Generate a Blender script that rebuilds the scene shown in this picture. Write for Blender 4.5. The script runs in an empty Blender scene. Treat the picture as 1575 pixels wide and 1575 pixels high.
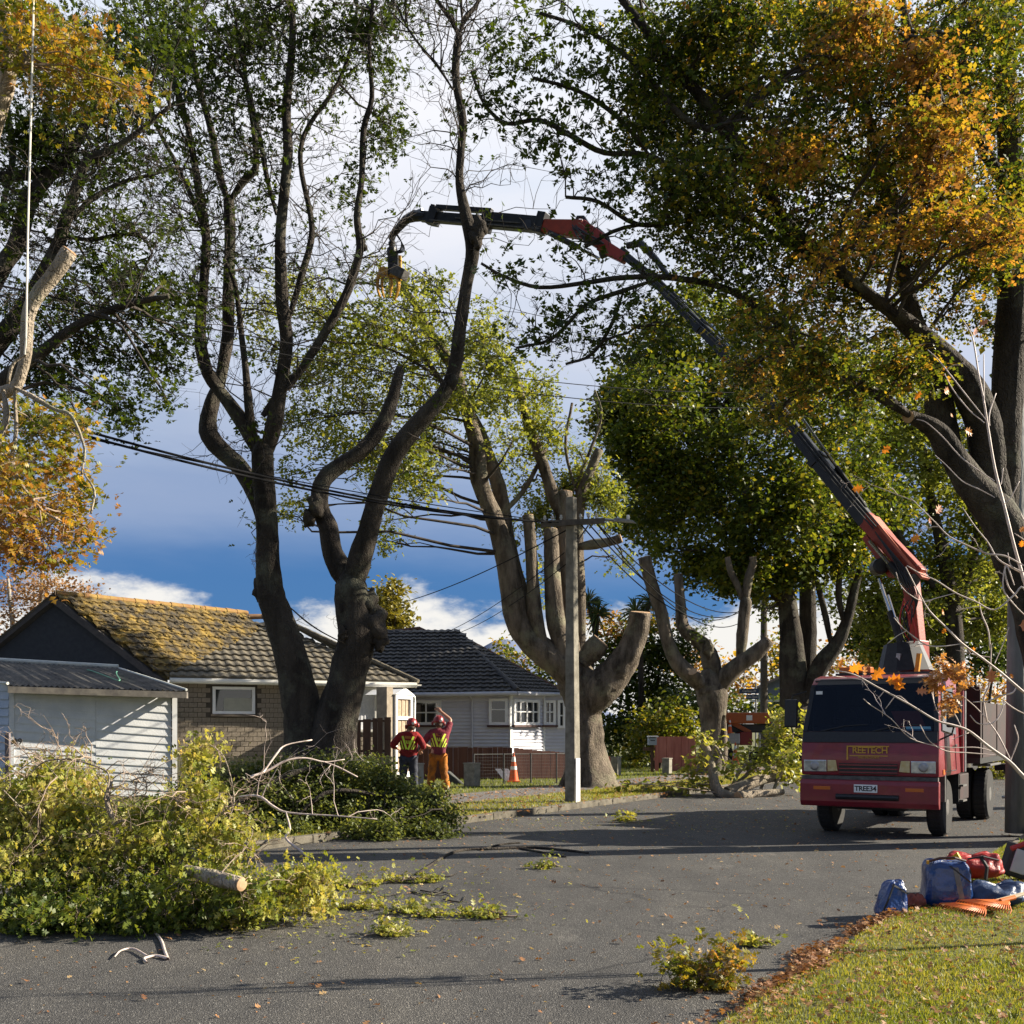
import bpy, bmesh, math, random
import numpy as np
from mathutils import Vector, Matrix
from mathutils.bvhtree import BVHTree
random.seed(7)
rng = np.random.default_rng(7)
sc = bpy.context.scene
COL = sc.collection

# ------------------------------------------------------------------ camera
FPX, CXP, HOR, CAMH = 1700.0, 787.5, 1120.0, 1.65
cd = bpy.data.cameras.new('camera'); cam = bpy.data.objects.new('camera', cd); COL.objects.link(cam)
cam.location = (0, 0, CAMH); cam.rotation_euler = (math.radians(90), 0, 0)
cd.sensor_width = 36; cd.lens = 36 * FPX / 1575; cd.shift_y = (HOR - 787.5) / 1575
cd.clip_start = 0.1; cd.clip_end = 9000
sc.camera = cam

# ------------------------------------------------------------------ sun, sky, exposure
SUN_EL, SUN_AZ = math.radians(26), math.radians(79)      # azimuth measured from +Y towards +X
sdir = Vector((math.sin(SUN_AZ) * math.cos(SUN_EL), math.cos(SUN_AZ) * math.cos(SUN_EL), math.sin(SUN_EL)))
sl = bpy.data.lights.new('sun', 'SUN'); sun = bpy.data.objects.new('sun', sl); COL.objects.link(sun)
sl.energy = 5.0; sl.angle = math.radians(0.5); sl.color = (1.0, 0.9, 0.74)
sun.rotation_euler = sdir.to_track_quat('Z', 'Y').to_euler(); sun.location = (60, 10, 40)

W = bpy.data.worlds.new('World'); sc.world = W; W.use_nodes = True
nt = W.node_tree; N = nt.nodes; L = nt.links
bg = N['Background']; bg.inputs['Strength'].default_value = 0.1
sky = N.new('ShaderNodeTexSky'); sky.sky_type = 'NISHITA'; sky.sun_disc = False
sky.sun_elevation = SUN_EL; sky.sun_rotation = SUN_AZ; sky.altitude = 50
def wmath(op, a, b=None, clamp=False):
    n = N.new('ShaderNodeMath'); n.operation = op; n.use_clamp = clamp
    for i, v in enumerate((a, b)):
        if v is None: continue
        if isinstance(v, (int, float)): n.inputs[i].default_value = v
        else: L.new(v, n.inputs[i])
    return n.outputs[0]
def wramp(fac, stops):
    r = N.new('ShaderNodeValToRGB'); r.color_ramp.interpolation = 'EASE'
    el = r.color_ramp.elements
    while len(el) < len(stops): el.new(0.5)
    for e, (p, v) in zip(el, stops): e.position = p; e.color = (v, v, v, 1)
    L.new(fac, r.inputs[0]); return r.outputs[0]
def wmix(fac, a, b, mode='MIX'):
    m = N.new('ShaderNodeMix'); m.data_type = 'RGBA'; m.blend_type = mode
    if isinstance(fac, (int, float)): m.inputs[0].default_value = fac
    else: L.new(fac, m.inputs[0])
    for i, v in ((6, a), (7, b)):
        if isinstance(v, tuple): m.inputs[i].default_value = (*v, 1)
        else: L.new(v, m.inputs[i])
    return m.outputs[2]
tc = N.new('ShaderNodeTexCoord')
sep = N.new('ShaderNodeSeparateXYZ'); L.new(tc.outputs['Generated'], sep.inputs[0])
def wnoise(scale, zs, detail=6, rough=0.55, off=0.0):
    mp = N.new('ShaderNodeMapping'); mp.inputs['Scale'].default_value = (scale, scale, scale * zs)
    mp.inputs['Location'].default_value = (off, off * .7, off * .3)
    L.new(tc.outputs['Generated'], mp.inputs[0])
    n = N.new('ShaderNodeTexNoise'); n.inputs['Scale'].default_value = 1; n.inputs['Detail'].default_value = detail
    n.inputs['Roughness'].default_value = rough
    L.new(mp.outputs[0], n.inputs['Vector']); return n.outputs['Fac']
zz = sep.outputs['Z']
base = wmix(1.0, sky.outputs[0], (0.068, 0.168, 0.38), 'MULTIPLY')
base = wmix(0.65, base, (0.34, 0.84, 1.72))
# high veil of cloud that thickens upwards
veil_in = wmath('ADD', zz, wmath('MULTIPLY', wmath('SUBTRACT', wnoise(2.2, 4.5, off=3.1), 0.5), 0.13))
veil = wramp(veil_in, [(0.12, 0.0), (0.20, 0.26), (0.30, 0.66), (0.42, 0.92), (0.5, 1.0)])
# the bank of cloud lies ahead; the sky clears to blue behind the camera
bank = wramp(sep.outputs['Y'], [(0.0, 0.0), (0.62, 1.0)])
veil = wmath('MULTIPLY', veil, wmath('ADD', wmath('MULTIPLY', bank, 0.75), 0.25))
vcol = wmix(wramp(wnoise(2.6, 3.0, off=8.0), [(0.35, 0.0), (0.68, 1.0)]), (2.95, 3.2, 3.65), (3.55, 3.55, 3.75))
c1 = wmix(veil, base, vcol)
# low cumulus just above the skyline
cu_in = wmath('ADD', wmath('MULTIPLY', wmath('SUBTRACT', wnoise(7.0, 2.2, 8, 0.6, off=1.35), 0.5), 0.24), zz)
cum = wramp(cu_in, [(0.084, 1.0), (0.122, 0.0)])
c2 = wmix(wmath('MULTIPLY', cum, 0.95), c1, (3.6, 3.5, 3.3))
L.new(c2, bg.inputs['Color'])

vs = sc.view_settings
vs.view_transform = 'Standard'; vs.look = 'None'; vs.gamma = 1; vs.use_curve_mapping = False; vs.exposure = 1.45
sc.cycles.use_denoising = True
sc.cycles.max_bounces = 8; sc.cycles.transparent_max_bounces = 8

# ------------------------------------------------------------------ helpers
KD = Vector((0.525, 0.851, 0)).normalized()          # along the kerb, away from the camera
KN = Vector((KD.y, -KD.x, 0))                        # across the road, to the right
def ns(n, s, z=0.0): return KN * n + KD * s + Vector((0, 0, z))
def at(px, py, Y): return Vector(((px - CXP) * Y / FPX, Y, CAMH - (py - HOR) * Y / FPX))
def gy(py, z=0.0): return FPX * (CAMH - z) / (py - HOR)
def gp(px, py, z=0.0):
    p = at(px, py, gy(py, z)); p.z = z; return p
R_ = math.radians
WL = {}
def link(o): COL.objects.link(o); return o
def tag(o, label=None, cat=None, group=None, kind=None):
    if label: o['label'] = label
    if cat: o['category'] = cat
    if group: o['group'] = group
    if kind: o['kind'] = kind
    return o
def thing(name, label, cat, loc=(0, 0, 0), rz=0.0, group=None):
    o = bpy.data.objects.new(name, None); o.empty_display_size = 0.2
    link(o); o.location = loc; o.rotation_euler = (0, 0, rz)
    WL[o.name] = Vector(loc)
    return tag(o, label, cat, group)
def np_mesh(name, V, F, attr=None):
    """F: list of integer arrays (n,k)"""
    me = bpy.data.meshes.new(name)
    V = np.asarray(V, dtype=np.float32).reshape(-1, 3)
    me.vertices.add(len(V)); me.vertices.foreach_set('co', V.ravel())
    F = [np.asarray(f, dtype=np.int32) for f in F if len(f)]
    tot = np.concatenate([np.full(len(f), f.shape[1], dtype=np.int32) for f in F])
    lv = np.concatenate([f.ravel() for f in F])
    me.loops.add(len(lv)); me.loops.foreach_set('vertex_index', lv)
    me.polygons.add(len(tot))
    st = np.zeros(len(tot), dtype=np.int32); st[1:] = np.cumsum(tot)[:-1]
    me.polygons.foreach_set('loop_start', st)
    if attr is not None:
        a = me.attributes.new('tint', 'FLOAT', 'POINT'); a.data.foreach_set('value', np.asarray(attr, dtype=np.float32))
    me.update(calc_edges=True); me.validate()
    return me
def put(name, me, m, parent=None, smooth=False, kind=None, label=None):
    if m is not None and len(me.materials) == 0: me.materials.append(m)
    if smooth: me.polygons.foreach_set('use_smooth', np.ones(len(me.polygons), dtype=bool))
    o = bpy.data.objects.new(name, me); link(o)
    if parent is not None:
        o.parent = parent; WL[o.name] = WL.get(parent.name, Vector((0, 0, 0)))
    else: WL[o.name] = Vector((0, 0, 0))
    if kind: o['kind'] = kind
    if label: o['label'] = label
    return o
class MB:
    """collects shapes in world (or local) coordinates, links them as ONE mesh"""
    def __init__(s): s.v = []; s.f = []
    def add(s, V, F):
        b = len(s.v); s.v += [tuple(p) for p in V]; s.f += [tuple(i + b for i in f) for f in F]; return s
    def box(s, c, size, rot=None, taper=1.0):
        x, y, z = (q / 2 for q in size); c = Vector(c)
        V = [Vector((i * x * (taper if k > 0 else 1), j * y * (taper if k > 0 else 1), k * z)) for k in (-1, 1) for i, j in ((-1, -1), (1, -1), (1, 1), (-1, 1))]
        if rot is not None: V = [rot @ v for v in V]
        return s.add([c + v for v in V], [(3, 2, 1, 0), (4, 5, 6, 7), (0, 1, 5, 4), (1, 2, 6, 5), (2, 3, 7, 6), (3, 0, 4, 7)])
    def bbox(s, a, b): # box between corners
        a = Vector(a); b = Vector(b); return s.box((a + b) / 2, [abs(q) for q in (b - a)])
    def prism(s, poly, vec):
        n = len(poly); P = [Vector(p) for p in poly]; Q = [p + Vector(vec) for p in P]
        return s.add(P + Q, [tuple(range(n))[::-1], tuple(range(n, 2 * n))] + [(i, (i + 1) % n, n + (i + 1) % n, n + i) for i in range(n)])
    def hexa(s, bot, top):
        return s.add(list(bot) + list(top), [(3, 2, 1, 0), (4, 5, 6, 7), (0, 1, 5, 4), (1, 2, 6, 5), (2, 3, 7, 6), (3, 0, 4, 7)])
    def tube(s, pts, rad, n=8, cap=True):
        P = [Vector(p) for p in pts]; K = len(P)
        if isinstance(rad, (int, float)): rad = [rad] * K
        av = (P[-1] - P[0]); av = av.normalized() if av.length > 1e-6 else Vector((0, 0, 1))
        ref = Vector((1, 0, 0)) if abs(av.z) > .8 else Vector((0, 0, 1))
        V = []
        for i in range(K):
            t = (P[min(i + 1, K - 1)] - P[max(i - 1, 0)]).normalized()
            u = t.cross(ref); u = u.normalized() if u.length > 1e-5 else Vector((0, 1, 0)); w = t.cross(u)
            for k in range(n):
                a = 2 * math.pi * k / n; V.append(P[i] + (u * math.cos(a) + w * math.sin(a)) * rad[i])
        F = [(i * n + k, i * n + (k + 1) % n, (i + 1) * n + (k + 1) % n, (i + 1) * n + k) for i in range(K - 1) for k in range(n)]
        if cap: F += [tuple(range(n))[::-1], tuple((K - 1) * n + k for k in range(n))]
        return s.add(V, F)
    def lathe(s, c, prof, n=20, axis='z', cap=True):
        c = Vector(c); V = []
        for r, h in prof:
            for k in range(n):
                a = 2 * math.pi * k / n
                p = (r * math.cos(a), r * math.sin(a), h)
                if axis == 'x': p = (h, p[0], p[1])
                if axis == 'y': p = (p[0], h, p[1])
                V.append(c + Vector(p))
        K = len(prof)
        F = [(i * n + k, i * n + (k + 1) % n, (i + 1) * n + (k + 1) % n, (i + 1) * n + k) for i in range(K - 1) for k in range(n)]
        if cap: F += [tuple(range(n))[::-1], tuple((K - 1) * n + k for k in range(n))]
        return s.add(V, F)
    def build(s, name, m, parent=None, local=False, smooth=False, bevel=0.0, kind=None, label=None):
        off = Vector((0, 0, 0))
        if parent is not None and not local: off = WL.get(parent.name, off)
        me = bpy.data.meshes.new(name); me.from_pydata([tuple(Vector(v) - off) for v in s.v], [], s.f)
        if bevel > 0 or True:
            bm = bmesh.new(); bm.from_mesh(me)
            bmesh.ops.recalc_face_normals(bm, faces=bm.faces)
            if bevel > 0:
                ed = [e for e in bm.edges if e.is_manifold and e.calc_face_angle(0) > 0.5]
                bmesh.ops.bevel(bm, geom=ed, offset=bevel, segments=2, profile=0.6, affect='EDGES', clamp_overlap=True)
            bm.to_mesh(me); bm.free()
        return put(name, me, m, parent, smooth, kind, label)
def smooth_by_angle(o, ang=35):
    me = o.data
    me.polygons.foreach_set('use_smooth', np.ones(len(me.polygons), dtype=bool))
    try: me.set_sharp_from_angle(angle=R_(ang))
    except Exception: pass
    return o

# ------------------------------------------------------------------ materials
MATS = {}
def mat(name, c1, c2=None, rough=0.7, scale=6.0, bump=0.0, bscale=None, metal=0.0, spec=0.4, detail=5, stretch=(1, 1, 1), coat=0.0, contrast=(0.35, 0.65), coords='Object'):
    if name in MATS: return MATS[name]
    m = bpy.data.materials.new(name); m.use_nodes = True; t = m.node_tree; n = t.nodes; l = t.links
    b = n['Principled BSDF']; b.inputs['Roughness'].default_value = rough; b.inputs['Metallic'].default_value = metal
    b.inputs['Specular IOR Level'].default_value = spec
    b.inputs['Coat Weight'].default_value = coat
    b.inputs['Base Color'].default_value = (*c1, 1)
    if c2 is not None or bump:
        co = n.new('ShaderNodeTexCoord'); mp = n.new('ShaderNodeMapping'); mp.inputs['Scale'].default_value = stretch
        l.new(co.outputs[coords], mp.inputs[0])
    if c2 is not None:
        no = n.new('ShaderNodeTexNoise'); no.inputs['Scale'].default_value = scale; no.inputs['Detail'].default_value = detail
        no.inputs['Roughness'].default_value = 0.62
        l.new(mp.outputs[0], no.inputs['Vector'])
        r = n.new('ShaderNodeValToRGB'); r.color_ramp.elements[0].position = contrast[0]; r.color_ramp.elements[1].position = contrast[1]
        r.color_ramp.elements[0].color = (*c1, 1); r.color_ramp.elements[1].color = (*c2, 1)
        l.new(no.outputs['Fac'], r.inputs[0]); l.new(r.outputs[0], b.inputs['Base Color'])
    if bump:
        nb = n.new('ShaderNodeTexNoise'); nb.inputs['Scale'].default_value = bscale or scale * 4; nb.inputs['Detail'].default_value = 6
        l.new(mp.outputs[0], nb.inputs['Vector'])
        bu = n.new('ShaderNodeBump'); bu.inputs['Strength'].default_value = bump; bu.inputs['Distance'].default_value = 0.03
        l.new(nb.outputs['Fac'], bu.inputs['Height']); l.new(bu.outputs[0], b.inputs['Normal'])
    MATS[name] = m; return m
def leafmat(name, stops, trans=0.45, rough=0.45):
    if name in MATS: return MATS[name]
    m = bpy.data.materials.new(name); m.use_nodes = True; t = m.node_tree; n = t.nodes; l = t.links
    b = n['Principled BSDF']; out = n['Material Output']
    a = n.new('ShaderNodeAttribute'); a.attribute_name = 'tint'
    r = n.new('ShaderNodeValToRGB'); el = r.color_ramp.elements
    while len(el) < len(stops): el.new(.5)
    for e, (p, c) in zip(el, stops): e.position = p; e.color = (*c, 1)
    l.new(a.outputs['Fac'], r.inputs[0]); l.new(r.outputs[0], b.inputs['Base Color'])
    b.inputs['Roughness'].default_value = rough; b.inputs['Specular IOR Level'].default_value = 0.35
    tr = n.new('ShaderNodeBsdfTranslucent')
    br = n.new('ShaderNodeMix'); br.data_type = 'RGBA'; br.blend_type = 'MULTIPLY'; br.inputs[0].default_value = 1
    l.new(r.outputs[0], br.inputs[6]); br.inputs[7].default_value = (1.5, 1.35, 0.7, 1)
    l.new(br.outputs[2], tr.inputs['Color'])
    mx = n.new('ShaderNodeMixShader'); mx.inputs[0].default_value = trans
    l.new(b.outputs[0], mx.inputs[1]); l.new(tr.outputs[0], mx.inputs[2]); l.new(mx.outputs[0], out.inputs['Surface'])
    MATS[name] = m; return m
AUT = [(0.0, (0.026, 0.046, 0.008)), (0.25, (0.075, 0.110, 0.013)), (0.45, (0.190, 0.195, 0.020)), (0.62, (0.36, 0.25, 0.030)), (0.8, (0.38, 0.185, 0.045)), (1.0, (0.19, 0.10, 0.045))]
OLV = [(0.0, (0.055, 0.082, 0.014)), (0.35, (0.165, 0.200, 0.034)), (0.7, (0.30, 0.30, 0.065)), (1.0, (0.32, 0.24, 0.09))]
M_leaf = leafmat('leaf_autumn', AUT)
M_leaf_olive = leafmat('leaf_olive', OLV, .5)
M_leaf_fresh = leafmat('leaf_cut', [(0.0, (0.06, 0.095, 0.014)), (0.35, (0.19, 0.22, 0.030)), (0.65, (0.40, 0.38, 0.09)), (1.0, (0.50, 0.38, 0.16))], 0.42)
M_leaf_dark = leafmat('leaf_evergreen', [(0.0, (0.060, 0.078, 0.022)), (0.5, (0.130, 0.160, 0.040)), (1.0, (0.26, 0.26, 0.08))], 0.45)
M_leaf_litter = leafmat('leaf_litter', [(0.0, (0.10, 0.042, 0.018)), (0.4, (0.24, 0.10, 0.035)), (0.75, (0.36, 0.19, 0.08)), (1.0, (0.45, 0.33, 0.16))], 0.25, 0.6)
M_grass = leafmat('grass_blade', [(0.0, (0.070, 0.115, 0.010)), (0.5, (0.17, 0.205, 0.022)), (1.0, (0.36, 0.31, 0.075))], 0.4, 0.5)
def barkmat(name, c1, c2, c3, sc_=3.0):
    m = mat(name, c1, c2, 0.9, sc_, 0.9, sc_ * 7, stretch=(1, 1, 0.28), spec=0.2)
    t = m.node_tree; n = t.nodes; l = t.links; b = n['Principled BSDF']
    vo = n.new('ShaderNodeTexVoronoi'); vo.feature = 'DISTANCE_TO_EDGE'; vo.inputs['Scale'].default_value = 16; mq = n.new('ShaderNodeMapping'); mq.inputs['Scale'].default_value = (1, 1, .22)
    cq = n.new('ShaderNodeTexCoord'); nq = n.new('ShaderNodeTexNoise'); nq.inputs['Scale'].default_value = 6; nq.inputs['Detail'].default_value = 4; l.new(cq.outputs['Object'], nq.inputs['Vector'])
    aq = n.new('ShaderNodeMix'); aq.data_type = 'RGBA'; aq.blend_type = 'ADD'; aq.inputs[0].default_value = .35; l.new(cq.outputs['Object'], aq.inputs[6]); l.new(nq.outputs['Color'], aq.inputs[7]); l.new(aq.outputs[2], mq.inputs[0]); l.new(mq.outputs[0], vo.inputs['Vector'])
    b0 = b.inputs['Normal'].links[0].from_node; b2 = n.new('ShaderNodeBump'); b2.inputs['Strength'].default_value = 1.0; b2.inputs['Distance'].default_value = .05
    cl = n.new('ShaderNodeMath'); cl.operation = 'MINIMUM'; cl.inputs[1].default_value = .25; l.new(vo.outputs['Distance'], cl.inputs[0])
    l.new(cl.outputs[0], b2.inputs['Height']); l.new(b0.outputs[0], b2.inputs['Normal']); l.new(b2.outputs[0], b.inputs['Normal'])
    src = b.inputs['Base Color'].links[0].from_socket
    co = n.new('ShaderNodeTexCoord'); no = n.new('ShaderNodeTexNoise'); no.inputs['Scale'].default_value = 1.3; no.inputs['Detail'].default_value = 7; no.inputs['Roughness'].default_value = .7
    l.new(co.outputs['Object'], no.inputs['Vector'])
    r = n.new('ShaderNodeValToRGB'); r.color_ramp.elements[0].position = .52; r.color_ramp.elements[1].position = .68
    l.new(no.outputs['Fac'], r.inputs[0])
    mx = n.new('ShaderNodeMix'); mx.data_type = 'RGBA'; l.new(r.outputs[0], mx.inputs[0]); l.new(src, mx.inputs[6]); mx.inputs[7].default_value = (*c3, 1)
    l.new(mx.outputs[2], b.inputs['Base Color'])
    return m
M_bark = barkmat('bark_oak', (0.020, 0.016, 0.013), (0.070, 0.058, 0.046), (0.10, 0.098, 0.070))
M_bark_pale = barkmat('bark_pale', (0.045, 0.035, 0.026), (0.20, 0.162, 0.122), (0.20, 0.19, 0.125), 4)
M_bark_lit = barkmat('bark_sunlit', (0.22, 0.18, 0.13), (0.38, 0.32, 0.25), (0.3, 0.29, 0.2), 5)  # lit copy of the bark, sunlight put into the colour
M_twig = mat('twig_bark', (0.030, 0.024, 0.019), (0.065, 0.052, 0.042), 0.9, 9)
M_twig_pale = mat('twig_pale', (0.42, 0.33, 0.28), (0.62, 0.52, 0.46), 0.6, 12)
M_cut = mat('sawn_wood', (0.36, 0.22, 0.12), (0.46, 0.31, 0.18), 0.85, 14)
def asphalt(name, dark, light, chip):
    m = bpy.data.materials.new(name); m.use_nodes = True; t = m.node_tree; n = t.nodes; l = t.links; b = n['Principled BSDF']
    b.inputs['Roughness'].default_value = .82; b.inputs['Specular IOR Level'].default_value = .35
    co = n.new('ShaderNodeTexCoord')
    def noise(scale, detail, vec=(1, 1, 1), rough=.6):
        mp = n.new('ShaderNodeMapping'); mp.inputs['Scale'].default_value = vec; mp.inputs['Rotation'].default_value = (0, 0, math.radians(31.7)); l.new(co.outputs['Object'], mp.inputs[0])
        q = n.new('ShaderNodeTexNoise'); q.inputs['Scale'].default_value = scale; q.inputs['Detail'].default_value = detail; q.inputs['Roughness'].default_value = rough; l.new(mp.outputs[0], q.inputs['Vector']); return q.outputs['Fac']
    def ramp(f, stops):
        r = n.new('ShaderNodeValToRGB'); el = r.color_ramp.elements
        while len(el) < len(stops): el.new(.5)
        for e, (p, c) in zip(el, stops): e.position = p; e.color = (*c, 1)
        l.new(f, r.inputs[0]); return r.outputs[0]
    def mixc(f, a, c, mode='MIX'):
        q = n.new('ShaderNodeMix'); q.data_type = 'RGBA'; q.blend_type = mode
        if isinstance(f, float): q.inputs[0].default_value = f
        else: l.new(f, q.inputs[0])
        for i, v in ((6, a), (7, c)):
            if isinstance(v, tuple): q.inputs[i].default_value = (*v, 1)
            else: l.new(v, q.inputs[i])
        return q.outputs[2]
    vo = n.new('ShaderNodeTexVoronoi'); vo.inputs['Scale'].default_value = 120; l.new(co.outputs['Object'], vo.inputs['Vector'])
    sepc = n.new('ShaderNodeSeparateColor'); l.new(vo.outputs['Color'], sepc.inputs[0])
    stone = ramp(sepc.outputs[0], [(0.0, tuple(.55 * q for q in dark)), (.45, dark), (.8, light), (.93, light), (.97, chip)])
    tar = mixc(ramp(noise(160, 3), [(.42, (0, 0, 0)), (.6, (1, 1, 1))]), stone, tuple(.45 * q for q in dark))
    tint = ramp(noise(.55, 7, (1, .28, 1)), [(.30, (.68, .68, .70)), (.5, (1, 1, 1)), (.70, (1.34, 1.30, 1.22))])
    patch = ramp(noise(2.6, 8, (1, .5, 1), .7), [(.38, (.84, .84, .85)), (.62, (1.1, 1.09, 1.07))])
    c = mixc(1.0, mixc(1.0, tar, tint, 'MULTIPLY'), patch, 'MULTIPLY')
    vc = n.new('ShaderNodeTexVoronoi'); vc.feature = 'DISTANCE_TO_EDGE'; vc.inputs['Scale'].default_value = .42; wv = n.new('ShaderNodeMix'); wv.data_type = 'RGBA'; wv.blend_type = 'ADD'; wv.inputs[0].default_value = .55
    wn = n.new('ShaderNodeTexNoise'); wn.inputs['Scale'].default_value = 1.6; wn.inputs['Detail'].default_value = 6; l.new(co.outputs['Object'], wn.inputs['Vector']); l.new(co.outputs['Object'], wv.inputs[6]); l.new(wn.outputs['Color'], wv.inputs[7]); l.new(wv.outputs[2], vc.inputs['Vector'])
    crack = ramp(vc.outputs['Distance'], [(.0, (1, 1, 1)), (.006, (1, 1, 1)), (.013, (0, 0, 0))])
    cm = n.new('ShaderNodeMath'); cm.operation = 'MULTIPLY'; l.new(crack, cm.inputs[0]); l.new(ramp(noise(.35, 3), [(.50, (0, 0, 0)), (.60, (.75, .75, .75))]), cm.inputs[1])
    c = mixc(cm.outputs[0], c, (.018, .018, .019))
    oil = ramp(noise(1.1, 5, (1, .6, 1), .5), [(.66, (0, 0, 0)), (.76, (.55, .55, .55))]); c = mixc(oil, c, (.035, .034, .034))
    dust = ramp(noise(.9, 9, (1.4, .5, 1), .72), [(.60, (0, 0, 0)), (.78, (.6, .6, .6))])
    c = mixc(dust, c, (.26, .24, .21)); l.new(c, b.inputs['Base Color'])
    bu = n.new('ShaderNodeBump'); bu.inputs['Strength'].default_value = .7; bu.inputs['Distance'].default_value = .012; l.new(vo.outputs['Distance'], bu.inputs['Height']); l.new(bu.outputs[0], b.inputs['Normal'])
    MATS[name] = m; return m
M_asph = asphalt('asphalt', (0.070, 0.068, 0.065), (0.125, 0.12, 0.112), (.30, .29, .27))
M_path = mat('path_asphalt', (0.10, 0.095, 0.09), (0.15, 0.14, 0.13), 0.9, 20, 0.4, 160, detail=8)
M_conc = mat('concrete', (0.26, 0.245, 0.22), (0.36, 0.34, 0.30), 0.9, 7, 0.3, 60)
M_kerb = mat('kerb_concrete', (0.065, 0.057, 0.042), (0.14, 0.125, 0.095), 0.9, 5, 0.4, 40)
M_lawn = mat('lawn_soil', (0.052, 0.060, 0.016), (0.13, 0.125, 0.035), 0.95, 3.5, 0.6, 60, detail=9)
M_dirt = mat('verge_soil', (0.14, 0.13, 0.045), (0.22, 0.185, 0.075), 0.95, 4.0, 0.6, 50, detail=9)
M_white = mat('paint_white', (0.78, 0.78, 0.77), (0.70, 0.70, 0.70), 0.5, 3)
M_black = mat('black_plastic', (0.012, 0.012, 0.013), (0.02, 0.02, 0.022), 0.45, 20)
M_rubber = mat('tyre_rubber', (0.016, 0.016, 0.016), (0.028, 0.027, 0.026), 0.9, 30, 0.2)
M_glass = mat('dark_glass', (0.012, 0.016, 0.022), None, 0.05, spec=0.8)
M_steel = mat('steel', (0.35, 0.35, 0.36), (0.25, 0.25, 0.26), 0.4, 20, metal=0.8)
# ------------------------------------------------------------------ tree machinery
def batch_tubes(P, Rr, S):
    P = np.asarray(P, dtype=float); N_, K, _ = P.shape; Rr = np.asarray(Rr, dtype=float)
    T = np.gradient(P, axis=1); T /= np.linalg.norm(T, axis=2, keepdims=True) + 1e-9
    av = P[:, -1] - P[:, 0]; av /= np.linalg.norm(av, axis=1, keepdims=True) + 1e-9
    ref = np.where(np.abs(av[:, 2:3]) > .8, np.array([[1., 0, 0]]), np.array([[0, 0, 1.]]))[:, None, :]
    U = np.cross(T, np.broadcast_to(ref, T.shape)); U /= np.linalg.norm(U, axis=2, keepdims=True) + 1e-9
    Wv = np.cross(T, U)
    a = np.arange(S) * 2 * math.pi / S
    V = P[:, :, None, :] + Rr[:, :, None, None] * (U[:, :, None, :] * np.cos(a)[None, None, :, None] + Wv[:, :, None, :] * np.sin(a)[None, None, :, None])
    idx = np.arange(N_ * K * S).reshape(N_, K, S)
    q = np.stack([idx[:, :-1], np.roll(idx, -1, 2)[:, :-1], np.roll(idx, -1, 2)[:, 1:], idx[:, 1:]], axis=-1).reshape(-1, 4)
    return V.reshape(-1, 3), q
class Acc:
    def __init__(s): s.V = []; s.Q = []; s.n = 0
    def tubes(s, P, Rr, S):
        if len(P) == 0: return
        V, q = batch_tubes(P, Rr, S); s.V.append(V); s.Q.append(q + s.n); s.n += len(V)
    def build(s, name, m, parent, kind=None, label=None):
        if not s.V: return None
        V = np.concatenate(s.V) - np.array(WL.get(parent.name, Vector()) if parent else (0, 0, 0))
        return put(name, np_mesh(name, V, [np.concatenate(s.Q)]), m, parent, True, kind, label)
def curves(A, B, K=5, amp=0.12, up=0.08):
    A = np.asarray(A, float); B = np.asarray(B, float); n = len(A)
    t = np.linspace(0, 1, K)[None, :, None]
    D = B - A; ln = np.linalg.norm(D, axis=1)[:, None, None]
    P = A[:, None] * (1 - t) + B[:, None] * t
    w = np.sin(math.pi * t)
    P = P + rng.normal(0, 1, (n, 1, 3)) * amp * ln * w + rng.normal(0, 1, (n, K, 3)) * amp * .35 * ln * w
    P[:, :, 2] += (up * ln * w)[:, :, 0]
    return P
LEAF4 = (np.array([[0, 0, 0], [.36, .45, .10], [0, 1, -.05], [-.36, .45, .10]]), np.array([[0, 1, 2], [0, 2, 3]]))
LEAFO = (np.array([[0, 0, 0], [0, .46, 0], [0, .74, 0], [.44, .34, .08], [-.44, .30, .08], [.46, .70, .07], [-.46, .66, .07], [.2, .72, .03], [-.2, .70, .03], [0, 1.05, -.06]]),
         np.array([[0, 3, 1], [0, 1, 4], [1, 5, 2], [1, 2, 6], [8, 7, 9]]))
LEAFN = (np.array([[0, 0, 0], [0, .5, 0], [0, 1.0, -.05], [.27, .36, .07], [-.27, .36, .07], [.26, .72, .05], [-.26, .72, .05]]), np.array([[0, 3, 1], [0, 1, 4], [1, 5, 2], [1, 2, 6]]))
LEAF1 = (np.array([[-.22, 0, 0], [.22, 0, 0], [0, 1, 0]]), np.array([[0, 1, 2]]))
def leaf_arrays(C, size, tint, templ=LEAF4, upb=0.5, droop=0.25):
    C = np.asarray(C, float); n = len(C); T, F = templ
    nm = rng.normal(0, 1, (n, 3)); nm[:, 2] = np.abs(nm[:, 2]) + upb; nm /= np.linalg.norm(nm, axis=1, keepdims=True)
    d = rng.normal(0, 1, (n, 3)); d[:, 2] -= droop
    d -= nm * (d * nm).sum(1, keepdims=True); d /= np.linalg.norm(d, axis=1, keepdims=True) + 1e-9
    s = np.cross(d, nm)
    sz = np.broadcast_to(size, (n,)) * rng.uniform(.65, 1.25, n)
    V = C[:, None] + sz[:, None, None] * (s[:, None] * T[None, :, 0:1] + d[:, None] * T[None, :, 1:2] + nm[:, None] * T[None, :, 2:3])
    k = len(T)
    Fi = (F[None] + (np.arange(n) * k)[:, None, None]).reshape(-1, F.shape[1])
    return V.reshape(-1, 3), Fi, np.repeat(np.clip(tint, 0, 1), k)
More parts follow.
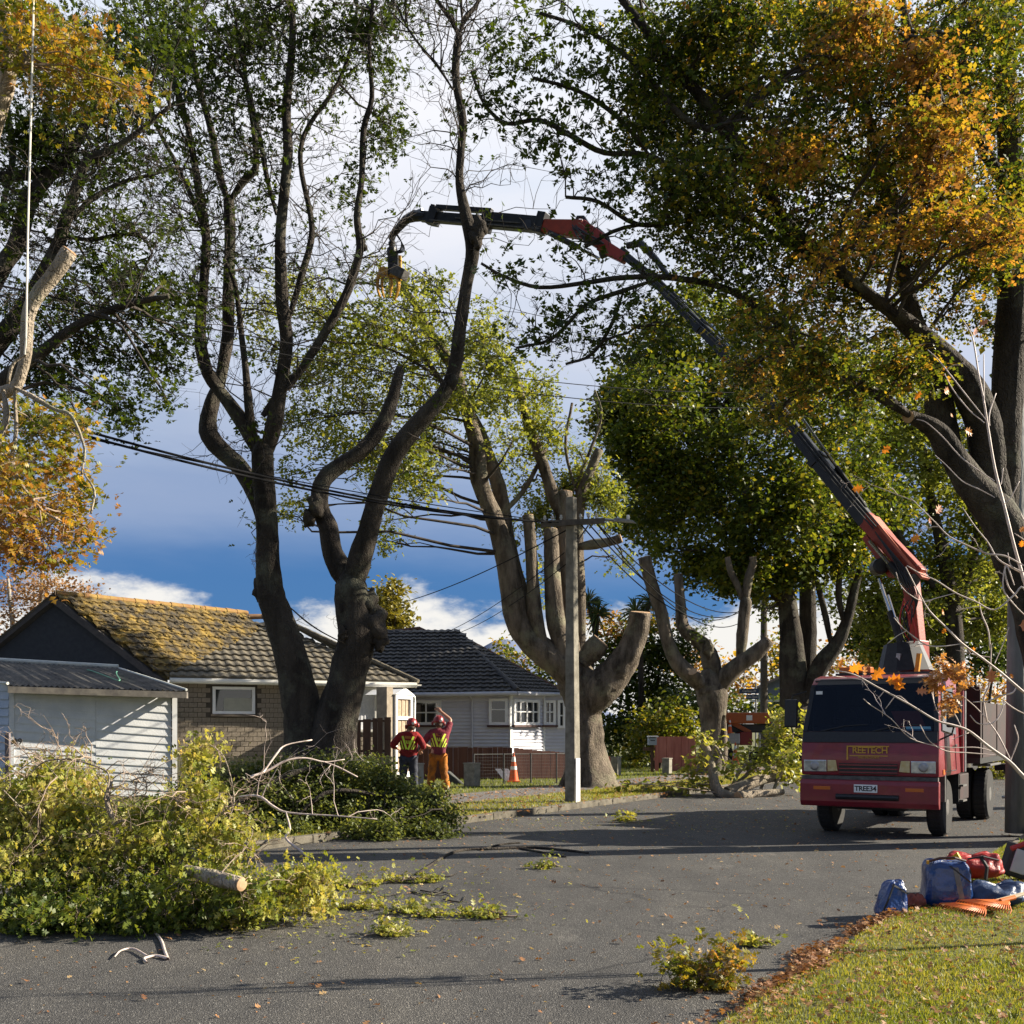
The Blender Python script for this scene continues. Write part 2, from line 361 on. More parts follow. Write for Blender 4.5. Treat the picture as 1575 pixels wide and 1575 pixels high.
class Leaves:
    def __init__(s): s.V = []; s.F = []; s.T = []; s.n = 0
    def add(s, *a, **k):
        V, F, T = leaf_arrays(*a, **k); s.V.append(V); s.F.append(F + s.n); s.T.append(T); s.n += len(V)
    def build(s, name, m, parent, kind='stuff', label=None):
        if not s.V: return None
        V = np.concatenate(s.V) - np.array(WL.get(parent.name, Vector()) if parent else (0, 0, 0))
        return put(name, np_mesh(name, V, [np.concatenate(s.F)], np.concatenate(s.T)), m, parent, False, kind, label)
def catmull(P, sub):
    P = np.asarray(P, float); out = []
    Q = np.vstack([2 * P[0] - P[1], P, 2 * P[-1] - P[-2]])
    for i in range(1, len(Q) - 2):
        for k in range(sub):
            t = k / sub; a, b, c, d = Q[i - 1], Q[i], Q[i + 1], Q[i + 2]
            out.append(.5 * (2 * b + (c - a) * t + (2 * a - 5 * b + 4 * c - d) * t * t + (3 * b - a - 3 * c + d) * t ** 3))
    out.append(P[-1]); return np.array(out)
class Tree:
    def __init__(s, name, label, Y, base, cat='tree', bark=None, twig=None, leaf=None, group=None):
        s.Y = Y; b = at(base[0], base[1], Y) if len(base) == 2 else Vector(base)
        if len(base) == 2: b.z = max(b.z, 0.0) if b.z > -0.5 else 0.0
        b.z = 0.0 if abs(b.z) < 0.6 else b.z
        s.root = thing(name, label, cat, b, 0, group)
        s.bark = bark or M_bark; s.twig = twig or M_twig; s.leafm = leaf or M_leaf
        s.split = False; s.slim = 1.0; s.tr = Acc(); s.tw = Acc(); s.lv = Leaves(); s.skel = []; s.srad = []; s.cuts = []
    def limb(s, pts, dY0=0.0, dY1=0.0, cut=False, sub=4, wob=0.05, sides=12, knobby=0.06, taper=True):
        n = len(pts); P = []
        for i, p in enumerate(pts):
            Y = s.Y + dY0 + (dY1 - dY0) * i / max(1, n - 1)
            P.append(list(at(p[0], p[1], Y)) + [p[2] * Y / FPX * (s.slim if p[1] < 620 else .5 + .5 * s.slim)])
        if s.skel and taper: P[0][3] *= .55
        if not cut and P[-1][3] > .06: P.append(list(np.array(P[-1][:3]) + (np.array(P[-1][:3]) - np.array(P[-2][:3])) / (np.linalg.norm(np.array(P[-1][:3]) - np.array(P[-2][:3])) + 1e-6) * P[-1][3] * 1.2) + [P[-1][3] * .35])
        P = catmull(P, sub); C = P[:, :3].copy(); r = np.maximum(P[:, 3], .003)
        s.skel += list(C); s.srad += list(r)
        V, q = batch_tubes(C[None], r[None], sides)
        V = V.reshape(len(C), sides, 3)
        # bark relief: ridges and burrs
        ph = rng.uniform(0, 6.28, 4); ang = np.arange(sides) * 2 * math.pi / sides; tt = np.arange(len(C))
        rel = 1 + knobby * (np.sin(3 * ang[None] + ph[0] + .35 * tt[:, None]) * .5 + np.sin(5 * ang[None] + ph[1] - .2 * tt[:, None]) * .35 + rng.normal(0, .45, (len(C), sides)))
        V = C[:, None] + (V - C[:, None]) * rel[:, :, None]
        b = s.tr.n; s.tr.V.append(V.reshape(-1, 3)); s.tr.Q.append(q + b); s.tr.n += len(C) * sides
        # close both ends with a centre vertex (as degenerate quads)
        for i, cc in ((0, C[0]), (len(C) - 1, C[-1])):
            e = s.tr.n; s.tr.V.append(cc[None]); s.tr.n += 1
            k = np.arange(0, sides, 2)
            s.tr.Q.append(np.stack([b + i * sides + k, b + i * sides + (k + 1) % sides, b + i * sides + (k + 2) % sides, np.full(len(k), e)], 1))
        if s.split: s.tr.build('stem', s.bark, s.root); s.tr = Acc()
        if cut:
            t = (C[-1] - C[-3]); t /= np.linalg.norm(t); s.cuts.append((C[-1], t, r[-1] * .97))
        return C
    def knob(s, px, py, r, dY=0.0):
        c = np.array(at(px, py, s.Y + dY)); rr = r * s.Y / FPX
        th = np.linspace(0.05, math.pi - .05, 13)
        C = c[None] + np.stack([0 * th, 0 * th, -np.cos(th) * rr * 1.25], 1)
        V, q = batch_tubes(C[None], (np.sin(th) * rr * .85)[None], 14)
        D = (V - c) / rr; ph = rng.uniform(0, 6.28, 3)
        f = 1 + .16 * np.sin(4 * D[:, 0] + 3 * D[:, 2] + ph[0]) + .13 * np.sin(6 * D[:, 2] - 4 * D[:, 0] + ph[1]) + .08 * np.sin(11 * D[:, 0] + 9 * D[:, 1] + ph[2])
        V = c + (V - c) * (f * rng.uniform(.95, 1.05, len(V)))[:, None]
        s.tr.V.append(V); s.tr.Q.append(q + s.tr.n); s.tr.n += len(V)
    def near(s, c, below=0.35):
        K = np.array(s.skel); d = np.linalg.norm(K - c, axis=1) + below * np.maximum(0, K[:, 2] - c[2]) * 2
        i = np.argsort(d)[:6]; return K[rng.choice(i)]
    def crown(s, blobs, size=0.12, per=26, tint=0.2, tsd=0.1, sig=0.16, templ=LEAF4, sub=3, twig_r=0.008, dY=(-1.5, 1.5), cl=18, bare=0.0, flat=0.8, br=0.03, shell=0.4, upb=0.5, droop=0.25):
        """blobs: (px,py,r_px[,clusters[,tint[,dY]]])"""
        Cs = []; Ti = []
        for b in blobs:
            px, py, rp = b[:3]; ncl = b[3] if len(b) > 3 and b[3] else cl
            bt = b[4] if len(b) > 4 and b[4] is not None else tint
            dy = b[5] if len(b) > 5 else rng.uniform(*dY)
            Y = s.Y + dy; c = np.array(at(px, py, Y)); r = rp * Y / FPX
            st = s.near(c)
            A = [st]; B = [c]
            main = curves(A, B, 7, 0.07, 0.05)
            L0 = np.linalg.norm(c - st)
            s.tw.tubes(main, np.linspace(br * min(1.6, .5 + L0 / 3), br * .45, 7)[None], 5)
            dv = rng.normal(0, 1, (sub, 3)); dv /= np.linalg.norm(dv, axis=1, keepdims=True)
            E = c + dv * r * .75 * np.array([1, 1, flat])
            subs = curves(main[0][rng.integers(3, 7, sub)], E, 5, .1, .04)
            s.tw.tubes(subs, np.repeat(np.linspace(br * .55, br * .25, 5)[None], sub, 0), 4)
            pool = np.concatenate([main[0][4:], subs.reshape(-1, 3)])
            dv = rng.normal(0, 1, (ncl, 3)); dv /= np.linalg.norm(dv, axis=1, keepdims=True)
            rad = rng.uniform(shell, 1, (ncl, 1)) ** .5
            E = c + dv * r * rad * np.array([1, 1, flat])
            D = np.linalg.norm(pool[None] - E[:, None], axis=2); st2 = pool[D.argmin(1)]
            tw = curves(st2, E, 4, .12, .03)
            s.tw.tubes(tw, np.repeat(np.linspace(twig_r, twig_r * .4, 4)[None], ncl, 0), 3)
            # side twiglets
            m = ncl * 2; j = rng.integers(0, ncl, m); A2 = tw[j, rng.integers(1, 4, m)]
            ln = np.linalg.norm(tw[j, 3] - tw[j, 0], axis=1)[:, None]
            E2 = A2 + rng.normal(0, 1, (m, 3)) * (.25 * ln + .08)
            t2 = curves(A2, E2, 3, .1, .02)
            s.tw.tubes(t2, np.repeat(np.linspace(twig_r * .6, twig_r * .3, 3)[None], m, 0), 3)
            tips = np.concatenate([E, E2]); keep = rng.random(len(tips)) >= bare; tips = tips[keep]
            if len(tips):
                k = max(1, per // 3)
                # each tip carries its own tuft
                CC = np.repeat(tips, k, 0); CC = CC + rng.normal(0, 1, CC.shape) * sig * np.array([1, 1, .75])
                tt = np.repeat(bt + rng.normal(0, tsd, len(tips)), k) + rng.normal(0, tsd * .5, len(CC))
                Cs.append(CC); Ti.append(tt)
        if Cs: s.lv.add(np.concatenate(Cs), size, np.concatenate(Ti), templ, upb=upb, droop=droop)
    def twiggy(s, n, rmax=.10, ln=(.7, 2.0), r=.013, zmin=4.0, leaf=0.0, tint=.05, size=.12, fork=7):
        """side branches all along the thinner limbs, each forking into fine bare twigs"""
        K = np.array(s.skel); Rr = np.array(s.srad); ok = np.where((Rr < rmax) & (K[:, 2] > zmin))[0]
        if not len(ok): return
        i = rng.choice(ok, n); A = K[i]; D = rng.normal(0, 1, (n, 3)); D[:, 2] = D[:, 2] * .6 + .45; D /= np.linalg.norm(D, axis=1, keepdims=True)
        L0 = rng.uniform(*ln, (n, 1)); B = A + D * L0; m = curves(A, B, 7, .10, .06)
        s.tw.tubes(m, np.repeat(np.linspace(r, r * .3, 7)[None], n, 0), 4)
        q = n * fork; j = rng.integers(0, n, q); A2 = m[j, rng.integers(1, 7, q)]; E2 = A2 + (D[j] * .6 + rng.normal(0, .6, (q, 3))) * L0[j] * rng.uniform(.15, .5, (q, 1))
        t2 = curves(A2, E2, 5, .14, .05); s.tw.tubes(t2, np.repeat(np.linspace(r * .5, r * .2, 5)[None], q, 0), 3)
        q3 = q * 2; j3 = rng.integers(0, q, q3); A3 = t2[j3, rng.integers(1, 5, q3)]; E3 = A3 + rng.normal(0, 1, (q3, 3)) * L0[j[j3]] * .09
        s.tw.tubes(curves(A3, E3, 3, .1, .02), np.repeat(np.linspace(r * .28, r * .14, 3)[None], q3, 0), 3)
        if leaf:
            tips = np.concatenate([E2, E3]); tips = tips[rng.random(len(tips)) < leaf]; CC = np.repeat(tips, 5, 0) + rng.normal(0, .12, (len(tips) * 5, 3)); s.lv.add(CC, size, tint + rng.normal(0, .06, len(CC)), LEAFO)
    def bare(s, targets, r=0.02, n=5, K=6, dY=(-1, 1), leaf=0, spread=.35, tint=.12, size=.12, sig=.14):
        """bare branch from nearest limb to each target pixel, forking into n twigs"""
        for (px, py) in targets:
            c = np.array(at(px, py, s.Y + rng.uniform(*dY))); st = s.near(c, .1)
            L0 = np.linalg.norm(c - st)
            m = curves([st], [c], K, .06, .06); s.tw.tubes(m, np.linspace(r, r * .25, K)[None], 5)
            A = m[0][rng.integers(1, K, n)]; dr = (c - st) / (L0 + 1e-6)
            E = A + (dr + rng.normal(0, .75, (n, 3))) * L0 * spread * rng.uniform(.5, 1.1, (n, 1))
            t = curves(A, E, 5, .1, .04); s.tw.tubes(t, np.repeat(np.linspace(r * .45, r * .15, 5)[None], n, 0), 4)
            q = n * 4; j = rng.integers(0, n, q); A2 = t[j, rng.integers(1, 5, q)]
            E2 = A2 + rng.normal(0, 1, (q, 3)) * L0 * spread * .22
            t2 = curves(A2, E2, 4, .12, .03); s.tw.tubes(t2, np.repeat(np.linspace(r * .22, r * .1, 4)[None], q, 0), 3)
            if leaf:
                tips = np.concatenate([E, E2]); tips = tips[rng.random(len(tips)) < leaf]
                if len(tips):
                    CC = np.repeat(tips, 7, 0) + rng.normal(0, sig, (len(tips) * 7, 3))
                    s.lv.add(CC, size, tint + rng.normal(0, .06, len(CC)), LEAFO)
    def done(s, leafname='foliage', trunkname='trunk'):
        s.tr.build(trunkname, s.bark, s.root)
        if s.tw.V: s.tw.build('twigs', s.twig, s.root, 'stuff')
        s.lv.build(leafname, s.leafm, s.root)
        for c, t, r in s.cuts:
            mb = MB(); t = Vector(t); c = Vector(c) + t * .004; u = t.orthogonal().normalized(); w = t.cross(u)
            k = 12; prof = [(1.0, 0), (.96, .012), (.5, .018)]
            V = [c + (u * math.cos(2 * math.pi * i / k) + w * math.sin(2 * math.pi * i / k)) * r * a + t * h for a, h in prof for i in range(k)]
            F = [(j * k + i, j * k + (i + 1) % k, (j + 1) * k + (i + 1) % k, (j + 1) * k + i) for j in range(2) for i in range(k)] + [tuple(2 * k + i for i in range(k)), tuple(range(k))[::-1]]
            mb.add(V, F).build('sawn_end', M_cut, s.root)
        return s.root

# ------------------------------------------------------------------ the setting
def sheet(name, pts, z, m, kind='structure'):
    mb = MB(); mb.add([(p[0], p[1], z) for p in pts], [tuple(range(len(pts)))])
    return mb.build(name, m, kind=kind)
def strip(name, n0, n1, s0, s1, z, m, cell=1.5, wav=0.0):
    ni = max(1, int(abs(n1 - n0) / cell)); si = max(1, int((s1 - s0) / cell)); V = []; F = []
    for i in range(si + 1):
        for j in range(ni + 1):
            n = n0 + (n1 - n0) * j / ni; e = wav if 0 < j < ni else 0
            V.append(ns(n, s0 + (s1 - s0) * i / si, z + random.uniform(-e, e)))
    for i in range(si):
        for j in range(ni):
            a = i * (ni + 1) + j; F.append((a, a + 1, a + ni + 2, a + ni + 1))
    mb = MB(); mb.add(V, F); return mb.build(name, m, kind='structure', smooth=True)
NR, NL = -2.12, -10.75        # right and left kerb lines
sheet('ground', [(-3000, -200), (3000, -200), (3000, 6000), (-3000, 6000)], -0.06, M_lawn)
strip('road', NL, NR, -25, 160, 0.0, M_asph, 4)
strip('verge', NR + .09, 30, -20, 130, 0.10, M_lawn, 1.2, .012)
strip('verge', -12.9, NL - .14, -25, 130, 0.10, M_dirt, 1.0, .01)
strip('footpath', -14.7, -12.9, -25, 130, 0.104, M_path, 2)
strip('lawn', -60, -14.7, -25, 130, 0.10, M_lawn, 3, .0)
# kerbs: cast lengths laid end to end
M_kerb_d = mat('kerb_earthy', (0.09, 0.075, 0.05), (0.20, 0.175, 0.13), 0.95, 4, 0.5, 40)
def kerb(name, n0, n1, s0, s1, lab, m=M_kerb, h=.118):
    t = MB(); t.prism([ns(n0, s0, -.05), ns(n1, s0, -.05), ns(n1, s0, h), ns(n0, s0, h)], KD * (s1 - s0 - .012))
    o = t.build(name, m, bevel=.018); return o
for k in range(-6, 40):
    o = kerb('kerb', NL - .14, NL, 2.4 * k, 2.4 * k + 2.4, ''); o['kind'] = 'structure'
    o = kerb('kerb', NR, NR + .09, 2.4 * k, 2.4 * k + 2.4, '', M_kerb_d, .098); o['kind'] = 'structure'
# driveway of grey asphalt round the concrete pole
dw = [ns(NL - .15, 17.2), ns(NL - .15, 21.6), ns(-12.88, 22.6), ns(-12.88, 17.6)]
sheet('driveway', dw, .108, M_path)
# distant hill, the blue of haze put into its colour
hb = MB(); hp = [(-60 + 10 * i, 0, max(0, 30 * math.exp(-((i - 12) / 5) ** 2) + 3 * math.sin(i * 1.7))) for i in range(25)]
Yh = 2600
V = []; F = []
for r in range(5):
    for i in range(41):
        x = (i - 20) / 20
        z = (math.exp(-(x / .45) ** 2) * 245 + 40 * math.exp(-((x - .55) / .25) ** 2) + 8 * math.sin(9 * x)) * math.sin(math.pi * (r / 4)) if 0 < r < 4 else -5
        V.append((at(765, 1100, Yh).x + x * 420, Yh + r * 220, z))
for r in range(4):
    for i in range(40): a = r * 41 + i; F.append((a, a + 1, a + 42, a + 41))
hb = MB().add(V, F); hb.build('hill', mat('far_hill_haze', (.085, .11, .19), (.11, .14, .22), .95, .02), kind='structure', smooth=True)

# grass blades on the near right verge, leaf litter along the gutter
def scatter_ns(n0, n1, s0, s1, cnt):
    n = rng.uniform(n0, n1, cnt); s = rng.uniform(s0, s1, cnt)
    return np.stack([KN.x * n + KD.x * s, KN.y * n + KD.y * s], 1), n, s
def in_view(P, z=0.1, m=25):
    px = CXP + FPX * P[:, 0] / P[:, 1]; py = HOR + FPX * (CAMH - z) / P[:, 1]
    return (P[:, 1] > 1) & (px > -m) & (px < 1575 + m) & (py < 1575 + m * 2)
def blades(name, P, h, tint, z, m=M_grass, w=.16, lean=.45):
    n = len(P); d = rng.normal(0, lean, (n, 3)); d[:, 2] = 1; d /= np.linalg.norm(d, axis=1, keepdims=True)
    s = rng.normal(0, 1, (n, 3)); s[:, 2] = 0; s /= np.linalg.norm(s, axis=1, keepdims=True)
    hh = h * rng.uniform(.5, 1.3, n)
    B = np.stack([P[:, 0], P[:, 1], np.full(n, z)], 1); s = s * (hh * w)[:, None]
    V = np.stack([B - s, B + s, B + d * hh[:, None]], 1).reshape(-1, 3)
    F = np.arange(3 * n).reshape(-1, 3)
    return put(name, np_mesh(name, V, [F], np.repeat(np.clip(tint, 0, 1), 3)), m, None, False, 'stuff')
P, n_, s_ = scatter_ns(NR - .01, 6, 3, 16, 520000); k = in_view(P); P = P[k]; n_ = n_[k]; s_ = s_[k]
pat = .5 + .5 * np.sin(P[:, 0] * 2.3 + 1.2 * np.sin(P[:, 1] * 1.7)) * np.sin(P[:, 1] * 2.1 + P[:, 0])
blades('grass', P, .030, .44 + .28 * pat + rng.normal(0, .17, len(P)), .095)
P, n_, s_ = scatter_ns(-12.85, NL - .1, 10, 60, 60000); k = in_view(P); P = P[k]
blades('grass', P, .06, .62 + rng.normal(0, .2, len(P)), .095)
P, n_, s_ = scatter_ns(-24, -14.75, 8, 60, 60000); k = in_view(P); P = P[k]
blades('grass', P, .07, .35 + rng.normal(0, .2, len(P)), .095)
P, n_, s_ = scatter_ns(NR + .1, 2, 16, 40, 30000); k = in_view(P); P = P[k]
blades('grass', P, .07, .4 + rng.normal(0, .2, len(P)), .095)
def litter(name, P, z, size, tint, zs=.02, templ=LEAFO):
    lv = Leaves(); C = np.column_stack([P, np.zeros(len(P)) + z + np.abs(rng.normal(0, zs, len(P)))])
    lv.add(C, size, tint, templ, upb=1.6, droop=0.0); return lv.build(name, M_leaf_litter, None)
P, n_, s_ = scatter_ns(NR - .5, NR + .14, 3, 9.6, 18000)
wv = .07 * np.sin(s_ * 2.1) + .05 * np.sin(s_ * 5.3 + 1); w = np.abs(n_ - (NR - .11 + wv)); k = in_view(P) & (rng.random(len(P)) < np.exp(-(w / .11) ** 2) * (.45 + .45 * np.sin(s_ * 3.7 + np.sin(s_ * 1.3) * 2))); P = P[k]; n_ = n_[k]
litter('fallen_leaves', P, np.clip((n_ - NR + .2) * .5, .012, .10), .042, .42 + rng.normal(0, .28, len(P)), .03)
P, n_, s_ = scatter_ns(NR, 5, 3, 14, 40000)
pat = np.sin(P[:, 0] * 1.9 + 2 * np.sin(P[:, 1] * .9)) * np.sin(P[:, 1] * 2.4 - P[:, 0] * .8)
k = in_view(P) & (rng.random(len(P)) < .22 + .8 * np.clip(pat, 0, 1) * np.exp(-(n_ - NR) / 1.6)); P = P[k]
litter('fallen_leaves', P, .115, .042, .5 + rng.normal(0, .25, len(P)), .015)
P, n_, s_ = scatter_ns(NL, NR - .2, 3, 40, 1500); k = in_view(P); P = P[k]
litter('fallen_leaves', P, .006, .05, .6 + rng.normal(0, .25, len(P)), .006)
P, n_, s_ = scatter_ns(NL, NR - .2, 3, 40, 5200); k = in_view(P); P = P[k]
litter('wood_crumbs', P, .004, .022, .75 + rng.normal(0, .25, len(P)), .002, LEAF4)
C = np.concatenate([np.array([gp(rng.normal(520, 150), rng.normal(1385, 38))[:2] for _ in range(900)]), np.array([gp(rng.uniform(640, 1230), rng.normal(1262, 14))[:2] for _ in range(420)])])
lv = Leaves(); lv.add(np.column_stack([C, np.full(len(C), .010) + np.abs(rng.normal(0, .006, len(C)))]), .045, .5 + rng.normal(0, .25, len(C)), LEAFN, upb=1.6, droop=0.0); lv.build('crushed_leaves', M_leaf_fresh, None)
P, n_, s_ = scatter_ns(-14.5, NL + .3, 12, 50, 4200); k = in_view(P); P = P[k]
litter('fallen_leaves', P, .112, .07, .6 + rng.normal(0, .2, len(P)), .01)
# ------------------------------------------------------------------ buildings
class Frame:
    """wall frame: u metres along, z up, o metres outward (towards the viewer's side)"""
    def __init__(s, a, b):
        s.a = Vector((a[0], a[1], 0)); d = Vector((b[0] - a[0], b[1] - a[1], 0)); s.len = d.length; s.d = d.normalized()
        s.n = Vector((s.d.y, -s.d.x, 0))
    def p(s, u, z, o=0.0): return s.a + s.d * u + s.n * o + Vector((0, 0, z))
    def box(s, mb, u0, u1, z0, z1, o0, o1):
        return mb.hexa([s.p(u0, z0, o1), s.p(u1, z0, o1), s.p(u1, z0, o0), s.p(u0, z0, o0)], [s.p(u0, z1, o1), s.p(u1, z1, o1), s.p(u1, z1, o0), s.p(u0, z1, o0)])
    def u_at(s, px):           # where the sight line of a pixel column meets the wall
        k = (px - CXP) / FPX
        return (k * s.a.y - s.a.x) / (s.d.x - k * s.d.y)
    def z_at(s, u, py): return CAMH - (py - HOR) * s.p(u, 0).y / FPX
def board(fr, u0, u1, z0, z1, dz=0.0, lap=0.028, parent=None, m=None, name='weatherboard', base=0.0):
    mb = MB()
    cv = .22 if lap > .035 else .10
    prof = [(0.0, z0), (lap, z0), (lap * .95, z0 + .02), (0.004, z1 - (z1 - z0) * cv), (0.0, z1 + .006)]
    L_ = [fr.p(u0, z, base + o) for o, z in prof]; Rr = [fr.p(u1, z + dz, base + o) for o, z in prof]
    mb.add(L_ + Rr, [(0, 1, 2, 3, 4), (9, 8, 7, 6, 5)] + [(i, (i + 1) % 5, 5 + (i + 1) % 5, 5 + i) for i in range(5)])
    return mb.build(name, m, parent)
def window(fr, u0, u1, z0, z1, parent, m_frame, vs_=(), hs=(), o=0.03, fw=.06, glass=None, sill=None, curtain=None, name='window', go=0.0):
    fm = MB()
    fr.box(fm, u0, u0 + fw, z0, z1, 0, o + .04); fr.box(fm, u1 - fw, u1, z0, z1, 0, o + .04)
    fr.box(fm, u0 + fw, u1 - fw, z0, z0 + fw, 0, o + .038); fr.box(fm, u0 + fw, u1 - fw, z1 - fw, z1, 0, o + .038)
    for v in vs_: fr.box(fm, u0 + (u1 - u0) * v - .025, u0 + (u1 - u0) * v + .025, z0 + fw, z1 - fw, 0, o + .034)
    for h in hs:
        zc = z0 + (z1 - z0) * h; fr.box(fm, u0 + fw, u1 - fw, zc - .02, zc + .02, 0, o + .031)
    f = fm.build(name, m_frame, parent)
    us = [0] + list(vs_) + [1]; zs_ = [0] + list(hs) + [1]
    for i in range(len(us) - 1):
        for j in range(len(zs_) - 1):
            g = MB(); e = .008
            fr.box(g, u0 + (u1 - u0) * us[i] + .03, u0 + (u1 - u0) * us[i + 1] - .03, z0 + (z1 - z0) * zs_[j] + .025, z0 + (z1 - z0) * zs_[j + 1] - .025, .004 + go, .018 + go)
            g.build('pane', glass or M_glass, f)
    if curtain:
        g = MB(); n = 26; V = []
        for i in range(n + 1):
            u = u0 + fw + (u1 - u0 - 2 * fw) * i / n
            V += [fr.p(u, z0 + fw, .022 + .008 * (i % 2)), fr.p(u, z1 - fw, .022 + .008 * (i % 2))]
        g.add(V, [(2 * i, 2 * i + 2, 2 * i + 3, 2 * i + 1) for i in range(n)]).build('curtain', curtain, f)
    if sill:
        g = MB(); fr.box(g, u0 - .06, u1 + .06, z0 - .07, z0 - .004, 0, o + .09); g.build('sill', sill, f)
    return f
TILE_ME = {}
def tile_mesh(w, l, key):
    if key in TILE_ME: return TILE_ME[key]
    n = 6; V = []
    for (v, h) in ((0.0, .010), (0.0, .070), (l * 1.06, .016)):
        for i in range(n + 1):
            t = i / n; V.append((w * t, v, h + .017 * math.sin(t * 2 * math.pi) * (1 if h > .013 else .6)))
    F = [(r * (n + 1) + i, r * (n + 1) + i + 1, (r + 1) * (n + 1) + i + 1, (r + 1) * (n + 1) + i) for r in range(2) for i in range(n)]
    me = bpy.data.meshes.new(key); me.from_pydata(V, [], F); me.update(); TILE_ME[key] = me; return me
def tiled(P0, P1, T0, T1, rows, tw, m, parent, key, individual=True, uclip=None, edge=True, deck=None):
    u = (P1 - P0); gl = u.length; u.normalize(); nrm = u.cross(T0 - P0).normalized()
    if nrm.z < 0: nrm = -nrm
    v = nrm.cross(u).normalized()
    H = (T0 - P0).dot(v); l = H / rows; me = tile_mesh(tw, l, key)
    if not me.materials: me.materials.append(m)
    uL = (T0 - P0).dot(u); H1 = (T1 - P0).dot(v); uR1 = (T1 - P0).dot(u)
    off = WL.get(parent.name, Vector())
    T1f = P0 + u * uR1 + v * H
    bm = MB(); bm.add([P0 - nrm * .03, P1 - nrm * .03, T1f - nrm * .03, T0 - nrm * .03], [(0, 1, 2, 3)]); bm.build('roof_deck', deck or m, parent)
    base = Matrix((u, v, nrm)).transposed().to_4x4()
    acc = MB(); cnt = 0
    tv = [tuple(q.co) for q in me.vertices]; tf = [tuple(q.vertices) for q in me.polygons]
    for j in range(rows):
        vj = j * l; f = (j + .5) / rows
        a = uL * f; b = gl + (uR1 - gl) * f
        k0 = math.floor(a / tw); k1 = math.ceil(b / tw)
        for k in range(k0, k1):
            uc = (k + .5) * tw
            if uc < a or uc > b: continue
            pos = P0 + u * (k * tw + random.uniform(-.008, .008)) + v * (vj + random.uniform(-.01, .01)) + nrm * random.uniform(0, .01)
            ind = individual and cnt < 300
            if ind and uclip:
                w = pos; ppx = CXP + FPX * w.x / w.y; ind = uclip[0] < ppx < uclip[1]
            if ind:
                o = bpy.data.objects.new('roof_tile', me); link(o); o.parent = parent
                mt = base.copy(); mt = mt @ Matrix.Rotation(random.uniform(-.012, .012), 4, 'Z'); mt.translation = pos - off; o.matrix_local = mt; cnt += 1
            else:
                acc.add([pos + u * p[0] + v * p[1] + nrm * p[2] for p in tv], tf)
    if acc.v: acc.build('roof_tiles', m, parent, kind='stuff')
    return u, v, nrm
def caps(pts, parent, m, r=.10, seg=.38):
    mb = MB()
    for a, b in zip(pts[:-1], pts[1:]):
        a = Vector(a); b = Vector(b); n = max(1, int((b - a).length / seg))
        for i in range(n):
            p = a.lerp(b, i / n); q = a.lerp(b, (i + 1.08) / n)
            mb.tube([p, q], [r * random.uniform(.95, 1.12), r * .9], 8)
    return mb.build('ridge_cap', m, parent)

# --- white garage -------------------------------------------------
M_gboard = mat('garage_paint', (0.54, 0.56, 0.58), (0.66, 0.67, 0.67), 0.6, 2.2, 0.15, 30)
M_groof = mat('garage_roof', (0.050, 0.046, 0.043), (0.12, 0.11, 0.095), 0.85, 3, 0.3, 40)
gL = at(17, 1058, 24.0); gR = at(268, 1070, 25.4)
gar = thing('garage', 'white weatherboard garage with low grey roof at the left edge', 'garage', (gL.x, gL.y, 0))
gf = Frame(gL, gR); zL = gL.z; dzR = gR.z - gL.z
for i in range(14):
    z1 = zL - .05 - i * .178
    if i == 0:
        mb = MB(); board(gf, 0.06, gf.len - .05, zL - .05, zL + .02, dzR, .012, gar, M_gboard, 'frieze_board')
    half = gf.len * .505
    board(gf, 0.06, half - .004, max(.06, z1 - .178), z1, dzR, .024, gar, M_gboard)
    board(gf, half + .004, gf.len - .05, max(.06, z1 - .178), z1, dzR, .024, gar, M_gboard)
bk = MB(); bk.hexa([gf.p(0, 0, -.01), gf.p(gf.len, 0, -.01), gf.p(gf.len, 0, -3), gf.p(0, 0, -3)], [gf.p(0, zL, -.01), gf.p(gf.len, gR.z, -.01), gf.p(gf.len, gR.z, -3), gf.p(0, zL, -3)]); bk.build('wall', M_gboard, gar)
t = MB(); gf.box(t, gf.len - .05, gf.len + .06, 0.0, gR.z + .0, -.05, .045); t.build('corner_trim', M_white, gar)
t = MB(); gf.box(t, gf.len - .065, gf.len - .05, 0.0, gR.z - .02, 0, .02); t.build('gap_strip', M_black, gar)
t = MB(); gf.box(t, -.04, .06, 0.0, zL + .0, -.05, .045); t.build('corner_trim', M_gboard, gar)
sf = Frame(gL + Vector((-2.6, .9, 0)), gL)
M_gside = mat('garage_side_shade', (0.36, 0.42, 0.52), (0.44, 0.49, 0.57), 0.6, 2)  # side boards: blue skylight shade put into the wall colour
for i in range(13):
    z1 = zL + .12 - i * .185
    board(sf, 0, sf.len - .05, max(.02, z1 - .185), z1, 0, .03, gar, M_gside)
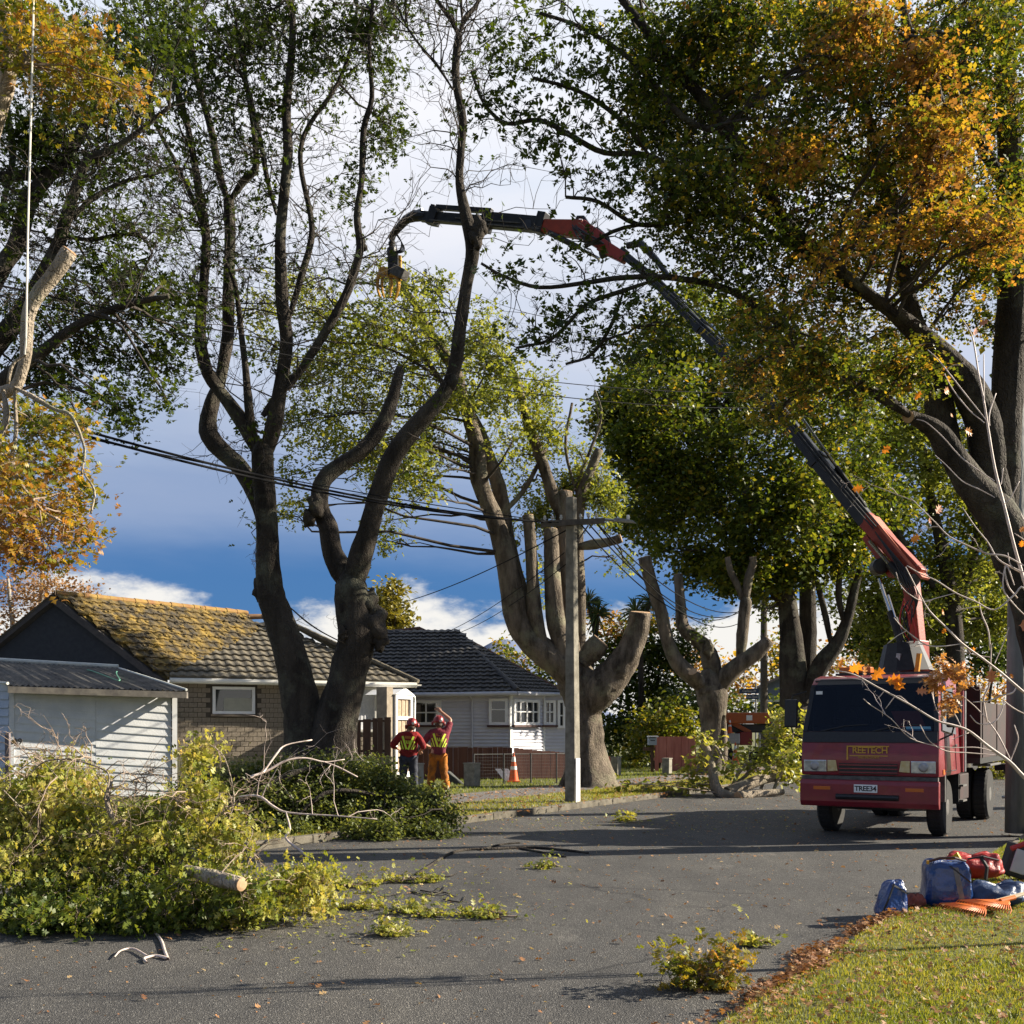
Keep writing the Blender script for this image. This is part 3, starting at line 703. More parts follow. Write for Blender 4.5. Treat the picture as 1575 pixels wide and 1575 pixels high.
# roof: ribbed sheet with thickness
e0 = at(12, 1054, 23.6); e1 = at(287, 1063, 25.0); r0 = at(-60, 1014, 26.6); r1 = at(182, 1027.5, 27.4)
V = []; F = []; nR = 64
for i in range(nR + 1):
    h = .018 * (1 if i % 2 else -1)
    a = e0.lerp(e1, i / nR); b = r0.lerp(r1, i / nR)
    for k in range(4):
        q = a.lerp(b, k / 3); V.append((q.x, q.y, q.z + h + .012 * random.uniform(-1, 1)))
for i in range(nR):
    for k in range(3): a = i * 4 + k; F.append((a, a + 4, a + 5, a + 1))
MB().add(V, F).build('roof_sheet', M_groof, gar)
MB().hexa([e0 - Vector((0, 0, .16)), e1 - Vector((0, 0, .16)), e1 + Vector((0, .12, -.16)), e0 + Vector((0, .12, -.16))], [e0 - Vector((0, 0, .02)), e1 - Vector((0, 0, .02)), e1 + Vector((0, .12, -.02)), e0 + Vector((0, .12, -.02))]).build('fascia', mat('old_fascia', (.11, .10, .09), (.2, .18, .15), .9, 6), gar)
MB().tube([r0 + Vector((0, 0, .03)), r1 + Vector((0, 0, .03))], .06, 8).build('ridge_flashing', mat('pale_flashing', (.4, .42, .40), (.55, .55, .5), .6, 5), gar)
MB().tube([r1, e1 + Vector((0, 0, .03))], .03, 6).build('verge_flashing', MATS['pale_flashing'], gar)
MB().hexa([e1 + Vector((-.05, .1, -.17)), r1 + Vector((-.05, 0, -.17)), r1 + Vector((-.02, 0, -.17)), e1 + Vector((-.02, .1, -.17))], [e1 + Vector((-.05, .1, -.0)), r1 + Vector((-.05, 0, -.0)), r1 + Vector((-.02, 0, -.0)), e1 + Vector((-.02, .1, -.0))]).build('barge_board', MATS['old_fascia'], gar)
MB().tube([e0 + Vector((.0, 0, .04)), r0 + Vector((-1.6, 0, -.35))], .035, 6).build('verge_flashing', MATS['pale_flashing'], gar)
# hose and loops lying on the roof
hp = []
for i in range(26):
    a = i / 25; q = e0.lerp(e1, .62 + .1 * a).lerp(r0.lerp(r1, .72 + .22 * a), .5 + .22 * math.cos(a * 6.0))
    hp.append(q + Vector((0, 0, .045)))
ho = MB().tube(hp, .014, 5).build('hose', mat('hose_green', (.10, .3, .2), None, .5)); tag(ho, 'thin green hose looped on the garage roof', 'hose')
# house number on the wall
def text_mesh(name, s, size, m, parent, mw, depth=.006, spacing=1.0, bold=0.0, align='CENTER'):
    cu = bpy.data.curves.new('t', 'FONT'); cu.body = s; cu.size = size; cu.extrude = depth; cu.align_x = align; cu.align_y = 'CENTER'
    cu.space_character = spacing; cu.offset = bold; cu.resolution_u = 3
    o = bpy.data.objects.new('t', cu); link(o); dg = bpy.context.evaluated_depsgraph_get()
    me = bpy.data.meshes.new_from_object(o.evaluated_get(dg)); bpy.data.objects.remove(o)
    me.name = name; me.materials.clear()
    ob = put(name, me, m, parent); ob.matrix_local = mw; return ob
u0 = gf.u_at(27); M_num = Matrix((gf.d, Vector((0, 0, 1)), gf.n)).transposed().to_4x4(); M_num.translation = gf.p(u0, gf.z_at(u0, 1141), .035) - WL[gar.name]
text_mesh('house_number', '29', .19, M_black, gar, M_num, bold=.004)
u1 = gf.u_at(20); MB().lathe(gf.p(u1, gf.z_at(u1, 1141), .05), [(.02, -.02), (.045, -.01), (.045, .02), (.02, .03)], 10, 'y').build('knob', mat('brass_knob', (.25, .17, .06), None, .4, metal=.7), gar)
# low post and wire gate left of the garage
pg = MB(); q = at(12, 1180, 23.2); pg.box((q.x, q.y, .75), (.09, .09, 1.6)); 
po = pg.build('fence_post', mat('post_mauve', (.14, .12, .13), (.2, .17, .18), .9, 8), bevel=.01); tag(po, 'weathered timber post against the left corner of the garage', 'post')

# --- brick house --------------------------------------------------
M_block = mat('block', (0.20, 0.165, 0.125), (0.29, 0.245, 0.19), 0.9, 5, 0.4, 60)
M_mortar = mat('mortar', (0.06, 0.05, 0.04), (0.09, 0.075, 0.06), 0.95, 8)
M_tile = mat('roof_tile', (0.066, 0.058, 0.045), (0.175, 0.15, 0.105), 0.9, 2.3, 0.6, 40, detail=8)
M_moss = mat('moss_tile', (0.055, 0.045, 0.030), (0.25, 0.165, 0.032), 0.95, 2.6, 1.0, 22, detail=10, contrast=(.42, .66))
M_gable = mat('gable_paint', (0.026, 0.029, 0.036), (0.036, 0.039, 0.046), 0.8, 9)
M_cream = mat('paint_cream', (0.72, 0.70, 0.64), (0.64, 0.62, 0.57), 0.5, 4)
A = at(262, 1045.5, 29.0); B = at(641, 1053, 31.5)
bh = thing('brick_house', 'tan block house with mossy tiled roof and dark gable behind the big forked tree', 'house', ((A.x + B.x) / 2, 33, 0))
wf = Frame(A + Vector((.35, .45, 0)), B + Vector((-.35, .42, 0)))
inn = MB(); wf.box(inn, -1.2, wf.len - .35, 0, 2.86, -6, -.012); inn.build('wall', M_mortar, bh)
bw, bh_ = .226, .1315
uw0, uw1 = wf.u_at(326.5), wf.u_at(391.5); zw0, zw1 = wf.z_at(uw0, 1098), wf.z_at(uw0, 1056)
ux0, ux1 = wf.u_at(520), wf.u_at(600.5); zx0, zx1 = wf.z_at(ux1, 1125), wf.z_at(ux1, 1058)
me_b = bpy.data.meshes.new('block'); tb = MB(); wf.box(tb, .006, bw - .008, .006, bh_ - .008, -.012, .016)
V0 = [Vector(v) - wf.p(0, 0, 0) for v in tb.v]; me_b.from_pydata([tuple(v) for v in V0], [], tb.f); me_b.update(); me_b.materials.append(M_block)
rest = MB(); cntb = 0
for j in range(21):
    for i in range(-5, int(wf.len / bw) + 1):
        u = i * bw + (bw / 2 if j % 2 else 0); z = .1 + j * bh_
        if u < -1.15 or u + bw > wf.len - .30: continue
        if u + bw > uw0 and u < uw1 and z + bh_ > zw0 - .06 and z < zw1: continue
        if u + bw > ux0 and u < ux1 and z + bh_ > zx0 and z < zx1: continue
        p = wf.p(u, z, random.uniform(-.003, .004)); ppx = CXP + FPX * p.x / p.y
        if ppx < 436 and z > .35 and cntb < 290:
            o = bpy.data.objects.new('block', me_b); link(o); o.parent = bh; o.location = p - WL[bh.name]; cntb += 1
        else: rest.add([p + v for v in V0], tb.f)
rest.build('blocks', M_block, bh, kind='stuff')
M_glass_l = mat('window_reflection', (.10, .12, .12), (.25, .27, .22), .08, 1.3, spec=.8)
w1 = window(wf, uw0, uw1, zw0, zw1, bh, M_white, (), (), .04, .075, mat('dim_glass', (.03, .035, .035), None, .03, spec=.9), M_mortar)
# net blind hanging in the lower half of the window
cb = MB(); wf.box(cb, uw0 + .30, uw1 - .08, zw0 + .08, zw0 + .43, .019, .027); cb.build('blind', mat('net_blind', (.30, .30, .25), (.36, .35, .29), .9, 6), w1)
w2 = window(wf, ux0, ux1, zx0, zx1, bh, M_cream, (.70, .86), (.0,), .05, .06, mat('pale_glass', (.35, .37, .38), None, .15), None, mat('curtain_white', (.70, .70, .72), (.55, .56, .6), .9, 20))
g = MB(); wf.box(g, -.4, wf.len + .33, 2.865, 2.9, -.6, .42); g.build('soffit', M_cream, bh)
g = MB(); g.tube([A - Vector((0, .06, .02)), B - Vector((0, .06, .02))], .075, 8)
g.build('gutter', M_cream, bh)
g = MB(); g.tube([B + Vector((-.35, -.02, -.05)), B + Vector((-.33, .1, -.2)), B + Vector((-.1, .3, -.35)), B + Vector((-.1, .34, -.5)), B + Vector((-.14, .34, -2.8))], .045, 8); g.build('downpipe', M_white, bh)
# tiled roof plane
C_ = at(213, 951, 33.0); D_ = at(424, 948, 34.0)
tiled(A + Vector((0, -.05, .05)), B + Vector((.02, -.05, .05)), C_, D_, 11, .26, M_tile, bh, 'tile_a', True)
caps([C_, D_], bh, mat('ridge_terracotta', (.20, .10, .055), (.30, .19, .10), .9, 4), .085)
caps([D_, B + Vector((.02, 0, .1))], bh, M_tile, .07)
# end plane hidden behind the hip
Bk = B + Vector((-.9, 6.5, .05))
MB().add([B + Vector((0, 0, .04)), Bk, D_ + Vector((0, .1, -.05))], [(0, 1, 2)]).build('roof_deck', M_tile, bh)
# gable block with its mossy slope
gp0 = at(88, 915, 29.0); ga = at(-60, 1036, 29.0); gb_ = at(258, 1046, 29.05); far = at(380, 944, 34.0); 
g = MB(); g.add([ga, gp0 + Vector((0, 0, -.12)), gb_ + Vector((-.15, 0, 0)), (gb_.x - .15, gb_.y, 0), (ga.x, ga.y, 0)], [(0, 1, 2, 3, 4)])
o = g.build('gable_wall', M_gable, bh)
rd = far - gp0; rd.z = 0
# mossy tiles: rows running along the ridge direction
m0 = gb_ + Vector((0, -.12, .02)); m1 = m0 + rd * .62; t0 = gp0 + Vector((0, -.12, .02)); t1 = t0 + rd
tiled(m0, m1, t0, t1, 12, .30, M_moss, bh, 'tile_m', False)
caps([t0, t1], bh, mat('ridge_moss', (.28, .19, .05), (.22, .11, .05), .95, 5), .10)
# moss cushions grown over the tiles
mc = MB(); uu = (m1 - m0).normalized(); vv = (t0 - m0)
for i in range(420):
    a, b = random.random(), random.random() ** .8
    p = m0.lerp(m1, a).lerp(t0.lerp(t1, a), b); r = random.uniform(.03, .10)
    mc.lathe(p + Vector((0, 0, .03)), [(r, 0), (r * .8, r * .4), (r * .3, r * .6)], 6)
mc.build('moss', M_moss, bh, kind='stuff')
g = MB(); dn = Vector((0, 0, -.20)); fr_ = Vector((-.1, -.16, 0))
g.hexa([ga + fr_ + dn, gp0 + fr_ + dn, gp0 + dn, ga + dn], [ga + fr_, gp0 + fr_, gp0, ga]); g.build('barge_board', mat('barge_dark', (.05, .045, .045), (.08, .07, .065), .8, 8), bh)
g = MB(); g.hexa([gb_ + fr_ + dn, gp0 + fr_ + dn, gp0 + dn, gb_ + dn], [gb_ + fr_, gp0 + fr_, gp0, gb_]); g.build('barge_board', MATS['barge_dark'], bh)
MB().add([ga + Vector((0, -.2, .03)), gp0 + Vector((0, -.2, .05)), t1, ga + rd], [(0, 1, 2, 3)]).build('roof_deck', M_tile, bh)
# enclosed porch at the right end
pf = Frame(at(608, 1100, 30.2), at(634, 1100, 30.9))
pu = pf.len; zt = pf.z_at(0, 1068)
g = MB(); pf.box(g, 0, .09, .1, zt, -.1, .02); pf.box(g, pu - .09, pu, .1, zt, -.1, .02)
for z0, z1 in ((zt - .12, zt), (pf.z_at(0, 1107), pf.z_at(0, 1102)), (.3, .45)): pf.box(g, .09, pu - .09, z0, z1, -.1, .018)
g.hexa([pf.p(-.05, zt, .05), pf.p(pu + .05, zt, .05), pf.p(pu + .05, zt, -1), pf.p(-.05, zt, -1)], [pf.p(pu * .4, zt + .16, .05), pf.p(pu * .6, zt + .16, .05), pf.p(pu * .6, zt + .16, -1), pf.p(pu * .4, zt + .16, -1)])
g.build('porch', M_white, bh)
for k in range(7):
    g = MB(); a = .09 + (pu - .18) * k / 7; b = .09 + (pu - .18) * (k + .8) / 7; pf.box(g, a, b, .45, zt - .12, -.07, -.04 + .01 * (k % 2)); g.build('porch_slat', mat('slat_brown', (.30, .21, .14), (.42, .33, .24), .8, 12), bh)
g = MB(); pf.box(g, -.32, -.04, .1, zt + .2, -.4, -.05); g.build('porch_pillar', M_block, bh)

# --- grey house ---------------------------------------------------
M_siding = mat('siding_paint', (0.50, 0.50, 0.56), (0.58, 0.58, 0.62), 0.6, 2)
M_dtile = mat('slate_tile', (0.028, 0.028, 0.030), (0.062, 0.06, 0.058), 0.7, 2.5, 0.4, 40, detail=8)
h2 = thing('weatherboard_house', 'pale weatherboard house with a dark tiled hip roof behind the concrete pole', 'house', (-2, 39, 0))
a0 = at(520, 1068, 36.0); a1 = at(795, 1064, 36.0); a2 = at(866, 1066, 38.6)
t0 = at(575, 971, 39.5); t1 = at(707, 978, 39.3)
tiled(a0, a1, t0, t1, 17, .24, M_dtile, h2, 'tile_b', False)
tiled(a1, a2, t1, t1 + Vector((.05, .05, 0)), 17, .24, M_dtile, h2, 'tile_c', False)
caps([t0, t1, a1 + Vector((0, 0, .08))], h2, M_dtile, .09)
caps([t1, a2 + Vector((0, .1, .05))], h2, mat('ridge_rust', (.14, .07, .05), (.09, .06, .05), .9, 5), .07)
pk = [at(597, 972, 40.2), at(644, 966, 40.2), at(680, 982, 40.2)]
MB().prism(pk + [at(640, 1000, 40.2)], (0.3, 3, -.3)).build('roof_deck', M_dtile, h2)
caps(pk, h2, MATS['ridge_rust'], .06)
f1 = Frame(at(585, 1100, 36.45), at(785, 1100, 36.45)); f2 = Frame(at(785, 1100, 36.45), at(836, 1100, 38.0)); f3 = Frame(at(836, 1100, 38.0), at(885, 1100, 38.4))
for f in (f1, f2, f3):
    g = MB(); f.box(g, 0, f.len, 0, 2.82, -.5, -.004); g.build('wall', M_siding, h2)
    for i in range(21): board(f, 0.0, f.len, .35 + i * .117, .35 + (i + 1) * .117, 0, .042, h2, M_siding)
def h2win(f, x0, x1, y0, y1, vs_, hs, sill=True):
    u0, u1 = f.u_at(x0), f.u_at(x1); return window(f, u0, u1, f.z_at(u0, y1), f.z_at(u0, y0), h2, M_white, vs_, hs, .08, .09, M_glass, mat('sill_maroon', (.06, .025, .022), None, .7) if sill else None, go=.05)
h2win(f1, 632, 679, 1077, 1115, (.5,), (.5,))
h2win(f1, 752, 781, 1074.5, 1115, (), (.58,))
h2win(f2, 787, 826, 1075.5, 1115, (.25, .5, .75), (.52,))
h2win(f3, 834.5, 853, 1077, 1115, (.5,), (.52,))
h2win(f3, 856, 868, 1077, 1120, (), (.45,), False)
for p, q in ((a0, a1), (a1, a2)):
    g = MB(); g.tube([p - Vector((0, .05, .05)), q - Vector((0, .05, .05))], .07, 8); g.build('gutter', mat('gutter_grey', (.42, .43, .48), (.5, .5, .54), .5, 4), h2)
g = MB(); ud = f1.u_at(726); g.tube([f1.p(ud - .08, 2.78, .3), f1.p(ud, 2.6, .06), f1.p(ud, .3, .06)], .035, 6); g.build('downpipe', M_siding, h2)
g = MB(); 
for (f, o_) in ((f1, .45), (f2, .4), (f3, .4)): f.box(g, -.05, f.len, 2.80, 2.83, -.3, o_)
g.build('soffit', M_siding, h2)
g = MB(); ut = .12; f2.box(g, -.06, .07, .35, 2.8, -.02, .05); f2.box(g, f2.len - .06, f2.len + .05, .35, 2.8, -.02, .05); g.build('corner_trim', M_white, h2)

# --- fences --------------------------------------------------------
def paling(name, label, pts, ztop, m, bw_, pitch, z0=.1, slope=0.0, rails=True, jit=.012, group=None, depth=.02):
    f = Frame(pts[0], pts[1]); th = thing(name, label, 'fence', tuple(f.p(f.len / 2, 0)), 0, group); n = int(f.len / pitch)
    for i in range(n):
        g = MB(); zt_ = ztop + slope * i / n + random.uniform(-jit, jit); u = i * pitch + random.uniform(-.004, .004)
        f.box(g, u, u + bw_, z0, zt_, 0, depth); g.build('paling', m, th)
    if rails:
        for h in (.25, .8):
            g = MB(); z = z0 + (ztop - z0) * h; f.box(g, -.02, f.len, z - .035, z + .035, -.05, -.002); g.build('rail', m, th)
    return th
M_green_fence = mat('old_paling', (.085, .08, .05), (.15, .14, .09), .95, 8, stretch=(1, 1, .2))
paling('picket_fence', 'low weathered grey green picket fence in front of the block house', (at(272, 1170, 26.2), at(612, 1170, 27.4)), .96, M_green_fence, .075, .093)
M_brown = mat('stained_board', (.060, .032, .020), (.105, .058, .036), .85, 6, stretch=(1, 1, .2))
bf = Frame(at(526, 1150, 28.3), at(601.5, 1150, 28.6)); bth = thing('board_fence', 'short screen of tall dark brown boards with wide gaps', 'fence', tuple(bf.p(bf.len / 2, 0)))
for x0, x1, yt in ((526, 539.8, 1109), (543.5, 554.8, 1107.5), (558.2, 570.2, 1106), (573.3, 580.5, 1104.5), (581, 588.4, 1104), (591.2, 601, 1103)):
    u0, u1 = bf.u_at(x0), bf.u_at(x1); g = MB(); bf.box(g, u0, u1, .1, bf.z_at(u0, yt), 0, .025); g.build('fence_board', M_brown, bth)
for yy in (1109, 1155):
    g = MB(); z = bf.z_at(1, yy); bf.box(g, 0, bf.len, z - .03, z + .03, -.05, -.003); g.build('rail', M_brown, bth)
M_redf = mat('red_brown_paling', (.075, .032, .026), (.12, .055, .042), .9, 6, stretch=(1, 1, .2))
paling('paling_fence', 'long low red brown paling fence in front of the pale house', (at(560, 1160, 33.5), at(790, 1160, 33.5)), 1.07, M_redf, .145, .15, rails=False)
paling('paling_fence', 'dark red paling fence sloping down behind the wire mesh fence', (at(790.5, 1160, 33.5), at(880, 1160, 34.2)), 1.05, M_redf, .145, .15, slope=-.18, rails=False)
# wire mesh fence
mf = Frame(at(728, 1180, 30.3), at(878, 1180, 31.2)); mth = thing('mesh_fence', 'low wire mesh fence with thin steel posts beside the orange cone', 'fence', tuple(mf.p(mf.len / 2, 0)))
M_wire = mat('galvanised_wire', (.16, .16, .15), (.22, .22, .21), .5, 10, metal=.5)
M_postb = mat('post_black', (.03, .03, .03), (.05, .05, .05), .6, 10)
for px in (729, 775, 816.5, 856):
    g = MB(); u = mf.u_at(px); g.tube([mf.p(u, .08), mf.p(u, .95)], .022, 8); g.build('post', M_postb, mth)
g = MB(); g.tube([mf.p(0, .93), mf.p(mf.len, .93)], .014, 6); g.build('rail', M_wire, mth)
acc = MB()
for i in range(int(mf.len / .07)): acc.tube([mf.p(i * .07, .12, .01), mf.p(i * .07, .92, .01)], .0022, 3, False)
for j in range(9): acc.tube([mf.p(0, .12 + j * .09, .013), mf.p(mf.len, .12 + j * .09, .013)], .0022, 3, False)
acc.build('wire_mesh', M_wire, mth, kind='stuff')
# red fence panel and letterbox at the far side of the driveway
f = Frame(at(1007, 1180, 39.3), at(1070, 1180, 40.5)); M_pink = mat('faded_red_board', (.30, .095, .07), (.40, .15, .11), .85, 7, stretch=(1, 1, .2))
rth = thing('low_fence', 'faded red vertical board fence beside the bare pollarded tree', 'fence', tuple(f.p(f.len / 2, 0)))
nb = 11
for i in range(nb):
    g = MB(); w = f.len / nb; low = .42 if i in (1,) else .1
    f.box(g, i * w, (i + .95) * w, low, f.z_at(0, 1133), 0, .02 + .008 * (i % 2)); g.build('fence_board', M_pink, rth)
g = MB(); f.box(g, 0, f.len, .5, .6, -.05, -.002); g.build('rail', M_pink, rth)
lb = at(1003, 1186, 38.8); lth = thing('letterbox', 'small timber letterbox on a dark post left of the red fence panel', 'letterbox', (lb.x, lb.y, 0))
MB().box((lb.x, lb.y, .55), (.09, .09, 1.0)).build('post', M_brown, lth)
MB().box((lb.x - .1, lb.y, .92), (.42, .1, .12)).build('crosspiece', M_brown, lth)
MB().hexa([(lb.x - .14, lb.y - .18, 1.06), (lb.x + .14, lb.y - .18, 1.06), (lb.x + .14, lb.y + .18, 1.06), (lb.x - .14, lb.y + .18, 1.06)], [(lb.x - .14, lb.y - .18, 1.30), (lb.x + .14, lb.y - .18, 1.30), (lb.x + .14, lb.y + .18, 1.34), (lb.x - .14, lb.y + .18, 1.34)]).build('box', mat('box_grey', (.28, .33, .38), None, .6), lth)
MB().box((lb.x + .02, lb.y, 1.36), (.36, .46, .04)).build('lid', M_white, lth)
MB().box((lb.x - .0, lb.y - .184, 1.22), (.16, .008, .03)).build('slot', M_black, lth)
# concrete pillars
def pillar(px, py, w, h, label, m=M_conc, name='concrete_pillar', rz=math.atan2(KN.y, KN.x), cat='pillar'):
    p = gp(px, py, .1); g = MB(); rot = Matrix.Rotation(rz, 3, 'Z')
    th = thing(name, label, cat, p)
    g.box(p + Vector((0, 0, h / 2)), (w, w, h), rot); g.build('shaft', m, th, bevel=.015)
    g = MB(); g.box(p + Vector((0, 0, h + .018)), (w + .03, w + .03, .035), rot); g.build('cap', m, th, bevel=.008); return th
M_conc_d = mat('concrete_mossy', (.15, .14, .11), (.30, .28, .23), .95, 6, .4, 50)
pillar(726, 1210, .32, .60, 'squat mossy concrete pillar between the workers and the cone', M_conc_d)
pillar(645, 1211, .17, .60, 'narrow pale concrete post just right of the left worker')
pillar(947, 1193, .27, .58, 'small concrete pillar in the verge right of the flared trunk', M_conc_d)
pillar(1026, 1190, .26, .50, 'dark concrete meter box in front of the red fence panel', M_conc_d)
pillar(932, 1192, .10, .75, 'thin pale concrete post against the flared trunk')
# road cones
M_or = mat('cone_orange', (.75, .12, .02), (.62, .10, .02), .5, 6); M_band = mat('cone_band', (.75, .76, .76), None, .35)
def cone(pos, h, label):
    th = thing('traffic_cone', label, 'traffic cone', pos, 0, 'traffic cones round the work site'); p = Vector(pos)
    MB().box(p + Vector((0, 0, .02)), (h * .44, h * .44, .04)).build('base', M_or, th, bevel=.012)
    r = lambda t: h * (.17 * (1 - t) + .028 * t)
    def seg(a, b, nm, m, o=0.0): MB().lathe(p + Vector((0, 0, .04)), [(r(a) + o, a * h * .96), (r(b) + o, b * h * .96)], 18).build(nm, m, th, smooth=False)
    seg(0, .40, 'body', M_or); seg(.40, .52, 'band', M_band, .003); seg(.52, .68, 'body', M_or); seg(.68, .86, 'band', M_band, .003); seg(.86, 1, 'body', M_or)
    return th
cone(gp(790, 1203, .1), .84, 'orange cone with two white bands next to the mesh fence')
cone(at(1131, 1164, 46) * Vector((1, 1, 0)) if False else Vector((at(1131, 1164, 46).x, 46, .1)), .95, 'small orange cone under the wood chipper')
rm = gp(938, 1193, .1); rth2 = thing('marker_post', 'slim red and white marker post leaning beside the flared trunk', 'marker post', rm)
MB().tube([rm, rm + Vector((.0, 0, .62))], [.055, .05], 10).build('tube', mat('marker_red', (.55, .05, .03), None, .5), rth2)
MB().tube([rm + Vector((0, 0, .38)), rm + Vector((0, 0, .46))], .056, 10).build('band', M_band, rth2)
# white corflute boards propped behind the cone
c0 = gp(775, 1202, .1); g = MB(); th = thing('sign_board', 'folded white corrugated plastic sign leaning behind the orange cone', 'sign board', c0)
for k in range(2):
    a = c0 + Vector((.02 + .14 * k, .1, 0)); MB().hexa([a + Vector((0, 0, 0)), a + Vector((.24, -.03, 0)), a + Vector((.24, -.0, 0)), a + Vector((0, .03, 0))], [a + Vector((-.28 + .08 * k, .18, .36)), a + Vector((-.12 + .08 * k, .16, .36)), a + Vector((-.12 + .08 * k, .19, .36)), a + Vector((-.28 + .08 * k, .21, .36))]).build('panel', mat('corflute', (.75, .75, .78), None, .5), th)
# dark box lid / chain bag by the right worker
c0 = gp(695, 1207, .1); g = MB(); g.prism([c0 + Vector((-.25, 0, 0)), c0 + Vector((.3, 0, 0)), c0 + Vector((.16, 0, .12)), c0 + Vector((-.1, 0, .36)), c0 + Vector((-.25, 0, .38))], (0.05, .3, 0))
o = g.build('tool_bag', mat('bag_grey', (.03, .035, .035), (.06, .06, .055), .8, 8), bevel=.03); tag(o, 'dark slumped tool bag on the path beside the right worker', 'bag')

# --- concrete pole with street lamp --------------------------------
pb = gp(881, 1234, .1); Yp = pb.y
pole = thing('power_pole', 'square grey concrete power pole in front of the pollarded tree', 'pole', pb)
zt = at(880, 765, Yp).z
M_polec = mat('pole_concrete', (.13, .118, .092), (.25, .23, .185), .9, 5, .3, 50)
rot = Matrix.Rotation(R_(-33), 3, 'Z')
g = MB(); b2, tp = .125, .085
g.hexa([pb + rot @ Vector((x * b2, y * b2, -.2)) for x, y in ((-1, -1), (1, -1), (1, 1), (-1, 1))], [Vector((pb.x - .03, pb.y, zt)) + rot @ Vector((x * tp, y * tp, 0)) for x, y in ((-1, -1), (1, -1), (1, 1), (-1, 1))])
g.build('shaft', M_polec, pole, bevel=.02)
MB().box(pb + rot @ Vector((.128, -.01, .45)), (.012, .17, .95), rot).build('white_marker', M_white, pole)
za = at(880, 806, Yp).z
M_arm = mat('crossarm_timber', (.07, .06, .05), (.13, .11, .09), .9, 8)
x0 = at(832, 806, Yp - .12); x1 = at(930, 801, Yp - .12)
MB().hexa([x0 + Vector((0, -.05, -.07)), x1 + Vector((0, -.05, -.05)), x1 + Vector((0, .05, -.05)), x0 + Vector((0, .05, -.07))], [x0 + Vector((0, -.05, .06)), x1 + Vector((0, -.05, .05)), x1 + Vector((0, .05, .05)), x0 + Vector((0, .05, .06))]).build('crossarm', M_arm, pole)
MB().tube([at(887, 834, Yp - .15), at(905, 808, Yp - .15)], .018, 6).build('brace', M_arm, pole)
MB().tube([x1 + Vector((-.2, 0, .04)), at(944, 800.5, Yp - .12)], .03, 8).build('lamp_arm', M_steel, pole)
la, lb2 = at(943, 800, Yp - .12), at(979, 803, Yp - .12)
MB().hexa([la + Vector((0, -.07, -.03)), lb2 + Vector((0, -.02, -.03)), lb2 + Vector((0, .02, -.03)), la + Vector((0, .07, -.03))], [la + Vector((.02, -.06, .05)), lb2 + Vector((-.08, -.03, .035)), lb2 + Vector((-.08, .03, .035)), la + Vector((.02, .06, .05))]).build('lamp_head', M_steel, pole, bevel=.015)
MB().lathe(at(966, 799, Yp - .12), [(.03, 0), (.035, .05), (.03, .09), (.0, .1)], 8).build('photocell', M_white, pole)
for px in (838, 850, 863, 893, 905, 917):
    q = x0.lerp(x1, (px - 832) / 98) + Vector((0, 0, .06)); MB().lathe(q, [(.02, 0), (.02, .03), (.035, .04), (.035, .06), (.025, .075), (.03, .09), (.01, .11)], 8).build('insulator', mat('insulator_white', (.5, .48, .44), None, .3), pole)
# second pole down the street
Y2 = 52; p2 = at(1175, 1160, Y2); p2.z = 0; pole2 = thing('power_pole', 'dark timber power pole with two crossarms beyond the bare pollard', 'pole', p2)
z2 = at(1175, 910, Y2).z
MB().tube([p2, Vector((p2.x, p2.y, z2))], [.20, .14], 10).build('shaft', M_arm, pole2)
for yy, w in ((914, 40), (934, 34)):
    a, b = at(1177 - w * .55, yy, Y2 - .15), at(1177 + w * .45, yy - 2, Y2 - .15); MB().hexa([a + Vector((0, -.05, -.07)), b + Vector((0, -.05, -.07)), b + Vector((0, .05, -.07)), a + Vector((0, .05, -.07))], [a + Vector((0, -.05, .07)), b + Vector((0, -.05, .07)), b + Vector((0, .05, .07)), a + Vector((0, .05, .07))]).build('crossarm', M_arm, pole2)
    for k in range(4):
        q = a.lerp(b, (k + .3) / 4) + Vector((0, 0, .07)); MB().lathe(q, [(.04, 0), (.05, .1), (.02, .16)], 6).build('insulator', MATS['insulator_white'], pole2)
# near pole at the right edge
Y3 = 16.9; p3 = at(1563, 1290, Y3); p3.z = .05
M_pole3 = mat('timber_pole', (.13, .135, .13), (.26, .265, .25), .9, 5, .5, 50, stretch=(1, 1, .15))
pole3 = thing('timber_pole', 'round weathered grey timber pole at the right edge of the picture', 'pole', p3)
MB().tube([p3, p3 + Vector((.01, 0, 2.5)), Vector((at(1566, 575, Y3).x, Y3, at(0, 575, Y3).z))], [.165, .145, .115], 18).build('shaft', M_pole3, pole3, smooth=True)
for k in range(5):
    q = p3 + Vector((-.03, -.135 + .006 * k, 3.0 + .42 * k)); MB().lathe(q, [(.016, -.03), (.022, -.015), (.02, .02)], 6, 'y').build('bolt', M_black, pole3)
# --- street sign ------------------------------------------------
Ys = 50; sg = at(1151, 1066, Ys); sgt = thing('street_sign', 'blue street name sign on a thin post beyond the bare pollard', 'sign', (sg.x, sg.y, 0))
M_sgn = mat('sign_blue', (.02, .05, .13), None, .4)
MB().tube([(at(1163, 1060, Ys).x, Ys + .06, 0), (at(1163, 1060, Ys).x, Ys + .06, at(0, 1050, Ys).z)], .04, 8).build('post', M_steel, sgt)
for yy, tx in ((1063, 'Carlton Pl'), (1072, 'No Exit')):
    w = .44 if yy < 1070 else .28; q = at(1152 if yy < 1070 else 1157, yy, Ys)
    MB().box(q, (w * 2, .03, .21)).build('panel', M_sgn, sgt)
    mw = Matrix.Rotation(R_(90), 4, 'X'); mw.translation = q + Vector((0, -.022, 0)) - WL[sgt.name]
    text_mesh('lettering', tx, .15, M_white, sgt, mw, .002)
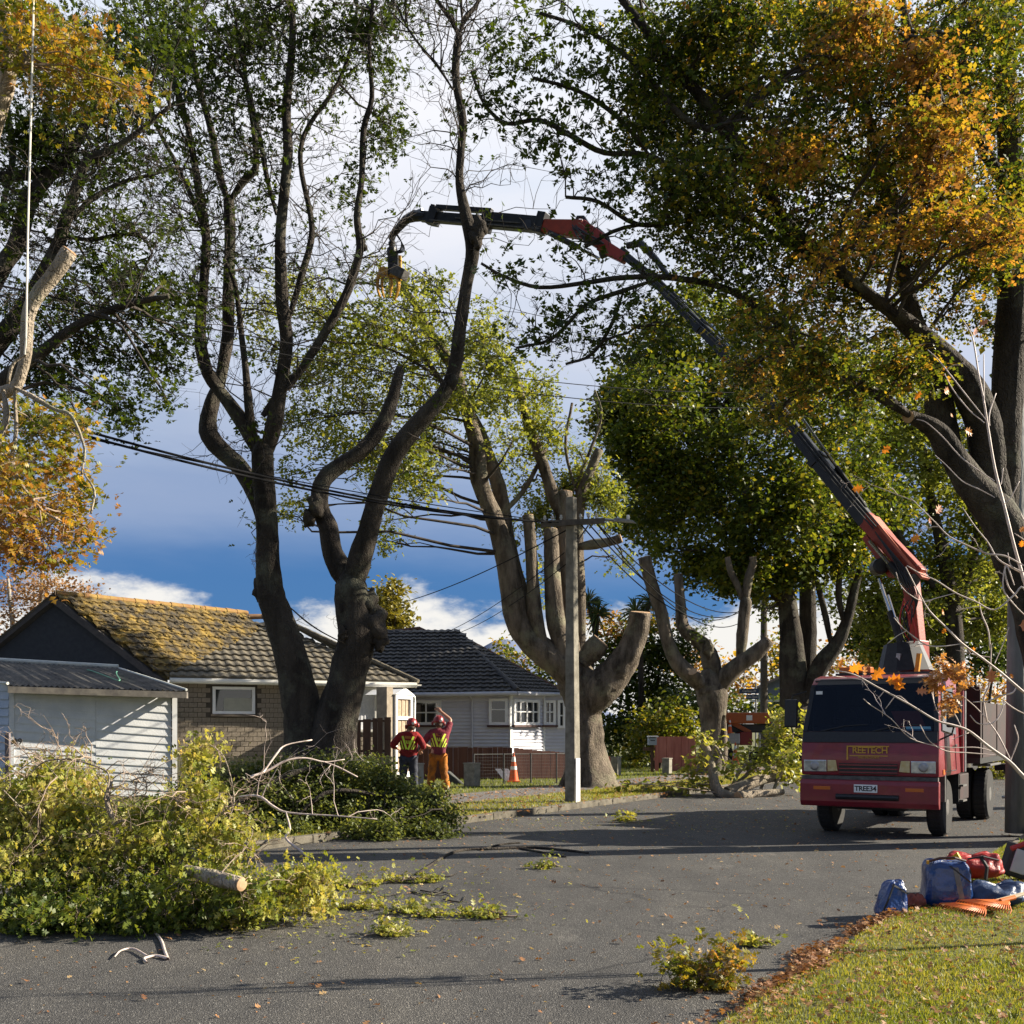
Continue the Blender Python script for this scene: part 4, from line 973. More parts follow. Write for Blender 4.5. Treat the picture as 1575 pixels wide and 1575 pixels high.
# --- far house behind the truck -----------------------------------
Yh = 66; hb2 = thing('far_house', 'small blue grey gabled house far behind the mirror of the truck', 'house', (at(1195, 1080, Yh).x, Yh, 0))
q = [at(1168, 1058, Yh), at(1210, 1038, Yh), at(1262, 1062, Yh)]
MB().prism([(q[0].x, Yh, 0), q[0], q[1], q[2], (q[2].x, Yh, 0)], (1.5, 7, 0)).build('wall', mat('far_wall', (.13, .15, .20), (.16, .18, .23), .8, 3), hb2)
MB().hexa([q[0] + Vector((-.3, -.3, -.1)), q[1] + Vector((0, -.3, .0)), q[1] + Vector((1.5, 7.3, .0)), q[0] + Vector((1.2, 7.3, -.1))], [q[0] + Vector((-.3, -.3, .05)), q[1] + Vector((0, -.3, .16)), q[1] + Vector((1.5, 7.3, .16)), q[0] + Vector((1.2, 7.3, .05))]).build('roof', mat('far_roof', (.20, .15, .13), (.26, .2, .17), .9, 4), hb2)
MB().hexa([q[2] + Vector((.3, -.3, -.1)), q[1] + Vector((0.01, -.3, .0)), q[1] + Vector((1.51, 7.3, .0)), q[2] + Vector((1.8, 7.3, -.1))], [q[2] + Vector((.3, -.3, .05)), q[1] + Vector((0.01, -.3, .16)), q[1] + Vector((1.51, 7.3, .16)), q[2] + Vector((1.8, 7.3, .05))]).build('roof', MATS['far_roof'], hb2)
MB().box(at(1190, 1078, Yh - 4), (2.6, .1, .12)).build('gutter', M_white, hb2)
# --- wood chipper ------------------------------------------------
Yc = 47; cx_ = at(1150, 1120, Yc).x
ch = thing('wood_chipper', 'orange and red wood chipper parked beyond the bare pollarded tree', 'wood chipper', (cx_, Yc, 0))
M_oc = mat('chipper_orange', (.42, .10, .02), (.36, .08, .02), .5, 6); M_rc = mat('chipper_red', (.22, .02, .018), (.17, .02, .016), .5, 6)
def P_(px, py, dy=0): return at(px, py, Yc + dy)
a, b = P_(1106, 1096), P_(1187, 1113)
MB().bbox((a.x, Yc, b.z), (b.x, Yc + 1.3, a.z)).build('hood', M_oc, ch, bevel=.06)
MB().bbox((P_(1148, 0).x, Yc - .012, P_(0, 1108).z), (P_(1157, 0).x, Yc - .002, P_(0, 1100).z)).build('plate', M_white, ch)
MB().prism([P_(1118, 1111, .2), P_(1128, 1109, .2), P_(1156, 1124, .2), P_(1150, 1128, .2)], (0, .6, 0)).build('chute', M_oc, ch)
a, b = P_(1136, 1126), P_(1155, 1146); MB().bbox((a.x, Yc - .3, b.z), (b.x, Yc + .9, a.z)).build('hopper', M_rc, ch, bevel=.04)
a, b = P_(1112, 1128), P_(1136, 1144); MB().bbox((a.x, Yc - .3, b.z), (b.x, Yc + .9, a.z)).build('deck', M_steel, ch, bevel=.03)
a, b = P_(1110, 1113.5), P_(1190, 1127); MB().bbox((a.x, Yc + .3, b.z), (b.x, Yc + 1.2, a.z)).build('engine', M_black, ch, bevel=.05)
for px in (1120, 1166):
    MB().lathe(Vector((P_(px, 0).x, Yc + .1, .38)), [(.2, -.12), (.36, -.11), (.38, -.05), (.38, .05), (.36, .11), (.2, .12)], 18, 'y').build('wheel', M_rubber, ch)
MB().tube([P_(1168, 1130, -.3), P_(1168, 1172, -.3)], .05, 8).build('drawbar_leg', M_steel, ch)
cone(P_(1122.5, 1127.5, -.1), .62, 'orange cone standing on the deck of the wood chipper')
# ------------------------------------------------------------------ crane truck
tc0 = Vector((5.325, 16.56, 0)); trz = math.atan2(KD.x, -KD.y)
truck = thing('crane_truck', 'dark red tree work truck with a raised folding crane, parked facing the camera', 'truck', tc0, trz)
TM = Matrix.Translation(tc0) @ Matrix.Rotation(trz, 4, 'Z'); TI = TM.inverted()
def wb(mb, name, m, parent, **k):
    mb.v = [tuple(TI @ Vector(v)) for v in mb.v]; return mb.build(name, m, parent, local=True, **k)
M_red = mat('truck_red', (0.23, 0.020, 0.032), (0.175, 0.016, 0.024), 0.38, 4, 0.05, 40, coat=0.3)
M_red_d = mat('bin_red_shaded', (0.030, 0.008, 0.008), (0.014, 0.007, 0.007), 0.8, 3, 0.1, 30)  # dark red darkened further, tree shade put into the colour
M_wind = mat('windscreen_glass', (0.006, 0.011, 0.022), None, 0.03, spec=0.35)
_t = M_wind.node_tree; _tr = _t.nodes.new('ShaderNodeBsdfTransparent'); _tr.inputs['Color'].default_value = (.55, .68, .85, 1); _mx = _t.nodes.new('ShaderNodeMixShader'); _mx.inputs[0].default_value = .62
_t.links.new(_t.nodes['Principled BSDF'].outputs[0], _mx.inputs[1]); _t.links.new(_tr.outputs[0], _mx.inputs[2]); _t.links.new(_mx.outputs[0], _t.nodes['Material Output'].inputs['Surface'])
M_lamp = mat('lamp_glass', (.42, .44, .46), (.7, .72, .72), .12, 14, metal=.5)
M_amber = mat('amber_lens', (.50, .12, .015), None, .3)
M_grime = mat('grimy_steel', (.05, .048, .046), (.11, .105, .10), .7, 14)
M_gold = mat('gold_paint', (.55, .30, .035), None, .5)
W2 = 1.02
def ring(y0, y1, zs, w0, w1): pass
cabprof = [(-.04, .93), (-.03, 1.16), (-.05, 1.42), (-.09, 1.60), (-.34, 2.32), (-.47, 2.43), (-.70, 2.475), (-1.65, 2.47), (-1.78, 2.40), (-1.80, .93)]
cw = lambda z: W2 - .005 - max(0, z - 1.55) * .085
g = MB(); n = len(cabprof)
Vv = [Vector((sx * (cw(z) - e), y, z)) for sx, e in ((-1, 0), (1, 0)) for y, z in cabprof]
g.add(Vv, [tuple(range(n)), tuple(range(n, 2 * n))[::-1]] + [(i, n + i, n + (i + 1) % n, (i + 1) % n) for i in range(n)])
cab = g.build('cab', M_red, truck, local=True, bevel=.035); smooth_by_angle(cab, 40)
_b = bmesh.new(); _b.from_mesh(cab.data)
_f = [f for f in _b.faces if abs(f.calc_center_median().x) < .2 and 1.75 < f.calc_center_median().z < 2.2 and f.calc_center_median().y > -.6 and f.calc_area() > .5]
bmesh.ops.delete(_b, geom=_f, context='FACES'); _b.to_mesh(cab.data); _b.free()
M_int = mat('cab_trim', (.018, .019, .021), (.035, .035, .037), .8, 10); M_seat = mat('seat_cloth', (.05, .052, .058), (.09, .09, .095), .9, 14)
g = MB(); g.box((0, -1.62, 1.95), (1.86, .03, .95)); g.box((.90, -.95, 1.9), (.03, 1.3, .8)); g.box((-.90, -.95, 1.9), (.03, 1.3, .8)); g.box((0, -.9, 2.38), (1.8, 1.0, .03)); g.box((0, -.9, 1.45), (1.86, 1.5, .04)); g.build('cab_lining', M_int, cab, local=True)
g = MB(); g.prism([(-.88, -.16, 1.44), (-.88, -.20, 1.66), (-.88, -.52, 1.70), (-.88, -.62, 1.44)], (1.76, 0, 0)); g.build('dashboard', M_int, cab, local=True, bevel=.02)
for _x in (-.5, .5):
    MB().hexa([(_x - .22, -1.5, 1.45), (_x + .22, -1.5, 1.45), (_x + .22, -1.35, 1.45), (_x - .22, -1.35, 1.45)], [(_x - .19, -1.58, 2.0), (_x + .19, -1.58, 2.0), (_x + .19, -1.46, 2.0), (_x - .19, -1.46, 2.0)]).build('seat', M_seat, cab, local=True, bevel=.04)
    MB().box((_x, -1.54, 2.12), (.24, .1, .18)).build('headrest', M_seat, cab, local=True, bevel=.04)
g = MB(); _p = [Vector((.5 + .19 * math.cos(a), -.70 - .06 * math.sin(a), 1.80 + .17 * math.sin(a))) for a in np.linspace(0, 2 * math.pi, 25)]
g.tube(_p, .014, 6); g.tube([(.5, -.70, 1.80), (.5, -.52, 1.62)], .025, 6); g.tube([_p[0], _p[12]], .012, 5); g.build('steering_wheel', M_int, cab, local=True)
MB().box((0, -.42, 2.22), (.26, .03, .08)).build('rear_view_mirror', M_int, cab, local=True, bevel=.01)
def slab(y0, z0, y1, z1, xa, xb, off, th=.012, inset=0.0):
    """panel lying on the sloping cab front between two profile heights"""
    d = Vector((0, y1 - y0, z1 - z0)); nrm = Vector((0, d.z, -d.y)).normalized()
    if nrm.y < 0: nrm = -nrm
    a, b = nrm * off, nrm * (off + th)
    P4 = [Vector((xa, y0, z0)), Vector((xb, y0, z0)), Vector((xb - math.copysign(inset, xb), y1, z1)), Vector((xa - math.copysign(inset, xa), y1, z1))]
    return MB().hexa([p + a for p in P4], [p + b for p in P4])
slab(-.09, 1.60, -.34, 2.32, -.93, .93, .004, .012, .05).build('windscreen', M_wind, truck, local=True, bevel=.004)
ws = bpy.data.objects[truck.children[-1].name]
slab(-.335, 2.305, -.44, 2.40, -.86, .86, .006, .012, .03).build('visor', M_black, truck, local=True)
slab(-.05, 1.43, -.09, 1.595, -.99, .99, .006, .014, .0).build('front_panel', M_black, truck, local=True, bevel=.004)
for sx in (-1, 1):
    slab(-.09, 1.60, -.34, 2.32, sx * .935, sx * 1.0, .003, .012, .06).build('pillar', M_black, truck, local=True)
    g = MB(); g.hexa([(sx * .955, -.22, 1.62), (sx * 1.028, -.22, 1.62), (sx * 1.028, -1.3, 1.55), (sx * .955, -1.3, 1.55)], [(sx * .90, -.46, 2.27), (sx * .969, -.46, 2.27), (sx * .969, -1.3, 2.27), (sx * .90, -1.3, 2.27)]); g.build('side_window', M_glass, truck, local=True)
    # headlights: housing, lens and corner indicator
    x0, x1 = sx * .62, sx * .97
    h = MB().hexa([(x0, -.10, .985), (x1, -.10, .985), (x1, -.02, .985), (x0, -.02, .985)], [(x0, -.10, 1.165), (x1, -.10, 1.165), (x1, -.015, 1.165), (x0, -.015, 1.165)]).build('headlight', M_lamp, truck, local=True, bevel=.012)
    MB().lathe((sx * .80, -.012, 1.075), [(.072, -.02), (.070, .004), (.05, .012), (.02, .014)], 16, 'y').build('reflector', M_steel, h, local=True)
    x0, x1 = sx * .45, sx * .605
    MB().hexa([(x0, -.10, 1.0), (x1, -.10, .99), (x1, -.018, .99), (x0, -.018, 1.0)], [(x0 + sx * .03, -.10, 1.165), (x1, -.10, 1.165), (x1, -.014, 1.165), (x0 + sx * .03, -.014, 1.165)]).build('indicator', mat('lens_yellow', (.50, .36, .14), (.6, .5, .3), .2, 10), truck, local=True, bevel=.01)
    MB().box((sx * .68, .012, .74), (.26, .02, .055)).build('fog_light', M_amber, truck, local=True, bevel=.006)
    # mirrors on stalks
    mx = sx * 1.20
    MB().hexa([(mx - .10, -.16, 1.66), (mx + .10, -.16, 1.66), (mx + .10, -.06, 1.66), (mx - .10, -.06, 1.66)], [(mx - .10, -.2, 2.10), (mx + .10, -.2, 2.10), (mx + .10, -.09, 2.10), (mx - .10, -.09, 2.10)]).build('mirror', M_black, truck, local=True, bevel=.03)
    MB().tube([(sx * .97, -.18, 2.22), (sx * 1.18, -.14, 2.16), (mx, -.14, 2.08)], .014, 6).build('mirror_arm', M_black, truck, local=True)
    MB().tube([(sx * 1.0, -.14, 1.48), (mx - sx * .03, -.13, 1.56), (mx, -.13, 1.68)], .014, 6).build('mirror_arm', M_black, truck, local=True)
for xa, xb in ((.72, .02), (-.06, -.74)):
    MB().tube([(xa, -.075, 1.60), ((xa + xb) / 2, -.10, 1.68), (xb, -.12, 1.705)], .012, 5).build('wiper', M_black, truck, local=True)
# dashboard things seen through the glass
for i in range(3): MB().box((0, -.016 + .004 * i, .985 + .055 * i), (.88, .02, .018)).build('grille_bar', M_red, truck, local=True)
MB().box((0, -.03, 1.04), (.86, .02, .16)).build('grille', M_black, truck, local=True)
# bumper with its slot and plate
g = MB(); bp = [(-.10, .46), (-.02, .46), (.02, .54), (.02, .80), (-.01, .87), (-.10, .87)]
Vv = [Vector((sx * W2, y - .10 * 0, z)) for sx in (-1, 1) for y, z in bp]; n = len(bp)
g.add(Vv, [tuple(range(n)), tuple(range(n, 2 * n))[::-1]] + [(i, n + i, n + (i + 1) % n, (i + 1) % n) for i in range(n)])
g.build('bumper', M_red, truck, local=True, bevel=.02)
MB().box((0, -.06, .90), (2.0, .07, .055)).build('bumper_top', M_grime, truck, local=True)
g = MB(); g.tube([(-.46, .018, .615), (.46, .018, .615)], .045, 10); g.build('bumper_slot', M_black, truck, local=True)
pl = MB().box((.02, .030, .745), (.345, .012, .12)).build('number_plate', mat('plate_white', (.75, .75, .73), None, .5), truck, local=True, bevel=.004)
mw = Matrix.Rotation(math.pi, 4, 'Z') @ Matrix.Rotation(R_(90), 4, 'X')
mt = mw.copy(); mt.translation = (.02, .038, .742); text_mesh('plate_lettering', 'TREE34', .105, M_black, pl, mt, .001, .94, .0025)
# company lettering: tall T, underline and small line
g0 = slab(-.03, 1.16, -.05, 1.42, -.40, .40, .001, .002); 
mt = mw.copy(); mt.translation = (.0 - .03, -.026, 1.315); text_mesh('lettering', 'REETECH', .135, M_gold, truck, mt, .003, .92, .002)
g = MB(); g.box((.305, -.028, 1.28), (.022, .006, .215)); g.box((.0, -.024, 1.378), (.62, .006, .016)); g.box((-.01, -.022, 1.235), (.56, .006, .012)); g.build('emblem', M_gold, truck, local=True)
mt = mw.copy(); mt.translation = (-.01, -.019, 1.208); text_mesh('lettering', 'TREE SPECIALISTS', .040, M_gold, truck, mt, .002, 1.0)
# small stickers on the screen
MB().box((.80, -.268, 2.20), (.10, .006, .05)).build('sticker', MATS['plate_white'], truck, local=True)
# items on the dashboard, roof bar and beacon
MB().box((-.02, -.95, 2.50), (1.5, .05, .05)).build('roof_bar', M_grime, truck, local=True)
bl = MB().box((.42, -1.0, 2.57), (.50, .2, .10)).build('beacon', M_amber, truck, local=True, bevel=.02)
MB().box((.42, -1.0, 2.505), (.46, .22, .05)).build('beacon_base', M_black, bl, local=True)
# sun hat of red cloth on the dash reads as the red patch behind the glass
slab(-.115, 1.66, -.20, 1.90, -.82, -.42, .018, .002, .12).build('dash_flag', mat('dash_red', (.20, .03, .025), None, .6), truck, local=True)
slab(-.10, 1.61, -.115, 1.67, -.90, -.55, .018, .002, .02).build('dash_card', mat('dash_blue', (.10, .25, .35), None, .5), truck, local=True)
# wheels and arches
def wheel(x, y, r=.44, w=.24, nm='wheel'):
    o = MB().lathe((x, y, r), [(r * .55, -w / 2), (r * .92, -w / 2), (r, -w * .36), (r, w * .36), (r * .92, w / 2), (r * .55, w / 2)], 28, 'x').build(nm, M_rubber, truck, local=True)
    MB().lathe((x, y, r), [(r * .2, -w * .52), (r * .50, -w * .44), (r * .56, -w * .3), (r * .56, w * .3), (r * .50, w * .44), (r * .2, w * .52)], 20, 'x').build('rim', M_grime, o, local=True)
    tr = MB()
    for k in range(28):
        a = k * 2 * math.pi / 28; rr = Matrix.Rotation(a, 3, 'X'); tr.box(Vector((x, y, r)) + rr @ Vector((0, 0, r + .003)), (w * .7, .05, .014), rr)
    tr.build('tread', M_rubber, o, local=True); return o
for sx in (-1, 1):
    wheel(sx * .83, -1.05)
    wheel(sx * .90, -4.7, .46, .25); wheel(sx * .63, -4.7, .46, .25)
    g = MB(); pts = [(.0, 1.0), (-.02, .62)]
    g.hexa([(sx * .66, -.55, .55), (sx * 1.01, -.55, .55), (sx * 1.01, -.50, .55), (sx * .66, -.50, .55)], [(sx * .66, -.65, .95), (sx * 1.01, -.65, .95), (sx * 1.01, -.50, .95), (sx * .66, -.50, .95)]); g.build('mudguard', M_grime, truck, local=True)
    MB().hexa([(sx * .70, -1.72, .45), (sx * 1.0, -1.72, .45), (sx * 1.0, -1.68, .45), (sx * .70, -1.68, .45)], [(sx * .70, -1.72, .95), (sx * 1.0, -1.72, .95), (sx * 1.0, -1.68, .95), (sx * .70, -1.68, .95)]).build('mud_flap', M_rubber, truck, local=True)
    MB().box((sx * .97, -4.7, 1.0), (.30, 1.25, .04)).build('mudguard', M_grime, truck, local=True, bevel=.01)
    MB().box((sx * .42, -3.2, .72), (.09, 6.0, .22)).build('chassis_rail', M_black, truck, local=True)
MB().tube([(-.8, -1.05, .44), (.8, -1.05, .44)], .07, 8).build('axle', M_black, truck, local=True)
MB().tube([(-.8, -4.7, .46), (.8, -4.7, .46)], .09, 8).build('axle', M_black, truck, local=True)
MB().box((0, -.8, .62), (1.1, 1.2, .42)).build('engine', M_black, truck, local=True, bevel=.05)
MB().box((.72, -2.4, .65), (.4, .9, .4)).build('fuel_tank', M_grime, truck, local=True, bevel=.06)
MB().box((-.80, -2.35, .70), (.35, .8, .42)).build('battery_box', M_red_d, truck, local=True, bevel=.02)
for _sx in (-1, 1):
    g = MB(); 
    for a_, b_ in (((-.50, 1.0), (-.42, 1.58)), ((-1.38, 1.0), (-1.38, 2.30)), ((-.50, 1.0), (-1.38, 1.0))): g.tube([(_sx * (W2 - .003), a_[0], a_[1]), (_sx * (cw(b_[1]) + .003), b_[0], b_[1])], .006, 4)
    g.build('door_seam', M_black, truck, local=True)
    MB().box((_sx * (W2 + .008), -1.28, 1.38), (.02, .14, .04)).build('door_handle', M_black, truck, local=True, bevel=.006)
# amber side marker and steps on the near side
MB().box((-1.018, -.35, 1.0), (.02, .12, .07)).build('side_indicator', M_amber, truck, local=True)
for z in (.50, .74): MB().box((-.98, -1.9, z), (.16, .34, .03)).build('step', M_grime, truck, local=True)
# tray with high dark red sides
MB().box((0, -4.9, 1.10), (2.2, 3.6, .10)).build('tray_deck', M_black, truck, local=True)
for sx in (-1, 1):
    sd = MB().box((sx * 1.08, -4.9, 1.62), (.05, 3.6, .94)).build('tray_side', M_red_d, truck, local=True)
    for k in range(3): MB().box((sx * 1.11, -3.3 - k * 1.6, 1.62), (.02, .09, .94)).build('rib', M_red_d, sd, local=True)
MB().box((0, -3.12, 1.75), (2.2, .05, 1.2)).build('headboard', M_red_d, truck, local=True)
MB().box((0, -6.70, 1.62), (2.1, .05, .94)).build('tailgate', M_red_d, truck, local=True)
for y in (-1.95, -2.15):
    MB().tube([(-1.0, y, .95), (-1.0, y, 2.25)], .035, 8).build('rack_post', M_steel if y < -2 else M_red, truck, local=True)
# stabiliser frame with a chrome leg beside the rear wheel
g = MB(); g.tube([(-1.02, -5.9, .95), (-1.35, -5.95, .95), (-1.50, -5.95, .82), (-1.50, -5.95, .42), (-1.40, -5.95, .34), (-1.05, -5.95, .34)], .035, 8); g.build('side_guard', M_steel, truck, local=True)
MB().box((-1.25, -5.7, .92), (.55, .3, .12)).build('toolbox', M_red_d, truck, local=True)
# ------------------------------------------------ the crane
M_cr = mat('crane_orange', (.33, .045, .018), (.20, .030, .014), .45, 5, .1, 30)
M_cred = mat('crane_red', (.30, .03, .018), (.20, .022, .016), .45, 5)
M_blk = mat('crane_black', (.008, .0085, .010), (.020, .021, .024), .42, 8)
M_chr = mat('chrome_rod', (.55, .56, .58), None, .18, metal=1.0)
M_yel = mat('grapple_yellow', (.58, .30, .02), (.45, .22, .02), .5, 8)
cY = lambda px: 18.75 + (1400 - px) * .0081
def cb(px, py, dy=0.0): return at(px, py, cY(px) + dy)
crane = MB(); 
def beam(mb, a, b, h, w, h2=None, w2=None):
    t = (b - a).normalized(); s = t.cross(Vector((0, 0, 1))).normalized(); u = s.cross(t)
    h2 = h2 or h; w2 = w2 or w
    return mb.hexa([a - u * h / 2 - s * w / 2, a - u * h / 2 + s * w / 2, a + u * h / 2 + s * w / 2, a + u * h / 2 - s * w / 2], [b - u * h2 / 2 - s * w2 / 2, b - u * h2 / 2 + s * w2 / 2, b + u * h2 / 2 + s * w2 / 2, b + u * h2 / 2 - s * w2 / 2])
g = MB(); beam(g, cb(1408, 1075), cb(1411, 985), .34, .44, .26, .34); column = wb(g, 'crane_column', M_cred, truck, bevel=.02)
def cp(g, name, m, **k): return wb(g, name, m, column, **k)
g = MB(); beam(g, cb(1414, 1000), cb(1400, 886), .16, .24, .22, .26); cp(g, 'pillar_arm', M_cr, bevel=.02)
g = MB(); g.tube([cb(1392, 1035, -.25), cb(1388, 990, -.25)], [.46, .30], 10); cp(g, 'slew_housing', M_blk)
for px, c_ in ((1382, 'pale'), (1413, 'yellow')):
    g = MB(); beam(g, cb(px - 3, 1036, -.62), cb(px + 1, 1005, -.62), .07, .05); cp(g, 'guard_bar', M_yel if c_ == 'yellow' else M_steel)
for x0, y0, x1, y1, r in ((1385, 990, 1352, 890, .055), (1388, 985, 1366, 915, .035)):
    g = MB(); g.tube([cb(x0, y0, -.1), cb((x0 + x1) / 2, (y0 + y1) / 2, -.1)], r, 10); cp(g, 'lift_cylinder', M_blk)
    g = MB(); g.tube([cb((x0 + x1) / 2, (y0 + y1) / 2, -.1), cb(x1, y1, -.1)], r * .55, 8); cp(g, 'lift_rod', M_chr)
for k in range(7):
    p = [cb(1398 + random.uniform(-8, 12), 1000 + random.uniform(-12, 8), -.35), cb(1385 + random.uniform(-5, 30), 960 + random.uniform(-15, 15), -.4), cb(1395 + random.uniform(-8, 12), 925 + random.uniform(-15, 10), -.3)]
    g = MB(); g.tube([Vector(q) for q in catmull(p, 5)], .013, 5); cp(g, 'hose', M_blk if k % 3 else mat('hose_red', (.4, .03, .03), None, .5))
g = MB(); g.tube([cb(1398, 900, -.2), cb(1368, 868, -.2)], .075, 10); cp(g, 'boom_cylinder', M_blk)
g = MB(); g.tube([cb(1368, 868, -.2), cb(1338, 832, -.2)], .04, 8); cp(g, 'boom_rod', M_chr)
for k in range(5):
    p = [cb(1404 + k * 2, 950 - k * 6, -.3), cb(1412 - k * 3, 915, -.34), cb(1396 - k * 5, 880 - k * 4, -.26), cb(1362 - k * 4, 838 - k * 5, -.2)]
    g = MB(); g.tube([Vector(q) for q in catmull(p, 5)], .012, 5); cp(g, 'hose', M_blk)
g = MB(); g.lathe(cb(1405, 892, -.14), [(.05, -.05), (.10, -.04), (.10, .04), (.05, .05)], 14, 'y'); cp(g, 'pivot', M_grime)
# main boom: red housing, then black telescoping sections
g = MB(); beam(g, cb(1413, 886), cb(1330, 797), .29, .24, .27, .22); mb_ = cp(g, 'main_boom', M_cr, bevel=.015)
g = MB(); beam(g, cb(1423, 890), cb(1345, 795), .045, .30); cp(g, 'boom_lit_edge', mat('crane_sunlit', (.50, .13, .07), None, .4))  # lighter strip along the boom's top edge, sunlight put into its colour
g = MB(); beam(g, cb(1374, 886), cb(1333, 826), .10, .2); cp(g, 'boom_link', M_cr)
g = MB(); g.lathe(cb(1352, 872, -.15), [(.10, -.12), (.14, -.1), (.14, .1), (.10, .12)], 14, 'y'); cp(g, 'pivot', M_blk)
secs = [((1334, 803), (1255, 704), .36, .26), ((1262, 713), (1170, 598), .32, .235), ((1178, 608), (1075, 500), .28, .21), ((1082, 508), (1002, 426), .25, .19), ((1008, 432), (955, 388), .22, .17)]
for (a, b, h, w) in secs:
    h *= .74; w *= .85
    g = MB(); beam(g, cb(*a), cb(*b), h, w); cp(g, 'boom_section', M_blk, bevel=.01)
    for oo in (-.13, .13):
        g = MB(); beam(g, cb(*a) + Vector((0, 0, oo * h / .36)) + Vector((0, -w * .5 - .012, 0)), cb(*b) + Vector((0, 0, oo * h / .36)) + Vector((0, -w * .5 - .012, 0)), .022, .02); cp(g, 'slide_rail', M_grime)
    e = cb(*b); t = (cb(*b) - cb(*a)).normalized()
    g = MB(); beam(g, e - t * .12, e, h + .05, w + .05); cp(g, 'boom_collar', M_blk, bevel=.008)
# telescoping cylinders riding above the sections
for (a, b, o) in (((1318, 790), (1222, 654), 13), ((1312, 792), (1214, 662), 6), ((1200, 636), (1110, 515), 15), ((1180, 622), (1085, 505), 9)):
    p, q = cb(a[0] + o, a[1] - o * .7), cb(b[0] + o, b[1] - o * .7); m_ = p.lerp(q, .45)
    g = MB(); g.tube([p, m_], .045, 8); cp(g, 'cylinder', M_blk)
    g = MB(); g.tube([m_, q], .026, 8); cp(g, 'cylinder_rod', M_chr)
for k, (o1, o2) in enumerate(((3, 3), (-2, -1), (8, 7))):
    pts = [cb(x + o1 * .8, y - o1 * .6, -.22) for x, y in ((1345, 812), (1290, 748), (1215, 655), (1140, 560), (1060, 482), (985, 415))]
    g = MB(); g.tube([Vector(q) for q in catmull(pts, 3)], .014, 5); cp(g, 'hose', M_blk)
# head linkage at the end of the boom
g = MB(); g.tube([cb(965, 378), cb(985, 374), cb(1010, 400), cb(1030, 428)], [.07, .08, .06, .05], 8); cp(g, 'link_bar', M_blk)
g = MB(); beam(g, cb(962, 398), cb(926, 378), .20, .2, .26, .24); cp(g, 'knuckle', M_cred, bevel=.02)
g = MB(); g.tube([cb(905, 357), cb(918, 352), cb(934, 366), cb(940, 382)], .045, 8); cp(g, 'link_bar', M_blk)
g = MB(); g.tube([cb(924, 392), cb(940, 385)], .09, 10); cp(g, 'pivot', M_blk)
g = MB(); beam(g, cb(928, 374), cb(895, 352), .30, .22, .34, .24); cp(g, 'jib_root', M_cred, bevel=.02)
g = MB(); beam(g, cb(896, 354), cb(832, 348), .36, .22, .24, .2); cp(g, 'jib_housing', M_cr, bevel=.02)
g = MB(); g.tube([cb(845, 358, -.1), cb(888, 380, -.1)], .06, 8); cp(g, 'jib_cylinder', M_blk)
g = MB(); g.tube([cb(888, 380, -.1), cb(922, 398, -.1)], .03, 8); cp(g, 'jib_rod', M_chr)
g = MB(); g.tube([cb(884, 345), cb(889, 334), cb(897, 334), cb(908, 350)], .04, 7); cp(g, 'link_bar', M_blk)
for k in range(6):
    a = cb(880 + random.uniform(0, 10), 345 + random.uniform(-4, 8), -.2); b = cb(900 + random.uniform(-8, 14), 362 + random.uniform(-14, 14), -.28); c = cb(925 + random.uniform(-6, 6), 375, -.2)
    g = MB(); g.tube([Vector(q) for q in catmull([a, b, c], 4)], .016, 5); cp(g, 'hose', M_blk)
for (a, b, h, w) in (((834, 348), (745, 340), .26, .20), ((752, 341), (648, 333), .21, .16)):
    g = MB(); beam(g, cb(*a), cb(*b), h, w); cp(g, 'jib_section', M_blk, bevel=.01)
for (a, b, dz) in (((830, 352), (750, 345), .0), ((745, 346), (660, 338), .0), ((800, 343), (700, 335), 0)):
    g = MB(); beam(g, cb(*a, -.14), cb(*b, -.14), .025, .03); cp(g, 'slide_rail', M_grime)
g = MB(); g.lathe(cb(812, 346, -.13), [(.05, -.03), (.11, -.02), (.11, .02), (.06, .03)], 16, 'y'); cp(g, 'hose_reel', M_blk)
g = MB(); beam(g, cb(833, 337), cb(755, 330), .085, .12); cp(g, 'jib_cylinder', M_blk, bevel=.01)
g = MB(); beam(g, cb(757, 325), cb(672, 319), .10, .12); cp(g, 'jib_cylinder', M_blk, bevel=.01)
g = MB(); g.tube([cb(800, 336.5), cb(672, 327)], .02, 6); cp(g, 'jib_rod', M_chr)
for px in (833, 749, 668):
    g = MB(); py = 342 + (px - 668) * .03 - (6 if px < 700 else 0) - 3; beam(g, cb(px - 6, py - 1), cb(px + 6, py + 1), .42 if px > 700 else .36, .26); cp(g, 'jib_collar', M_blk, bevel=.01)
g = MB(); beam(g, cb(659, 345), cb(668, 316), .1, .14); cp(g, 'bracket', M_blk)
g = MB(); g.tube([cb(655, 333), cb(638, 332), cb(624, 338), cb(611, 353), cb(603, 362)], [.10, .13, .10, .085, .08], 9); cp(g, 'gooseneck', M_blk)
g = MB(); g.tube([cb(640, 327), cb(650, 323)], .05, 8); cp(g, 'end_cap', M_steel)
g = MB(); g.lathe(cb(603, 372), [(.05, .16), (.09, .12), (.06, .02), (.09, -.02), (.07, -.12), (.12, -.16), (.12, -.30), (.08, -.34)], 12); cp(g, 'rotator', M_blk)
for k in range(5):
    g = MB(); g.tube([Vector(q) for q in catmull([cb(610, 358 + k), cb(617 + k * 1.2, 372 + k * 2), cb(615 + k, 384 + k), cb(606, 386 + k)], 4)], .011, 5); cp(g, 'hose', M_blk)
gr0 = cb(604, 408)
g = MB(); g.box(gr0 + Vector((.02, 0, -.02)), (.24, .3, .5)); grap = cp(g, 'grapple', M_blk, bevel=.03)
